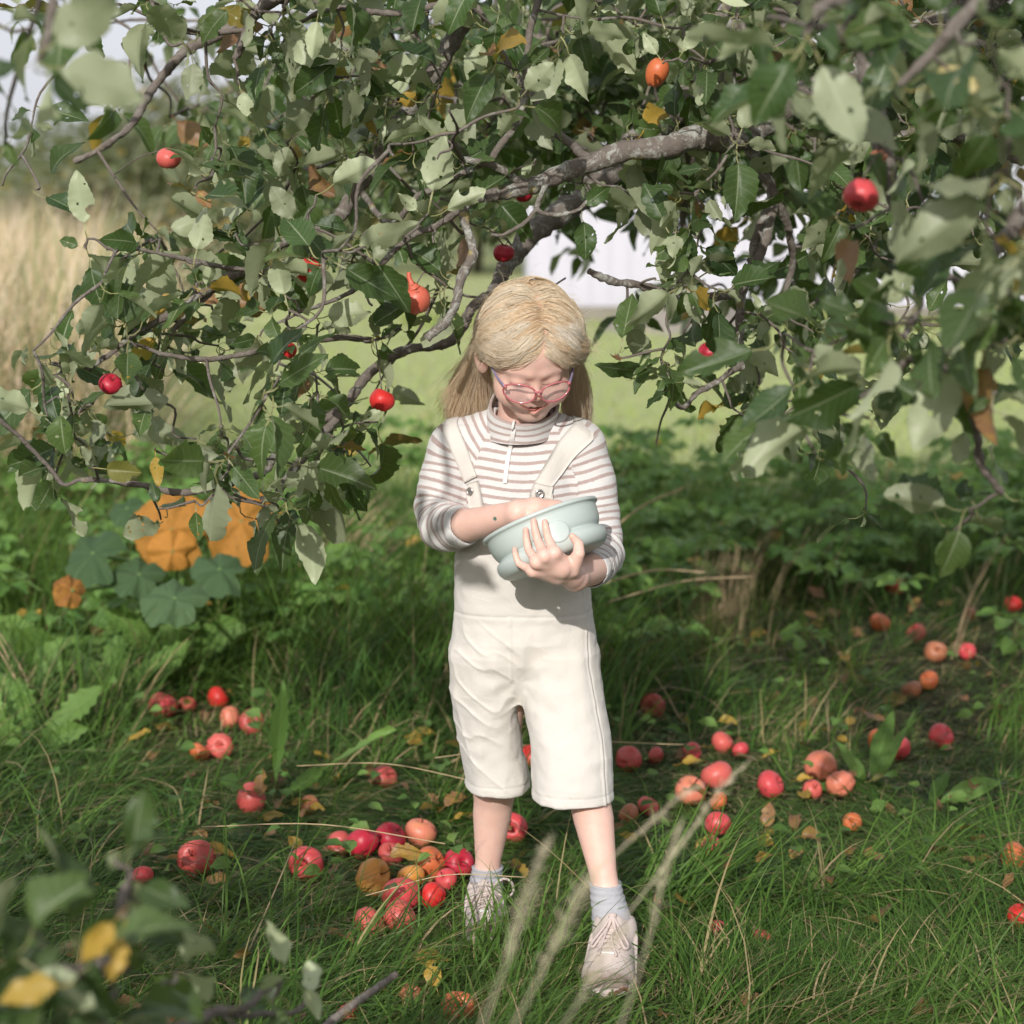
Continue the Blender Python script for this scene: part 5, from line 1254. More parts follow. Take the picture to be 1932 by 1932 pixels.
# folds: rings round the sleeves, soft drags on the chest
armN = np.sin(aL * 250 + 6 * vnoise(V * 14, 3)) * 0.5 + vnoise(V * 30, 5)
armM = np.sin(aR * 210 + 6 * vnoise(V * 14, 8)) * 0.5 + vnoise(V * 30, 9)
wL = np.clip((aL - 0.10) / 0.1, 0.25, 1); wR = np.clip((aR - 0.12) / 0.1, 0.25, 1)
D = np.zeros(len(V))
D += np.where(inL, 0.0028 * wL * armN, 0) + np.where(inR, 0.0028 * wR * armM, 0)
D += np.where(~inL & ~inR, 0.0022 * vnoise(V * np.array([34, 20, 13]), 11) + 0.001 * vnoise(V * 55, 12), 0)
cuff = np.where(inL, np.clip((aL - 0.318) / 0.015, 0, 1), 0) + np.where(inR, np.clip((aR - 0.385) / 0.015, 0, 1), 0)
V = V + N * D[:, None]
PER = 0.0152
def body_band(V0): return (V0[:, 2] + 0.0035 * np.sin(V0[:, 0] * 38 + 1.0) + 0.0025 * vnoise(V0 * 22, 21)) / PER
band = np.where(inL, (aL + 0.003 * vnoise(V0 * 25, 22)) / PER, np.where(inR, (aR + 0.003 * vnoise(V0 * 25, 23)) / PER, body_band(V0)))
SHV, SHF = V, F
reg = np.where(inL, 1, np.where(inR, 2, 0))
fr = reg[F]; fr = np.where((fr == 1).sum(1) >= 2, 1, np.where((fr == 2).sum(1) >= 2, 2, 0))
def sub(name, V, F, sel, b_, parent=person, mat_=M_shirt):
    f = F[sel]; u, inv = np.unique(f, return_inverse=True)
    return mk(name, V[u], inv.reshape(f.shape), mat_, parent, attrs={'band': b_[u]})
sub('jumper', V, F, fr == 0, body_band(V0))
sub('sleeve', V, F, fr == 1, (aL + 0.003 * vnoise(V0 * 25, 22)) / PER)
sub('sleeve', V, F, fr == 2, (aR + 0.003 * vnoise(V0 * 25, 23)) / PER)
T_sh = bvh(SHV, SHF)

# stand-up collar
def ring_wall(c0, c1, c2, a0, a1, th, n=64, m=14, front_gap=False, wob=0.0):
    """an open elliptical band: centre line c0-c1-c2, semi axes a0 -> a1, thickness th; returns outer+inner skin"""
    V = []; B = []
    path = catmull([c0, c1, c2], m // 2)
    m = len(path)
    prof = [(i, 0.0) for i in range(m)] + [(m - 1, -th * 0.5), (m - 1, -th)] + [(i, -th) for i in range(m - 2, -1, -1)]
    for i, off in prof:
        c = path[i]; t = i / (m - 1)
        ax = a0[0] * (1 - t) + a1[0] * t + off; ay = a0[1] * (1 - t) + a1[1] * t + off
        top = 0.003 if (off == -th * 0.5) else 0
        for k in range(n):
            a = 2 * math.pi * k / n
            w = wob * math.sin(3 * a + 1.3) + wob * 0.7 * math.sin(5 * a + t * 3)
            tilt = a0[2] * (1 - t) + a1[2] * t        # back higher than front
            V.append((c[0] + (ax + w) * math.cos(a), c[1] + (ay + w) * math.sin(a), c[2] + top + tilt * math.sin(a)))
            B.append(t)
    V = np.array(V); R = len(prof)
    i = np.arange(R - 1)[:, None] * n; j = np.arange(n)[None]; j2 = (j + 1) % n
    return V, np.stack([i + j, i + j2, i + n + j2, i + n + j], -1).reshape(-1, 4), np.array(B)
cb0, cb1, cb2 = P(979, 818, 3.628), P(982, 789, 3.622), P(988, 763, 3.612)
V, F, B = ring_wall(cb0, cb1, cb2, (0.063, 0.061, 0.012), (0.0600, 0.056, 0.030), 0.005, n=80, m=16, wob=0.0010)
COLV, COLF = V, F
mk('collar', V, F, M_shirt, person, attrs={'band': (B * 0.049 + 0.002 * vnoise(V * 30, 5)) / PER + 0.2})

# ------------------------------------------------------------------ overalls
ov = Field((-0.17, 3.42, 0.17), (0.215, 3.79, 0.86), 0.0021)
rw = lambda y, xl, xr, d, Y: (P(0, y, Y)[2], (P(xl, y, Y)[0] + P(xr, y, Y)[0]) / 2, Y, (P(xr, y, Y)[0] - P(xl, y, Y)[0]) / 2, d)
ov.loft([rw(955, 868, 1098, 0.088, 3.64), rw(1000, 862, 1104, 0.089, 3.64), rw(1060, 858, 1110, 0.090, 3.64), rw(1120, 856, 1115, 0.086, 3.64),
         rw(1165, 857, 1119, 0.084, 3.64), rw(1200, 856, 1124, 0.088, 3.64), rw(1240, 856, 1129, 0.081, 3.64), rw(1315, 890, 1095, 0.045, 3.64)], 0.02, p=2.5)
ov.loft([rw(1160, 900, 950, 0.03, 3.645), rw(1225, 856, 988, 0.080, 3.645), rw(1300, 852, 979, 0.080, 3.648), rw(1370, 860, 983, 0.075, 3.66), rw(1420, 870, 987, 0.072, 3.663), rw(1465, 878, 998, 0.070, 3.665), rw(1560, 882, 1004, 0.068, 3.67)], 0.026, p=2.3)
ov.loft([rw(1160, 1030, 1080, 0.03, 3.635), rw(1225, 988, 1126, 0.082, 3.635), rw(1300, 984, 1140, 0.082, 3.62), rw(1370, 997, 1148, 0.080, 3.60), rw(1420, 1004, 1154, 0.079, 3.585), rw(1470, 1003, 1157, 0.078, 3.575), rw(1600, 1007, 1159, 0.076, 3.56)], 0.012, p=2.3)
# hems: cut with slanted planes and hollow out
sl, (X, Y_, Z) = ov.win((-0.2, 3.4, 0.1), (0.3, 3.8, 0.5))
xm = P(1001, 1450, 3.62)[0]
f0 = ov.f[sl].copy()
zL = P(940, 1503, 3.60)[2]; zR = P(1080, 1524, 3.50)[2]
zh = np.where(X < xm, zL + 0.02 * (Y_ - 3.66), zR + 0.02 * (Y_ - 3.57))
inn = np.where(Z < zh + 0.09, -(f0 + 0.0055), -1)
ov.f[sl] = np.maximum(np.maximum(f0, inn), (zh - Z)).astype(np.float32)
ov.loft([row(950, 983, 0.110, 0.079), row(990, 983, 0.109, 0.079)], 0.003, 'sub', p=2.3, pad=0.0)
V, F = ov.mesh(); N = vnormals(V, F)
q = V.copy()
zw = P(0, 1165, 3.56)[2]                                    # waist seam
D = np.zeros(len(V))
below = np.clip((zw - V[:, 2]) / 0.03, 0, 1)
D += below * 0.0034 * ((1 - np.abs(vnoise(V * np.array([24, 24, 4.5]) + [0, 0, 3], 31))) ** 2 - 0.45)
legL = np.clip((P(985, 0, 3.6)[0] - V[:, 0]) / 0.02, 0.25, 1)
D += below * legL * 0.0027 * ((1 - np.abs(vnoise((V @ np.array([[1, 0, 0.8], [0, 1, 0], [-0.8, 0, 1]])) * np.array([12, 16, 34]), 35))) ** 4 - 0.3)
D += (1 - below) * 0.0020 * vnoise(V * np.array([26, 20, 16]), 33)
D += 0.0012 * vnoise(V * 60, 34)
D -= 0.0013 * np.exp(-((V[:, 2] - zw) / 0.0022) ** 2)         # seam grooves
D += 0.0004 * np.exp(-((V[:, 2] - zw + 0.006) / 0.004) ** 2)
# crotch drag lines
cr = P(978, 1290, 3.56)
dx, dz = V[:, 0] - cr[0], V[:, 2] - cr[2]
rr = np.sqrt(dx ** 2 + dz ** 2); an = np.arctan2(dx, dz)
front = (V[:, 1] < 3.64)
D += np.where(front, 0.0016 * np.sin(an * 7 + 1.0) * np.exp(-((rr - 0.055) / 0.03) ** 2), 0)
hemz = np.where(V[:, 0] < xm, P(940, 1503, 3.60)[2], zR)
D += 0.0005 * np.exp(-((V[:, 2] - hemz - 0.004) / 0.005) ** 2) * (1 + 0.3 * vnoise(V * 160, 77))
D -= 0.0009 * np.exp(-((V[:, 2] - hemz - 0.015) / 0.0018) ** 2)
sx = P(0, 0, 1)[0]
for pxs in ((1108, 1130, 1145, 1140),):                       # outer side seam
    sx_ = np.interp(V[:, 2], [P(0, y, 3.58)[2] for y in (1500, 1380, 1250, 1100)], [P(x, 1300, 3.6)[0] for x in (1139, 1130, 1107, 1100)])
    D += np.where(V[:, 1] < 3.63, 0.0016 * np.exp(-((V[:, 0] - sx_) / 0.0022) ** 2) - 0.002 * np.exp(-((V[:, 0] - sx_ - 0.0035) / 0.0016) ** 2), 0)
fx = P(962, 1300, 3.56)[0]
D += np.where(front & (V[:, 2] < zw) & (V[:, 2] > cr[2]), 0.0018 * np.exp(-((V[:, 0] - fx - 0.02 * (zw - V[:, 2])) / 0.0025) ** 2), 0)
V = V + N * D[:, None]
mk('overalls', V, F, M_denim, person)
OVV, OVF = V, F
T_all = bvh(np.vstack([SHV, OVV]), np.vstack([SHF, OVF + len(SHV)]))

def patch(name, edgeA, edgeB, off, mat_, nlen=20, nw=6, th=0.0022, tree=None, extra=None):
    """a strip of cloth laid on the clothes between two edges given as sight lines; extra: world points continuing each edge"""
    tree = tree or T_all
    A = catmull(np.array([(*p, 0) for p in edgeA]), nlen // (len(edgeA) - 1))[:, :2]
    B = catmull(np.array([(*p, 0) for p in edgeB]), nlen // (len(edgeB) - 1))[:, :2]
    rows = []
    for a, b_ in zip(A, B):
        r = []
        for t in np.linspace(0, 1, nw + 1):
            p = hit(tree, *(a * (1 - t) + b_ * t), off + 0.0008 * math.sin(math.pi * t))
            r.append(p)
        if any(x is None for x in r): continue
        rows.append(r)
    for eA, eB in (extra or []):
        rows.append([np.array(eA) * (1 - t) + np.array(eB) * t for t in np.linspace(0, 1, nw + 1)])
    R = np.array(rows)
    for _ in range(2): R[1:-1] = R[1:-1] * 0.5 + (R[:-2] + R[2:]) * 0.25
    n, m = R.shape[:2]
    Nn = np.cross(np.gradient(R, axis=0), np.gradient(R, axis=1)); Nn = nrm(Nn)
    s = np.where((Nn @ np.array([0, -1, 0.3])) < 0, -1, 1)[..., None]; Nn = Nn * s
    top = R.reshape(-1, 3); bot = (R - Nn * th * 1.6).reshape(-1, 3)
    rim = R.copy(); V = np.vstack([top, bot]); k = n * m
    i = np.arange(n - 1)[:, None] * m; j = np.arange(m - 1)[None]
    q = np.stack([i + j, i + j + 1, i + m + j + 1, i + m + j], -1).reshape(-1, 4)
    if (np.cross(R[1, 0] - R[0, 0], R[0, 1] - R[0, 0]) @ Nn[0, 0]) > 0: q = q[:, ::-1]
    border = []
    bi = [r_ * m for r_ in range(n)] + [(n - 1) * m + c for c in range(1, m)] + [r_ * m + m - 1 for r_ in range(n - 2, -1, -1)] + [c for c in range(m - 2, 0, -1)]
    for a, b_ in zip(bi, bi[1:] + bi[:1]): border.append((a, b_, b_ + k, a + k))
    return mk(name, V, np.concatenate([q, q[:, ::-1] + k, np.array(border)]), mat_, person)

# straps, bib corners, zip, buttons
shp = P(845, 792, 3.66); 
def over(xa, xb):
    out = []
    for i in range(6):
        y = 3.628 + 0.014 * i; e = []
        for x in (xa, xb):
            h = T_sh.ray_cast(Vector((x, y, 1.3)), Vector((0, 0, -1)))
            e.append(np.array(h[0]) + np.array([0, 0, 0.0045]) if h[0] else None)
        if e[0] is not None and e[1] is not None: out.append(tuple(e))
    return out
patch('strap', [(876, 911), (860, 872), (845, 837), (835, 815)], [(901, 899), (885, 856), (870, 818), (862, 797)], 0.0045, M_denim, 24, 6, extra=over(P(836, 0, 3.63)[0], P(863, 0, 3.63)[0]))
patch('strap', [(1039, 919), (1082, 864), (1105, 842), (1120, 828)], [(1007, 911), (1050, 838), (1070, 814), (1083, 801)], 0.0045, M_denim, 24, 6, extra=over(P(1118, 0, 3.63)[0], P(1084, 0, 3.63)[0]))
patch('bib_corner', [(884, 913), (887, 935), (890, 958)], [(905, 905), (910, 930), (915, 958)], 0.0072, M_denim, 10, 5)
patch('bib_corner', [(1000, 935), (992, 948), (986, 962)], [(1038, 917), (1040, 938), (1044, 962)], 0.0072, M_denim, 10, 6)
patch('bib_corner', [(1007, 910), (1003, 922), (998, 934)], [(1039, 918), (1038, 928), (1036, 940)], 0.0086, M_denim, 8, 6)
M_zip = simple('zip_tape', (0.74, 0.71, 0.68), 0.5, 0.4, bump=(900, 0.5, 0.001))
T_zip = bvh(np.vstack([SHV, COLV]), np.vstack([SHF, COLF + len(SHV)]))
patch('zip', [(968, 790), (967, 800), (962, 830), (955, 860), (950, 900), (949, 911)], [(976, 790), (975, 800), (970, 830), (963, 860), (958, 900), (957, 911)], 0.0034, M_zip, 25, 4, tree=T_zip)
M_metal = simple('brushed_metal', (0.55, 0.53, 0.51), 0.28, 0.5, metal=0.9)
def disc(name, px, py, r, off, mat_, tree):
    c = hit(tree, px, py, off); c2 = hit(tree, px + 4, py, off); c3 = hit(tree, px, py + 4, off)
    n = nrm(np.cross(c2 - c, c3 - c)); n = n if n[1] < 0 else -n
    u = nrm(np.cross(n, [0, 0, 1])); w = np.cross(n, u); V = []; k = 24
    for q, h in ((1.0, 0), (1.0, 0.0012), (0.9, 0.0020), (0.72, 0.0021), (0.66, 0.0013), (0.3, 0.0020)):
        for i in range(k):
            a = i * 2 * math.pi / k; V.append(c + r * q * (math.cos(a) * u + math.sin(a) * w) + n * h)
    V.append(c + n * 0.0023); j = np.arange(k)
    F = [np.concatenate([np.stack([i * k + j, i * k + (j + 1) % k, (i + 1) * k + (j + 1) % k, (i + 1) * k + j], -1) for i in range(5)]), np.stack([5 * k + j, 5 * k + (j + 1) % k, np.full(k, 6 * k)], -1)]
    return mk(name, V, F, mat_, person)
disc('button', 893, 926, 0.0068, 0.0098, M_metal, T_all)
disc('button', 1017, 930, 0.0078, 0.0128, M_metal, T_all)
zb = Buf(); zp = [hit(T_zip, 972 - i * 0.8, 792 + i * 3.2, 0.0055) for i in range(6)]
v_, f_ = tube(np.array([p for p in zp if p is not None]), 0.0024, 6); zb.add(v_, f_)
zb.build('zip_pull', M_zip, person)

# ------------------------------------------------------------------ socks and shoes
M_sock = simple('grey_sock', (0.42, 0.42, 0.45), 0.95, 0.1, bump=(420, 0.6, 0.002), var=0.12)
for an, kn_ in ((ankL, kneeL), (ankR, kneeR)):
    d = nrm(kn_ - an); top = an + d * 0.022; V = []; n = 40; R = 30
    lo_ = an - d * 0.055
    for i in range(R):
        t = i / (R - 1); c = lo_ * (1 - t) + top * t
        r = np.interp(t, [0, 0.3, 0.6, 0.9, 1.0], [0.036, 0.033, 0.0300, 0.0275, 0.0285]) + 0.0012 * math.sin(t * 38) * (0.5 + 0.5 * math.sin(t * 9 + 1))
        for k in range(n):
            a = 2 * math.pi * k / n; V.append(c + np.array([(r + 0.0004 * (k % 2)) * math.cos(a), r * math.sin(a) * 1.08, 0.004 * math.sin(a * 2 + t * 6) * (0.3)]))
    for k in range(n):
        a = 2 * math.pi * k / n; V.append(top + np.array([0.022 * math.cos(a), 0.022 * math.sin(a) * 1.08, 0.0]))
    i = np.arange(R)[:, None] * n; j = np.arange(n)[None]; j2 = (j + 1) % n
    mk('sock', V, np.stack([i + j, i + j2, i + n + j2, i + n + j], -1).reshape(-1, 4), M_sock, person)

def m_shoe():
    m, nt, out = mat('worn_trainer'); b = NB(nt)
    c = b.mix(b.noise(60, 4, b.obj()), (0.52, 0.43, 0.39), (0.66, 0.58, 0.54))
    dirt = b.attr('dirt'); d = b.math('MULTIPLY', dirt, b.math('ADD', 0.35, b.noise(90, 4, b.obj(), 0.7)), clamp=True)
    c = b.mix(d, c, (0.16, 0.115, 0.08))
    g = b.attr('mesh_zone')
    v = b.n('ShaderNodeTexVoronoi'); b.put(v.inputs['Scale'], 480.0); b.link(b.obj(), v.inputs['Vector'])
    nm = b.bump(b.math('ADD', b.math('MULTIPLY', v.outputs['Distance'], g), b.noise(200, 2, b.obj())), 0.5, 0.0012)
    b.link(b.principled(c, 0.6, 0.35, nm), out.inputs[0]); return m
M_shoe = m_shoe()
M_lace = simple('lace', (0.55, 0.46, 0.43), 0.85, 0.2, bump=(900, 0.5, 0.001))
M_sole = simple('worn_sole', (0.50, 0.42, 0.35), 0.8, 0.3, bump=(90, 0.5, 0.002), var=0.25)
M_refl = simple('reflective_trim', (0.80, 0.80, 0.80), 0.25, 0.6)
def shoe(toe, heel, lace_loop):
    """toe, heel: ground points (x,y)"""
    toe = np.array([*toe, 0.0]); heel = np.array([*heel, 0.0])
    d = nrm(toe - heel); Ln = np.linalg.norm(toe - heel); s = np.cross(d, [0, 0, 1]); up = np.array([0, 0, 1.0])
    S = Ln / 0.185
    def q(t, w, h): return heel + d * (t * Ln) + s * (w * S) + up * (h * S)
    c = (toe + heel) / 2; e = 0.13 * S
    Ms = np.array([d, s, up])
    g = Field((c[0] - e, c[1] - e, 0.003), (c[0] + e, c[1] + e, 0.14), 0.0019)
    g.ell(q(0.74, 0, 0.026), (0.050 * S, 0.040 * S, 0.030 * S), Ms, 0.01)
    g.ell(q(0.50, 0, 0.038), (0.055 * S, 0.036 * S, 0.040 * S), Ms, 0.02)
    g.ell(q(0.22, 0, 0.042), (0.045 * S, 0.033 * S, 0.045 * S), Ms, 0.02)
    g.cone(q(0.22, 0, 0.055), q(0.24, 0, 0.070), 0.033 * S, 0.034 * S, 0.015)
    g.cone(q(0.42, 0, 0.062), q(0.38, 0, 0.086), 0.021 * S, 0.017 * S, 0.010)     # tongue
    g.ell(q(0.22, 0, 0.092), (0.030 * S, 0.0265 * S, 0.045 * S), Ms, 0.004, 'sub')
    g.cone(q(0.46, 0.027, 0.052), q(0.72, 0.020, 0.046), 0.006 * S, 0.004 * S, 0.004)   # eyelet stays
    g.cone(q(0.46, -0.027, 0.052), q(0.72, -0.020, 0.046), 0.006 * S, 0.004 * S, 0.004)
    g.cone(q(0.30, 0.034, 0.060), q(0.60, 0.038, 0.024), 0.004 * S, 0.004 * S, 0.004)
    g.cone(q(0.30, -0.034, 0.060), q(0.60, -0.038, 0.024), 0.004 * S, 0.004 * S, 0.004)
    g.ell(q(0.93, 0, 0.022), (0.022 * S, 0.034 * S, 0.020 * S), Ms, 0.008)           # toe bumper
    g.f = np.maximum(g.f, (0.012 - (g.lo[2] + g.h * np.arange(g.n[2])))[None, None, :]).astype(np.float32)
    V, F = g.mesh()
    rel = V - heel; t = rel @ d / Ln; w = rel @ s; h = V[:, 2]
    dirt = np.clip((t - 0.80) / 0.12, 0, 1) * np.clip((0.060 - h) / 0.02, 0, 1) * np.clip((h - 0.026) / 0.006, 0, 1) * 1.2 + np.clip((0.03 - h) / 0.02, 0, 1) * 0.45
    mz = ((t > 0.66) & (t < 0.86)) * 1.0
    sh_ = mk('shoe', V, F, M_shoe, person, attrs={'dirt': np.clip(dirt, 0, 1), 'mesh_zone': mz})
    # sole
    g = Field((c[0] - e, c[1] - e, -0.002), (c[0] + e, c[1] + e, 0.05), 0.0021)
    g.ell(q(0.70, 0, 0.014), (0.059 * S, 0.044 * S, 0.022 * S), Ms, 0.01); g.ell(q(0.27, 0, 0.014), (0.056 * S, 0.039 * S, 0.024 * S), Ms, 0.02)
    g.cone(q(0.2, 0, 0.010), q(0.8, 0, 0.010), 0.030 * S, 0.030 * S, 0.02)
    zz = g.lo[2] + g.h * np.arange(g.n[2])
    g.f = np.maximum(g.f, np.maximum(0.001 - zz, zz - 0.024)[None, None, :]).astype(np.float32)
    V, F = g.mesh(); o = mk('sole', V, F, M_sole, sh_)
    T = bvh(*[(lambda a: a)(x) for x in (np.array([v.co for v in sh_.data.vertices]) + np.array(person.location), [tuple(p.vertices) for p in sh_.data.polygons])])
    def on(t_, w_, off=0.002):
        p = q(t_, w_, 0.2); hh = T.ray_cast(Vector(p), Vector((0, 0, -1)))
        return (np.array(hh[0]) if hh[0] else q(t_, w_, 0.05)) + up * off
    lb = Buf()
    for i in range(5):
        t0 = 0.46 + i * 0.055; ww = 0.021 - 0.001 * i
        for sg in (1, -1):
            v, f = tube(catmull([on(t0, sg * ww, 0.0012), on(t0 + 0.014, sg * ww * 0.4, 0.003), on(t0 + 0.03, -sg * ww * 0.5, 0.003), on(t0 + 0.042, -sg * ww, 0.0012)], 5), 0.0021 * S, 6); lb.add(v, f)
    for sg in (1, -1):                                            # bow and ends
        k = on(0.44, 0, 0.006)
        v, f = tube(catmull([k, on(0.50, sg * 0.014, 0.008), on(0.60, sg * 0.028, 0.008), on(0.66, sg * 0.024, 0.006), on(0.60, sg * 0.014, 0.007), on(0.50, sg * 0.004, 0.009), k], 6), 0.0023 * S, 6); lb.add(v, f)
        v, f = tube(catmull([k, on(0.52, sg * 0.006, 0.008), on(0.64, sg * 0.006 + 0.003, 0.006), on(0.78, sg * 0.014, 0.004)], 6), 0.0021 * S, 6); lb.add(v, f)
    v, f = tube(np.array([on(0.44, -0.006, 0.006), on(0.44, 0.006, 0.006)]), 0.0042 * S, 6); lb.add(v, f)
    if lace_loop:
        k = on(0.40, -0.018, 0.004)
        v, f = tube(catmull([k, k + s * -0.018 + up * 0.012, k + s * -0.032 + up * 0.004, k + s * -0.034 - up * 0.014, k + s * -0.022 - up * 0.022, k + s * -0.008 - up * 0.016], 6), 0.0024, 6); lb.add(v, f)
    ob = lb.build('lace', M_lace, None)
    ob.parent = sh_; me = ob.data; co = np.empty(len(me.vertices) * 3, np.float32); me.vertices.foreach_get('co', co)
    co = co.reshape(-1, 3) - np.array(person.location, dtype=np.float32); me.vertices.foreach_set('co', co.ravel())
    rb = Buf()
    for t_, w_, wd in ((0.745, 0.0, 0.010),):
        v, f = tube(catmull([on(t_, w_ - wd, 0.001), on(t_ + 0.01, w_, 0.0015), on(t_, w_ + wd, 0.001)], 5), 0.0022, 6); rb.add(v, f)
    ob = rb.build('trim', M_refl, None); ob.parent = sh_; me = ob.data
    co = np.empty(len(me.vertices) * 3, np.float32); me.vertices.foreach_get('co', co)
    me.vertices.foreach_set('co', (co.reshape(-1, 3) - np.array(person.location, dtype=np.float32)).ravel())

_o = mk
def _mk_child(name, V, F, mat_=None, parent=None, smooth=True, attrs=None):   # sub-parts share the person's origin
    if parent is not None and parent.parent is person:
        ob = _o(name, np.asarray(V) - np.array(person.location), F, mat_, None, smooth, attrs); ob.parent = parent; return ob
    return _o(name, V, F, mat_, parent, smooth, attrs)
mk = _mk_child
shoe((gR[0] + 0.002, gR[1] - 0.006), (gR[0] + 0.034, gR[1] + 0.192), False)
shoe((gL[0], gL[1]), (gL[0] - 0.002, gL[1] + 0.172), True)

# ------------------------------------------------------------------ glasses
M_frame = simple('pink_plastic', (0.46, 0.13, 0.15), 0.15, 0.6, coat=0.5)
def m_temple():
    m, nt, out = mat('lilac_plastic'); b = NB(nt)
    b.link(b.principled(b.mix(b.noise(160, 3, b.obj()), (0.17, 0.14, 0.24), (0.26, 0.22, 0.33)), 0.3, 0.5), out.inputs[0]); return m
M_temple = m_temple()
def m_lens():
    m, nt, out = mat('lens'); b = NB(nt)
    tr = b.n('ShaderNodeBsdfTransparent'); tr.inputs[0].default_value = (1.0, 0.975, 0.98, 1)
    gl = b.n('ShaderNodeBsdfGlossy'); gl.inputs['Roughness'].default_value = 0.03; gl.inputs[0].default_value = (1, 1, 1, 1)
    di = b.n('ShaderNodeBsdfDiffuse'); di.inputs[0].default_value = (1.0, 0.88, 0.90, 1)  # pale diffuse share paints a whitish sheen onto the clear lens
    m1 = b.n('ShaderNodeMixShader'); m1.inputs[0].default_value = 0.14; b.link(tr.outputs[0], m1.inputs[1]); b.link(di.outputs[0], m1.inputs[2])
    m2 = b.n('ShaderNodeMixShader'); m2.inputs[0].default_value = 0.07; b.link(m1.outputs[0], m2.inputs[1]); b.link(gl.outputs[0], m2.inputs[2])
    b.link(m2.outputs[0], out.inputs[0]); return m
M_lens = m_lens()
glasses = None
gb = Buf(); GZ = -0.010
def lens_pt(s, a, q=1.0):
    ca, sa = math.cos(a), math.sin(a)
    w = 0.0255 * q; h = 0.0175 * q
    x = s * 0.0300 + w * ca * (1 + 0.04 * sa); z = GZ + h * np.sign(sa) * abs(sa) ** 0.85
    f = 0.0995 - 5.5 * x * x - 0.10 * (z - GZ)
    return H(x, f, z)
for s in (-1, 1):
    ring = np.array([lens_pt(s, a) for a in np.linspace(0, 2 * math.pi, 41)])
    v, f = tube(ring, 0.0016, 8, cap=False); gb.add(v, f)
    hinge = H(s * 0.0545, 0.0845, GZ + 0.0095)
    v, f = tube(catmull([lens_pt(s, math.pi / 2 - s * 1.05), H(s * 0.0525, 0.086, GZ + 0.0095), hinge], 4), [0.0024] * 4 + [0.0030] * 5, 8); gb.add(v, f)
v, f = tube(catmull([lens_pt(-1, 0.35), H(-0.004, 0.101, GZ + 0.0065), H(0.004, 0.101, GZ + 0.0065), lens_pt(1, math.pi - 0.35)], 5), 0.0021, 8); gb.add(v, f)
gl_o = gb.build('glasses', M_frame, person)
for s in (-1, 1):
    c = lens_pt(s, 0, 0); V = [c]; n = 40
    for q in (0.5, 0.97):
        for k in range(n): V.append(lens_pt(s, 2 * math.pi * k / n, q))
    k = np.arange(n)
    mk('lens', V, [np.stack([1 + k, 1 + n + k, 1 + n + (k + 1) % n, 1 + (k + 1) % n], -1), np.stack([np.zeros(n, int), 1 + k, 1 + (k + 1) % n], -1)], M_lens, gl_o)
    pts = catmull([H(s * 0.0545, 0.0845, GZ + 0.0095), H(s * 0.063, 0.060, GZ + 0.010), H(s * 0.0725, 0.022, GZ + 0.014), H(s * 0.0765, 0.000, GZ + 0.016), H(s * 0.077, -0.014, GZ + 0.004)], 5)
    v, f = tube(pts, 0.0021, 8); bt = Buf(); bt.add(v, f); bt.build('temple', M_temple, gl_o)

# ------------------------------------------------------------------ hair
def m_hair():
    m, nt, out = mat('blond_hair'); b = NB(nt)
    r = b.attr('hue')
    c = b.ramp(r, [(0.0, (0.95, 0.74, 0.50)), (0.35, (0.98, 0.85, 0.66)), (0.7, (1.0, 0.92, 0.77)), (1.0, (1.0, 0.96, 0.88))])
    g = b.attr('along'); c = b.mix(b.math('MULTIPLY', g, 0.4), c, (0.93, 0.74, 0.50))
    tr = b.n('ShaderNodeBsdfTranslucent'); b.link(c, tr.inputs[0]); ms = b.n('ShaderNodeMixShader'); ms.inputs[0].default_value = 0.5
    b.link(b.principled(c, 0.6, 0.25), ms.inputs[1]); b.link(tr.outputs[0], ms.inputs[2]); b.link(ms.outputs[0], out.inputs[0]); return m
M_hair = m_hair()
HCEN = np.array([0, -0.012, 0.026]); HSEM = np.array([0.0745, 0.088, 0.074])
def shell(n, off=0.0): return HCEN + np.array(n) * (HSEM + off)
hr = np.random.default_rng(12)
strands = []; hues = []
down = HM @ np.array([0, 0, -1.0])                       # world down in head coordinates
xpart = lambda f: 0.010 - 0.02 * max(0, -f)
NST = 23000
clump = hr.normal(size=(420, 3)); clump = nrm(clump)
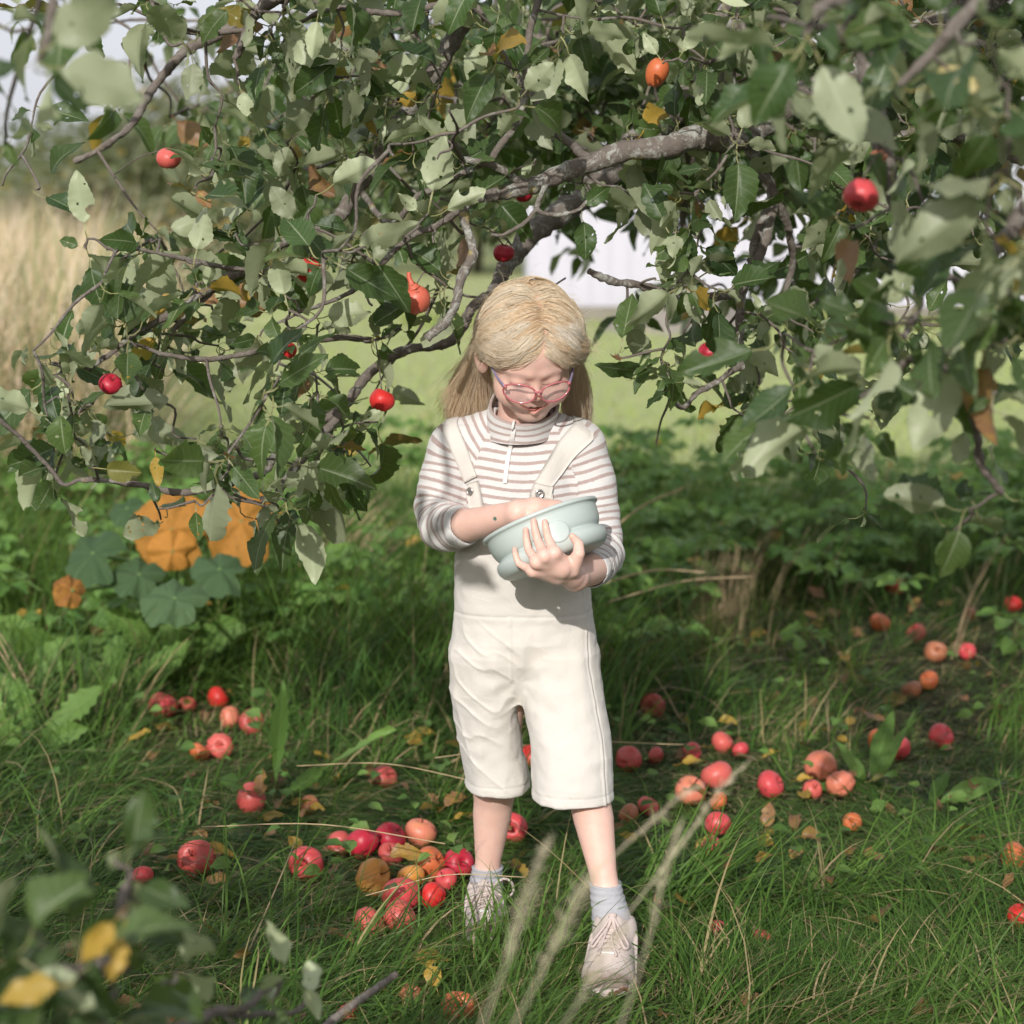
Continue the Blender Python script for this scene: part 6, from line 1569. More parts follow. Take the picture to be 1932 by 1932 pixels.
while len(strands) < NST:
    n = nrm(hr.normal(size=3)); L0 = shell(n, 0.001); x, f, z = L0
    # scalp limits
    hl = 0.054 if f > 0.02 else (0.054 - (0.02 - f) * 1.05 if f > -0.03 else -0.035)
    if z < hl + hr.normal() * 0.002: continue
    if f < 0.02 and hr.random() < 0.30: continue
    if f < -0.04 and hr.random() < 0.35: continue
    if f > 0.035 and z < 0.052 + abs(x) * 0.10: continue
    s = -1 if x < xpart(f) + 0.0035 * math.sin(f * 160) + hr.normal() * 0.003 else 1
    if f < -0.055 and hr.random() < 0.5: s = -s
    ci = int(np.argmax(clump @ n)); cr_ = np.random.default_rng(ci)
    cj = cr_.normal(size=3); hue = np.clip(0.60 + 0.24 * cj[0] + hr.normal() * 0.14, 0, 1)
    front = np.clip((f + 0.01) / 0.07, 0, 1)
    top = np.clip((z - 0.03) / 0.06, 0, 1)
    # tuck point beside and above the ear
    bk = np.clip((0.045 - f) / 0.12, 0, 1)
    tf = 0.010 - 0.058 * bk + hr.normal() * 0.005; tz = 0.026 - 0.044 * bk + hr.normal() * (0.011 if s < 0 else 0.007) + 0.004 * cj[1]
    if s > 0: tz -= 0.012; tf += 0.010
    tn = nrm((np.array([s * 0.080, tf, tz]) - HCEN) / HSEM)
    lift = 0.003 + 0.004 * hr.random() + 0.0032 * abs(cj[2]) + (0.004 if s > 0 else 0.0)
    pts = [L0]
    bow = front * (0.06 + 0.22 * math.exp(-abs(x - xpart(f)) / 0.012))
    nearp = front * math.exp(-abs(x - xpart(f)) / 0.012)
    if nearp > 0.25: L0[0] -= s * 0.005 * hr.random()
    for t_ in (0.25, 0.5, 0.75):
        t = t_ ** (1 + 1.1 * nearp)
        m_ = nrm(n * (1 - t) + tn * t + np.array([0, bow, -bow * 0.35]) * math.sin(math.pi * t) + 0.055 * cj * np.array([0.5, 1, 1]) * math.sin(math.pi * t))
        pts.append(shell(m_, lift + 0.004 * math.sin(math.pi * t)))
    tp = shell(tn, lift + 0.003)
    if s > 0: tp = tp + np.array([0.006 + 0.004 * hr.random(), 0, 0])
    pts.append(tp)
    pts = [HC + p @ HM for p in pts]
    short = hr.random() < (0.05 if front > 0.5 else 0.0)
    if s < 0:
        pts.append(HC + np.array([-0.074 - 0.008 * hr.random(), tf - 0.022 - 0.01 * hr.random(), tz - 0.032 + hr.normal() * 0.006]) @ HM)
        ex = 930 - 82 * abs(hr.random()) ** 1.6 + 6 * cj[0]; ey = 792 + hr.normal() * 24 + 8 * cj[1]; ey += (928 - ex) * -0.05
        e = P(ex, ey, 3.675 + 0.045 * hr.random())
        if hr.random() < 0.12: e = P(ex - 34 * hr.random(), ey - 20 * hr.random(), 3.67 + 0.05 * hr.random())
    else:
        pts.append(HC + np.array([0.077 + 0.008 * hr.random(), tf - 0.030 + hr.normal() * 0.008, tz - 0.034 + hr.normal() * 0.006]) @ HM)
        ex = 1066 + 42 * hr.random() + 4 * cj[0]; ey = 782 + hr.normal() * 20 + 6 * cj[1]
        e = P(ex, ey, 3.67 + 0.04 * hr.random())
    if short and hr.random() < 0.5:
        # flick that leaves the head sideways at the tuck point
        k = pts[-2]; pts = pts[:-1]
        e = k + np.array([s * (0.012 + 0.02 * hr.random()), hr.normal() * 0.01, -0.004 + hr.normal() * 0.012])
        pts.append((pts[-1] + e) / 2 + np.array([s * 0.004, 0, 0.002])); pts.append(e)
    else:
        a = pts[-1]; mid = a * 0.5 + e * 0.5 + np.array([s * 0.004 * (1 + cj[2]), 0.004, 0.0]); pts.append(mid); pts.append(e)
    c = catmull(pts, 3)
    nn = len(c); tt = np.linspace(0, 1, nn)[:, None]
    c = c + (vnoise(c * 45 + ci * 3.1, 3)[:, None] * 0.0022 + 0) * tt * np.array([[1, 0.6, 0.3]]) + hr.normal(size=3) * 0.0035 * tt ** 1.5
    strands.append(c); hues.append(hue)
# flyaways
for i in range(650):
    n = nrm(np.abs(hr.normal(size=3)) * [hr.choice([-1, 1]), hr.choice([-1, 0.4]), 1]);
    if n[1] > 0.3 and abs(n[0]) < 0.75: continue
    p = HC + shell(n, 0.004) @ HM
    o = nrm(n * HSEM) @ HM; dr = nrm(o * 0.25 + hr.normal(size=3) * 0.6 + np.array([np.sign(n[0]) * 0.3, 0.2, -0.1]))
    Lg = 0.02 + 0.05 * hr.random() ** 1.5; c = catmull([p, p + dr * Lg * 0.5 + hr.normal(size=3) * 0.003, p + dr * Lg + np.array([0, 0, -0.25 * Lg]) + hr.normal(size=3) * 0.004], 5)
    strands.append(c); hues.append(0.9)
hb = Buf()
groups = {}
for c, h in zip(strands, hues): groups.setdefault(len(c), []).append((c, h))
for nn, lst in groups.items():
    C = np.array([a for a, _ in lst]); Hh = np.array([b_ for _, b_ in lst])
    T = nrm(np.gradient(C, axis=1)); U = nrm(np.cross(T, np.array([0.2, -1.0, 0.35]))); W = np.cross(T, U)
    tt = np.linspace(0, 1, nn)
    big = len(C) > 600
    R = (0.00037 if big else 0.00017) * (1 - 0.55 * tt ** 2)
    R = np.tile(R, (len(C), 1)) * (hr.uniform(0.6, 1.3, size=(len(C), 1)))
    a = np.arange(3) * 2 * math.pi / 3 + 0.3
    V = C[:, :, None] + R[:, :, None, None] * (U[:, :, None] * np.cos(a)[None, None, :, None] + W[:, :, None] * np.sin(a)[None, None, :, None])
    base = (np.arange(len(C)) * nn * 3)[:, None, None]; i = (np.arange(nn - 1) * 3)[None, :, None]; j = np.arange(3)[None, None]; j2 = (j + 1) % 3
    F = np.stack([base + i + j, base + i + j2, base + i + 3 + j2, base + i + 3 + j], -1).reshape(-1, 4)
    hb.add(V.reshape(-1, 3), F, hue=np.repeat(Hh, nn * 3), along=np.tile(np.repeat(tt, 3), len(C)))
hb.build('hair', M_hair, person)
mk = _o
# ------------------------------------------------------------------ apples
def m_apple(name='apple_skin'):
    m, nt, out = mat(name); b = NB(nt)
    oi = b.n('ShaderNodeObjectInfo'); o = b.obj()
    off = b.n('ShaderNodeVectorMath', operation='ADD'); b.link(o, off.inputs[0]); b.link(b.math('MULTIPLY', oi.outputs['Random'], 40.0), off.inputs[1])
    sep = b.n('ShaderNodeSeparateXYZ'); b.link(o, sep.inputs[0])
    ang = b.math('ARCTAN2', sep.outputs[1], sep.outputs[0])
    st = b.n('ShaderNodeCombineXYZ'); b.put(st.inputs[0], b.math('MULTIPLY', ang, 7.0)); b.put(st.inputs[1], b.math('MULTIPLY', sep.outputs[2], 22.0)); b.put(st.inputs[2], b.math('MULTIPLY', oi.outputs['Random'], 30.0))
    streak = b.noise(1.6, 5, st.outputs[0], 0.8)
    big = b.noise(22, 2, off.outputs[0])
    base = b.n('ShaderNodeHueSaturation'); b.link(oi.outputs['Color'], base.inputs['Color'])
    pale = (0.62, 0.36, 0.13)
    f1 = b.math('MULTIPLY', b.math('SUBTRACT', b.math('ADD', b.math('MULTIPLY', streak, 0.6), b.math('MULTIPLY', big, 0.6)), b.math('MULTIPLY', oi.outputs['Alpha'], 1.0)), 3.5, clamp=True)
    c = b.mix(f1, oi.outputs['Color'], pale)
    v = b.n('ShaderNodeTexVoronoi'); b.put(v.inputs['Scale'], 190.0); b.link(off.outputs[0], v.inputs['Vector'])
    dots = b.math('MULTIPLY', b.math('SUBTRACT', 0.16, v.outputs['Distance']), 12.0, clamp=True)
    c = b.mix(b.math('MULTIPLY', dots, 0.45), c, (0.70, 0.50, 0.30))
    rot = b.math('MULTIPLY', b.math('SUBTRACT', b.noise(48, 4, off.outputs[0], 0.65), 0.63), 12.0, clamp=True)
    c = b.mix(b.math('MULTIPLY', rot, 0.85), c, (0.09, 0.035, 0.02))
    nm = b.bump(b.noise(30, 3, off.outputs[0]), 0.15, 0.004)
    b.link(b.principled(c, 0.42, 0.4, nm, sss=0.06, sssr=(0.01, 0.003, 0.002)), out.inputs[0]); return m
M_apple = m_apple()
M_stem = simple('apple_stalk', (0.09, 0.055, 0.03), 0.9, 0.2)
def apple_mesh(kind):
    """unit radius, stalk at +z"""
    nu, nv = 28, 18; V = []
    for i in range(nv + 1):
        th = math.pi * i / nv
        for j in range(nu):
            ph = 2 * math.pi * j / nu
            r = 1.0; s, c = math.sin(th), math.cos(th)
            x, y, z = s * math.cos(ph), s * math.sin(ph), c * 0.86
            if kind == 'long': z *= 1.22
            taper = 1 + 0.10 * z
            x *= taper; y *= taper
            rr = math.hypot(x, y)
            z -= 0.40 * math.exp(-(rr / 0.26) ** 2) * (c > 0) ; z += 0.20 * math.exp(-(rr / 0.22) ** 2) * (c < 0)
            k = 1 + 0.035 * math.cos(5 * ph) * (1 - c) * 0.5 + 0.03 * math.sin(ph + 2 * th) + (0.07 * math.sin(2 * ph + 1) * s if kind == 'lumpy' else 0) + (-0.16 * math.exp(-((ph - 1.5) ** 2 + (th - 1.2) ** 2) / 0.25) if kind == 'dented' else 0)
            if kind == 'shrivelled':
                k *= 1 + 0.05 * math.sin(9 * ph + 4 * th) * s; z *= 0.9
            V.append((x * k, y * k, z * k))
    i = np.arange(nv)[:, None] * nu; j = np.arange(nu)[None]; j2 = (j + 1) % nu
    return np.array(V), np.stack([i + j, i + nu + j, i + nu + j2, i + j2], -1).reshape(-1, 4)
A_SH = {}
for k in ('round', 'long', 'lumpy', 'dented', 'shrivelled'):
    V, F = apple_mesh(k); o = mk('apple', V * 0.0285, F, M_apple, link=False); A_SH[k] = o.data
_sv, _sf = tube(catmull([(0, 0, 0.0145), (0.001, 0, 0.024), (0.005, 0.001, 0.032)], 3), [0.0011] * 3 + [0.001] * 3 + [0.0015], 5)
ST_ = mk('stem', _sv, _sf, M_stem, link=False).data
CK = {'red': (0.56, 0.065, 0.072, 1.0), 'deep': (0.42, 0.018, 0.040, 1.2), 'pink': (0.58, 0.11, 0.09, 0.78), 'pale': (0.62, 0.19, 0.12, 0.62), 'salmon': (0.58, 0.13, 0.08, 0.8), 'orange': (0.55, 0.14, 0.05, 0.72),
      'yellow': (0.58, 0.25, 0.05, 0.60), 'brown': (0.38, 0.14, 0.07, 0.9), 'dull': (0.44, 0.075, 0.065, 0.95), 'scarlet': (0.60, 0.030, 0.028, 1.05)}
def apple(name, c, R, tone, shape, tilt, label, group, scale=(1, 1, 1)):
    o = bpy.data.objects.new(name, A_SH[shape]); COL.objects.link(o)
    o.location = Vector(c); o.scale = [R / 0.0285 * s for s in scale]; o.rotation_euler = tilt
    cc = CK[tone]; o.color = cc
    s = bpy.data.objects.new('stem', ST_); COL.objects.link(s); s.parent = o
    return tag(o, label, 'apple', group)
random.seed(31)
for (px, py, wpx, tone, shape, sink, label) in GA:
    p0 = G(px, py, 0.03); R = wpx / 2 / FPX * np.linalg.norm(p0 - [0, 0, CAM_H]) * 1.0
    z = R * (0.88 - 0.45 * max(sink, 0)) + 0.008 - (0.03 * sink if sink < 0 else 0); p = G(px, py, z)
    tilt = (random.uniform(-1.3, 1.3), random.uniform(-1.3, 1.3), random.uniform(0, 6.28))
    if 'stalk hole' in label or 'hollow' in label: tilt = (1.0, 0.1, 0)
    apple('fallen_apple', p, R, tone, shape, tilt, label, 'windfall apples in the grass')
HA = [ # px, py, width, Y, tone, shape, tilt, label, scale
 (318, 299, 46, 3.95, 'pink', 'round', (0.2, 0, 1), 'rosy apple hanging alone against the pale field, upper left'),
 (208, 725, 44, 3.55, 'deep', 'round', (0.5, 0.6, 0), 'dark red scabbed apple hanging at the left among yellowing leaves'),
 (585, 510, 54, 3.60, 'scarlet', 'round', (0.3, 0, 0), 'bright red apple half hidden by a pale twig and leaves'),
 (787, 567, 50, 3.50, 'salmon', 'lumpy', (0.2, -0.25, 0), 'long orange pink apple with a drawn out neck, left of the head', (0.95, 0.95, 1.25)),
 (720, 755, 50, 3.60, 'scarlet', 'dented', (0.4, 0, 2), 'bright red eaten apple low beside the hair'),
 (950, 478, 40, 3.75, 'deep', 'round', (0.2, 0.2, 0), 'small dark red apple on the thick limb above the head'),
 (988, 367, 34, 3.75, 'deep', 'round', (0.2, 0, 0), 'dark red apple tucked under the lichened branch'),
 (1239, 137, 44, 3.55, 'orange', 'long', (0.2, 0.3, 0), 'orange red apple hanging high at the top right of centre', (0.95, 0.95, 1.25)),
 (1625, 368, 68, 2.55, 'red', 'round', (2.6, 0.3, 0), 'large blurred rosy apple hanging in the right foreground'),
 (1339, 665, 46, 4.3, 'deep', 'round', (0.2, 0, 0), 'dark red apple hanging behind twigs right of the head'),
 (540, 662, 40, 3.66, 'scarlet', 'round', (0.2, 0, 0), 'red apple peeping from behind a dark green leaf'),
 (1657, 296, 34, 2.65, 'brown', 'shrivelled', (0.2, 0, 0), 'small brown shrivelled apple above the big blurred one'),
 (1730, 705, 40, 2.5, 'brown', 'shrivelled', (0.2, 0, 0), 'small withered brown apple on the blurred right bough', (0.7, 0.7, 1)),
]
for a in HA:
    px, py, wpx, Y, tone, shape, tilt, label = a[:8]; sc = a[8] if len(a) > 8 else (1, 1, 1)
    p = P(px, py, Y); APP = apple('hanging_apple', p, wpx / 2 / FPX * Y, tone, shape, tilt, label, 'apples still on the tree', sc)
    d = np.sum((NODES - p) ** 2, 1) + 3 * np.maximum(p[2] - NODES[:, 2] + 0.02, 0) ** 2; k = NODES[int(np.argmin(d))]
    s = p + np.array([0, 0, wpx / 2 / FPX * Y * (0.75 if 'neck' not in label else 1.3)])
    v, f = tube(catmull([k, (k + s) / 2 + np.array([0, 0, 0.01]), s], 4), 0.0012, 5); ap = APP
    sk = mk('stalk', v, f, M_bark, None, attrs={'lichen': np.zeros(len(v))}); sk.parent = ap; sk.matrix_parent_inverse = (Matrix.LocRotScale(ap.location, ap.rotation_euler, ap.scale)).inverted()
    if 'neck' in label:
        v, f = tube(catmull([p + [-0.004, 0, 0.018], p + [-0.009, 0, 0.028], p + [-0.013, 0, 0.038], p + [-0.013, 0, 0.046]], 4), np.interp(np.linspace(0, 1, 13), [0, 0.4, 1], [0.012, 0.0045, 0.0035]), 10)
        nk = mk('neck', v, f, M_apple, None); nk.color = CK['salmon']; nk.parent = ap; nk.matrix_parent_inverse = (Matrix.LocRotScale(ap.location, ap.rotation_euler, ap.scale)).inverted()

# ------------------------------------------------------------------ single fallen leaves
FL = [ # px, py, length px, heading deg, age, label
 (1193, 1580, 46, 150, .68, 'orange yellow curled leaf just right of the nearer shin'), (808, 1380, 44, 170, .62, 'yellow leaf lying left of the trouser leg'), (865, 1405, 40, 200, .58, 'pale yellow green leaf touching the trouser leg'),
 (745, 1612, 70, 10, .86, 'curled brown leaf lying across the big apple pile'), (738, 1672, 52, 240, .30, 'torn grey green leaf on top of the pile'), (400, 1660, 54, 5, .92, 'flat tan leaf below the left windfall'),
 (400, 1600, 70, -40, .84, 'long dry leaf on the left windfall'), (490, 1495, 60, 80, .92, 'brown leaf standing by the toothed leaf stem'), (800, 1805, 80, 15, .84, 'large pale tan leaf below the big pile'),
 (1447, 1548, 56, 75, .93, 'upright brown curled leaf in the right grass'), (1435, 1620, 60, 20, .86, 'curled pinkish brown leaf in the right grass'), (1495, 1615, 44, 60, .9, 'pale curled leaf beside the pinkish one'),
 (1660, 1357, 60, 160, .95, 'rolled brown leaf behind the eaten apples'), (1365, 1358, 42, 0, .62, 'yellow leaf above the right litter of apples'), (1295, 1437, 50, 10, .64, 'pale yellow leaf among the litter apples'),
 (1508, 1470, 36, 0, .66, 'small orange yellow leaf left of the tall speckled apple'), (1900, 1665, 50, 70, .93, 'brown leaf hanging below the right edge apple'), (640, 1300, 46, 20, .9, 'brown leaf in the mid grass left of the trousers'),
 (1720, 1150, 40, 60, .9, 'pale curled leaf under the weeds at the right'), (845, 1515, 56, 50, .92, 'brown pointed leaf beside the farther knee'), (1240, 1700, 30, 90, .95, 'small red brown leaf right of the sock'),
 (820, 1850, 60, 100, .78, 'orange brown leaf near the bottom edge'), (1870, 1480, 60, 20, .3, 'grey green fallen leaf right of the plantain'), (1650, 1470, 40, 10, .5, 'yellow green leaf beside the eaten apples')]
FL.append((450, 1800, 44, 40, .88, 'tan leaf scrap in the dark lower left grass'))
for i, (px, py, lpx, hd, age, label) in enumerate(FL):
    p = G(px, py, 0.055); L = Leaves([SH_NEAR[i % 16]]); s = lpx / FPX * 3.6 / 1.1 * (p[1] / 3.6)
    a = math.radians(hd); up = 0.9 if ('upright' in label or 'standing' in label) else 0.15
    d = np.array([math.cos(a), math.sin(a) * 0.5, up + 0.3 * math.sin(a)])
    if 'pile' in label and 'below' not in label: p = G(px, py, 0.085)
    L.add(p - nrm(d) * s * 0.6, d, np.array([random.gauss(0, 0.2), -0.55, 0.9]), s, (0.3, age, 0.9), 0)
    tag(L.build('fallen_leaf', M_apple_leaf), label, 'leaf', 'dead leaves on the grass')

# ------------------------------------------------------------------ broad leaved plants in the grass
def plant(name, base, leaves, label, cat, m, group=None, shapekw=None, petiole=0.1):
    t = empty(name, base, label, cat, group)
    for i, (dx, dy, dz, nx, ny, nz, rnd, seed) in enumerate(leaves):
        sh_ = leaf_shape(seed, nu=16, nv=8, **(shapekw or {})); L = Leaves([sh_]); d = np.array([dx, dy, dz])
        L.add(np.array(base), d, (nx, ny, nz), np.linalg.norm(d) / 1.05, rnd, 0)
        L.build('leaf', m, t)
    return t
dk = dict(holes=0, chew=0, aspect=0.20, serr=0.16, petiole=0.22, bend=0.12, fold=0.25, tipw=1.5)
b0 = G(515, 1525, 0.0)
def to(px, py, Y): return P(px, py, Y) - b0
plant('dandelion', b0, [(*to(533, 1318, b0[1] + 0.02), 0.15, -1, 0.2, (0.3, 0.15, 0.45), 501), (*to(695, 1385, b0[1] - 0.05), -0.3, -0.7, 0.9, (0.8, 0.2, 1.0), 502), (*to(440, 1470, b0[1] - 0.1), 0.2, -0.3, 1, (0.2, 0.1, 0.4), 503), (*to(600, 1450, b0[1] + 0.12), -0.1, -0.5, 1, (0.5, 0.2, 0.5), 504)],
      'dandelion like weed with two long toothed leaves left of the child', 'weed', M_weed, shapekw=dk)
pk = dict(holes=0, chew=0, aspect=0.24, serr=0.0, petiole=0.12, bend=0.15, fold=0.3, tipw=1.1)
b0 = G(1640, 1490, 0.0)
plant('plantain', b0, [(*to(1582, 1395, b0[1]), 0.3, -0.8, 0.6, (0.6, 0.1, 0.9), 511), (*to(1705, 1375, b0[1]), -0.3, -0.8, 0.5, (0.5, 0.1, 0.8), 512), (*to(1680, 1340, b0[1] + 0.1), -0.3, -0.8, 0.5, (0.5, 0.1, 0.5), 513), (*to(1470, 1480, b0[1] - 0.02), 0.0, -0.7, 0.9, (0.7, 0.15, 1.0), 514)],
      'plantain with long ribbed leaves among the right hand apples', 'weed', M_weed, 'plantains in the right grass', pk)
b0 = G(1745, 1530, 0.0)
plant('plantain', b0, [(*to(1878, 1465, b0[1]), -0.2, -0.6, 0.9, (0.7, 0.1, 0.95), 521), (*to(1790, 1450, b0[1] + 0.08), 0.0, -0.6, 0.8, (0.4, 0.1, 0.7), 522)],
      'plantain with one broad leaf pointing right, near the right edge', 'weed', M_weed, 'plantains in the right grass', pk)
wk = dict(holes=0, chew=1, aspect=0.36, serr=0.14, petiole=0.12, bend=0.25, fold=0.25, tipw=1.3)
for i, (px, py, lab_) in enumerate([(110, 1290, 'clump of broad pale leaves left of the far pink apples'), (225, 1330, 'clump of broad toothed leaves below the far pink apples'), (20, 1330, 'broad leaved clump at the left edge'), (60, 1430, 'low dark leaved clump at the left edge'), (330, 1270, 'loose leafy clump under the big green leaves')]):
    b0 = G(px, py, 0.0); lf = []
    for k in range(7):
        a = k * 0.9 + i; L_ = random.uniform(0.17, 0.27)
        lf.append((L_ * math.cos(a) * 0.7, L_ * math.sin(a) * 0.7, L_ * random.uniform(0.35, 0.9), random.gauss(0, 0.3), -0.6, 0.8, (random.uniform(0.5, 1), 0.2, random.uniform(0.6, 1.1)), 530 + i * 10 + k))
    plant('broad_leaved_weed', b0, lf, lab_, 'weed', M_weed, 'broad leaved weeds at the left', wk)

# pumpkin plant with two big yellowed leaves
M_pump = m_leaf('pumpkin_leaf', (0.055, 0.105, 0.045), (0.10, 0.16, 0.075), (0.085, 0.14, 0.07), yellow=(0.52, 0.235, 0.05), dry=(0.24, 0.10, 0.035), rough=0.7, transl=0.3, spec=0.2)
def round_leaf(seed, n=60, rings=12, cup=0.25, lobes=5, wav=0.06):
    g = np.random.default_rng(seed); V = [(0, 0, 0)]; U = [(0.1, 0.3, 0)]
    for r_ in range(1, rings + 1):
        q = r_ / rings
        for k in range(n):
            a = 2 * math.pi * k / n; rr = q * (1 + 0.035 * math.cos(lobes * a) + 0.08 * math.sin(2 * a + seed) + 0.03 * (k % 2) * (r_ == rings)) * (1 - 0.45 * math.exp(-((a - math.pi) / 0.35) ** 2))
            V.append((rr * math.cos(a), rr * math.sin(a), -cup * rr * rr + 0.10 * q * math.sin(5 * a + seed) + 0.08 * math.sin(9 * a) * q * q + 0.03 * math.sin(17 * a + q * 9) * q)); U.append((q * 0.9 + 0.05 * (k % 3), math.sin(5 * a / 2 + 0.15 * q * math.sin(7 * a)) , 0))
    F3 = np.array([(0, 1 + k, 1 + (k + 1) % n) for k in range(n)]); i = (np.arange(rings - 1) * n + 1)[:, None]; j = np.arange(n)[None]; j2 = (j + 1) % n
    return np.array(V), [F3, np.stack([i + j, i + n + j, i + n + j2, i + j2], -1).reshape(-1, 4)], np.array(U)
pb = G(360, 1120, 0)
pump = empty('pumpkin_plant', pb, 'pumpkin plant with big yellow orange and grey green leaves in the left grass', 'plant')
for i, (px, py, Y, rpx, nx, ny, nz, rnd) in enumerate([(325, 1000, 5.55, 80, -0.1, -0.9, 0.25, (0.5, 0.79, 0.45)), (455, 985, 5.65, 78, 0.2, -0.8, 0.45, (0.5, 0.78, 0.55)), (325, 1040, 5.5, 42, 0.2, -0.9, 0.1, (0.5, 0.74, 0.8)), (175, 1045, 5.4, 64, -0.25, -0.6, 0.7, (0.2, 0.2, 0.7)), (262, 1085, 5.4, 50, 0.2, -0.6, 0.7, (0.3, 0.2, 0.7)),
     (415, 1075, 5.35, 58, 0.1, -0.5, 0.8, (0.3, 0.2, 0.8)), (330, 1130, 5.1, 62, 0.1, -0.55, 0.8, (0.6, 0.2, 0.95)), (505, 965, 5.75, 34, 0.4, -0.6, 0.5, (0.5, 0.68, 1.0)), (135, 1115, 5.0, 34, 0.6, -0.6, 0.4, (0.5, 0.88, 0.6)), (240, 960, 5.9, 40, -0.2, -0.5, 0.8, (0.2, 0.2, 0.6))]):
    V, Fs, U = round_leaf(i * 3 + 1); n_ = nrm([nx, ny, nz]); d = nrm(np.cross(n_, [0.3, 0.1 * i, 1])); s_ = np.cross(n_, d); c = P(px, py, Y); R = rpx / FPX * Y
    Wv = c + R * (V[:, 0:1] * d + V[:, 1:2] * s_ + V[:, 2:3] * n_)
    o = mk('leaf', Wv, Fs, M_pump, pump, attrs={'rnd': np.tile(rnd, (len(V), 1)), 'uvp': U})
    if i in (0, 1): o['label'] = 'big yellow orange leaf'
    v, f = tube(catmull([pb + np.array([random.uniform(-.1, .1), random.uniform(-.1, .1), 0]), (pb + c) / 2 + [0, 0.03, 0.02], c], 5), 0.006, 6)
    mk('stalk', v, f, M_weed, pump, attrs={'rnd': np.tile((0.5, 0.2, 0.6), (len(v), 1)), 'uvp': np.zeros((len(v), 3))})

# ------------------------------------------------------------------ dry stalks, straw, stick, seed plumes
def stalk_tuft(base, n, hgt, spread, lean, label, seed=0, rad_=0.0018):
    g = np.random.default_rng(seed); bf = Buf()
    for _ in range(n):
        b = np.array(base) + np.array([g.normal() * spread, g.normal() * spread, 0]); h = hgt * g.uniform(0.55, 1.1); dx = lean[0] * h + g.normal() * 0.10 * h; dy = lean[1] * h + g.normal() * 0.10 * h
        v, f = tube(catmull([b, b + [dx * 0.35, dy * 0.35, h * 0.5], b + [dx, dy, h]], 4), np.linspace(rad_, rad_ * 0.5, 9), 4, cap=False); bf.add(v, f)
    return tag(bf.build('dry_grass_tuft', M_straw), label, 'dry grass', 'bleached tufts and straws')
stalk_tuft(G(1625, 1060), 20, 0.46, 0.05, (0.13, 0.0), 'tall upright bleached stalks right of the child among the weeds', 1)
stalk_tuft(G(1340, 1200), 90, 0.26, 0.07, (0.12, 0.0), 'thick bleached tuft leaning right, just right of the trousers', 2, 0.0013)
stalk_tuft(G(1400, 1120), 50, 0.24, 0.10, (0.5, 0.0), 'dry grass bending right behind the bleached tuft', 3, 0.0013)
stalk_tuft(G(560, 1150), 46, 0.34, 0.10, (0.75, 0.1), 'dry straw sweeping right beside the yellow pumpkin leaf', 4, 0.0014)
stalk_tuft(G(700, 1180), 24, 0.22, 0.12, (0.4, 0.1), 'short straw tuft left of the overalls', 5, 0.0013)
stalk_tuft(G(1790, 1240), 4, 0.36, 0.02, (0.35, 0.0), 'few pale forked stalks near the right edge', 6, 0.0022)
stalk_tuft(G(60, 1380), 5, 0.42, 0.05, (-0.35, 0.0), 'few straw stems leaning left at the left edge', 7, 0.0025)
def straw(p0, p1, Y0, Y1, label, r_=0.0016, bendz=0.02):
    a, b = P(*p0, Y0), P(*p1, Y1); v, f = tube(catmull([a, (a + b) / 2 + [0, 0, bendz], b], 6), r_, 5)
    return tag(mk('straw', v, f, M_straw), label, 'straw', 'bleached tufts and straws')
straw((690, 1690), (990, 1655), 3.50, 3.52, 'long straw lying across the big apple pile towards the sock', 0.0009)
straw((820, 1430), (1290, 1405), 4.25, 4.35, 'straw crossing the apple right of the cream trouser leg', 0.0010)
straw((560, 1445), (900, 1475), 4.05, 4.0, 'straw lying left of the trouser hem', 0.0010)
straw((380, 1560), (840, 1592), 3.75, 3.65, 'thin straw above the big apple pile', 0.0010)
straw((1130, 1020), (1290, 920), 5.6, 5.7, 'dry seed stem leaning right beside the striped sleeve', 0.0028)
straw((1140, 1100), (1330, 1080), 5.5, 5.5, 'pale straw pointing right from the elbow', 0.0024)
straw((1150, 1135), (1420, 1088), 5.4, 5.6, 'second pale straw under the elbow', 0.0024)
v, f = tube(catmull([P(560, 1985, 2.75), P(640, 1915, 2.8), P(700, 1872, 2.84), P(748, 1838, 2.88)], 8), np.linspace(0.0065, 0.0048, 25) * (1 + 0.1 * vnoise(np.arange(25)[:, None] * np.array([1.3, 0, 0]), 2)), 8)
tag(mk('stick', v, f, M_bark, attrs={'lichen': np.full(len(v), 0.4)}), 'grey broken stick lying across the bottom edge', 'stick')

# feathery grass heads close to the camera
M_plume = simple('seed_plume', (0.50, 0.44, 0.30), 0.9, 0.1)
def plume(base, tip, label, seed, wmax=0.014, start=0.35):
    g = np.random.default_rng(seed); bf = Buf(); base = np.array(base); tip = np.array(tip)
    C = catmull([base, base * 0.6 + tip * 0.4 + [0.005, 0, 0.01], base * 0.25 + tip * 0.75 + [0.0, 0, 0.008], tip], 10)
    v, f = tube(C, np.linspace(0.0008, 0.0004, len(C)), 5); bf.add(v, f)
    ax = nrm(tip - base); n = len(C)
    for _ in range(230):
        t = start + (1 - start) * g.random(); p = C[min(int(t * (n - 1)), n - 1)] + ax * 0.004 * g.normal()
        q = (t - start) / (1 - start); wv = wmax * (math.sin(math.pi * min(1, 0.12 + q * 0.9)) ** 0.6)
        d = nrm(ax * 1.6 + g.normal(size=3) * 0.75); e = p + d * wv * g.uniform(0.5, 1.5)
        s = nrm(np.cross(d, g.normal(size=3))) * 0.00035
        m_ = (p + e) / 2 + s * 1.3
        bf.add([p, m_, e, (p + e) / 2 - s * 1.3], np.array([[0, 1, 2, 3]]))
    return tag(bf.build('grass_plume', M_plume), label, 'grass head', 'feathery grass heads near the camera')
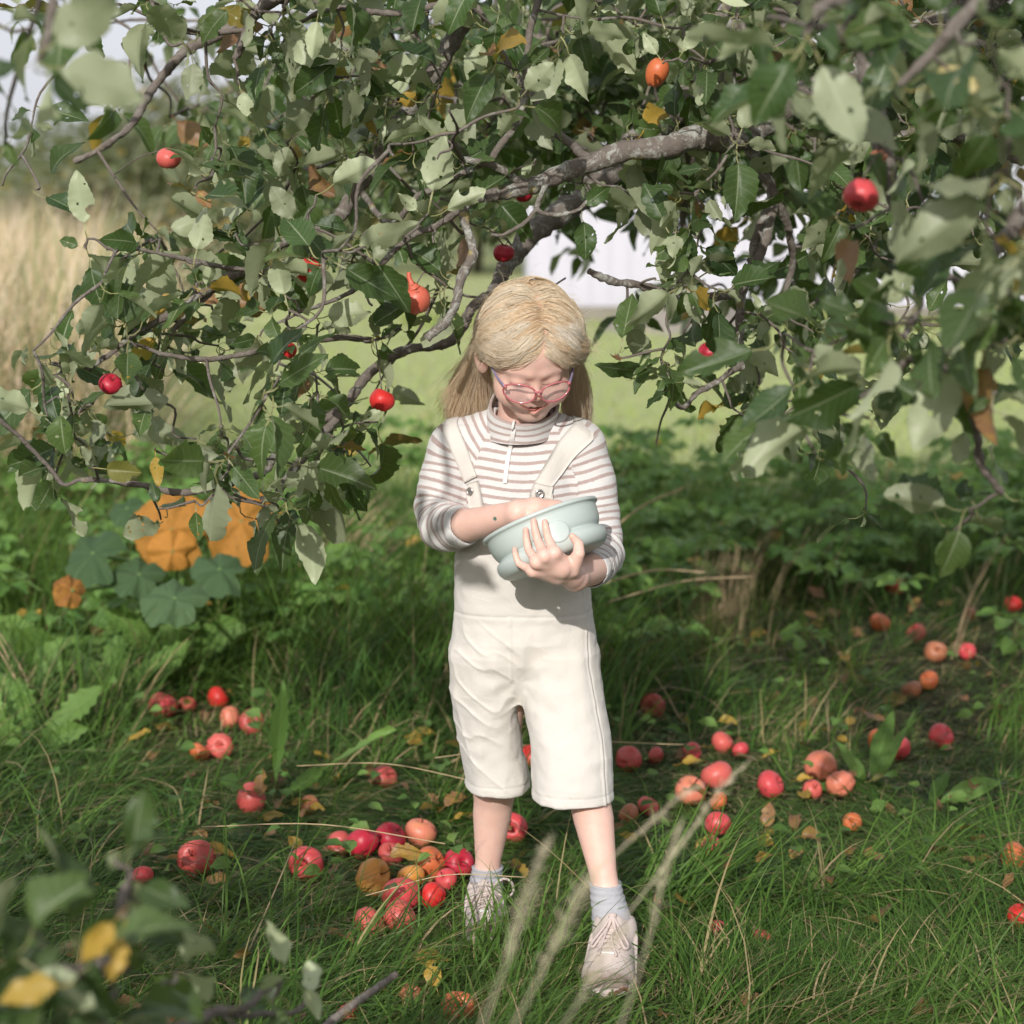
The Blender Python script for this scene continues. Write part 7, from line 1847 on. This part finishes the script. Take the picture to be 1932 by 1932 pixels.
plume(P(860, 2060, 1.45), P(1045, 1570, 1.75), 'left blurred feathery grass head before the legs', 1)
plume(P(900, 2060, 1.5), P(1135, 1630, 1.8), 'middle blurred feathery grass head between the shoes', 2, 0.016)
plume(P(985, 2060, 1.55), P(1190, 1740, 1.85), 'right blurred feathery grass head before the nearer shoe', 3, 0.013)
plume(P(1150, 2000, 1.6), P(1290, 1540, 1.95), 'thin blurred grass head leaning past the nearer shin', 4, 0.010)
plume(P(1180, 1730, 2.0), P(1420, 1430, 2.2), 'blurred grass head over the rosy apples', 5, 0.011, 0.2)
plume(P(1130, 1640, 2.0), P(1330, 1480, 2.15), 'short blurred grass head over the brownish apples', 6, 0.010, 0.2)
# green clump at the farther shoe
n = 80; base = np.stack([rng.normal(gL[0] + 0.065, 0.05, n), rng.normal(gL[1] - 0.045, 0.025, n), np.zeros(n)], -1)
n2 = 24; base = np.concatenate([base, np.stack([rng.normal(gL[0] - 0.05, 0.03, n2), rng.normal(gL[1] - 0.06, 0.02, n2), np.zeros(n2)], -1)]); n = len(base)
k = ~in_shoe(base[:, 0], base[:, 1]); base = base[k]; n = len(base)
o = blades('grass_clump', base, rng.uniform(0, 6.28, n), rng.uniform(0.05, 0.5, n), rng.uniform(0.08, 0.22, n), rng.uniform(0.003, 0.0065, n), rng.uniform(0.1, 1.0, n), np.stack([rng.uniform(0.4, 1, n), rng.uniform(0, 0.4, n), rng.uniform(0.4, 1.1, n)], -1), M_grass, 6)
tag(o, 'fresh green grass clump growing in front of the farther shoe', 'grass')
n = 120; base = np.stack([rng.normal(G(1270, 1700)[0], 0.06, n), rng.normal(G(1270, 1720)[1], 0.05, n), np.zeros(n)], -1)
o = blades('grass_clump', base, rng.normal(1.1, 0.5, n), rng.uniform(0.5, 1.0, n), rng.uniform(0.15, 0.32, n), rng.uniform(0.004, 0.008, n), rng.uniform(0.1, 0.8, n), np.stack([rng.uniform(0.3, 0.8, n), rng.uniform(0, 0.3, n), rng.uniform(0.4, 1.1, n)], -1), M_grass, 6)
tag(o, 'broad blue green blades leaning right beside the nearer shoe', 'grass')
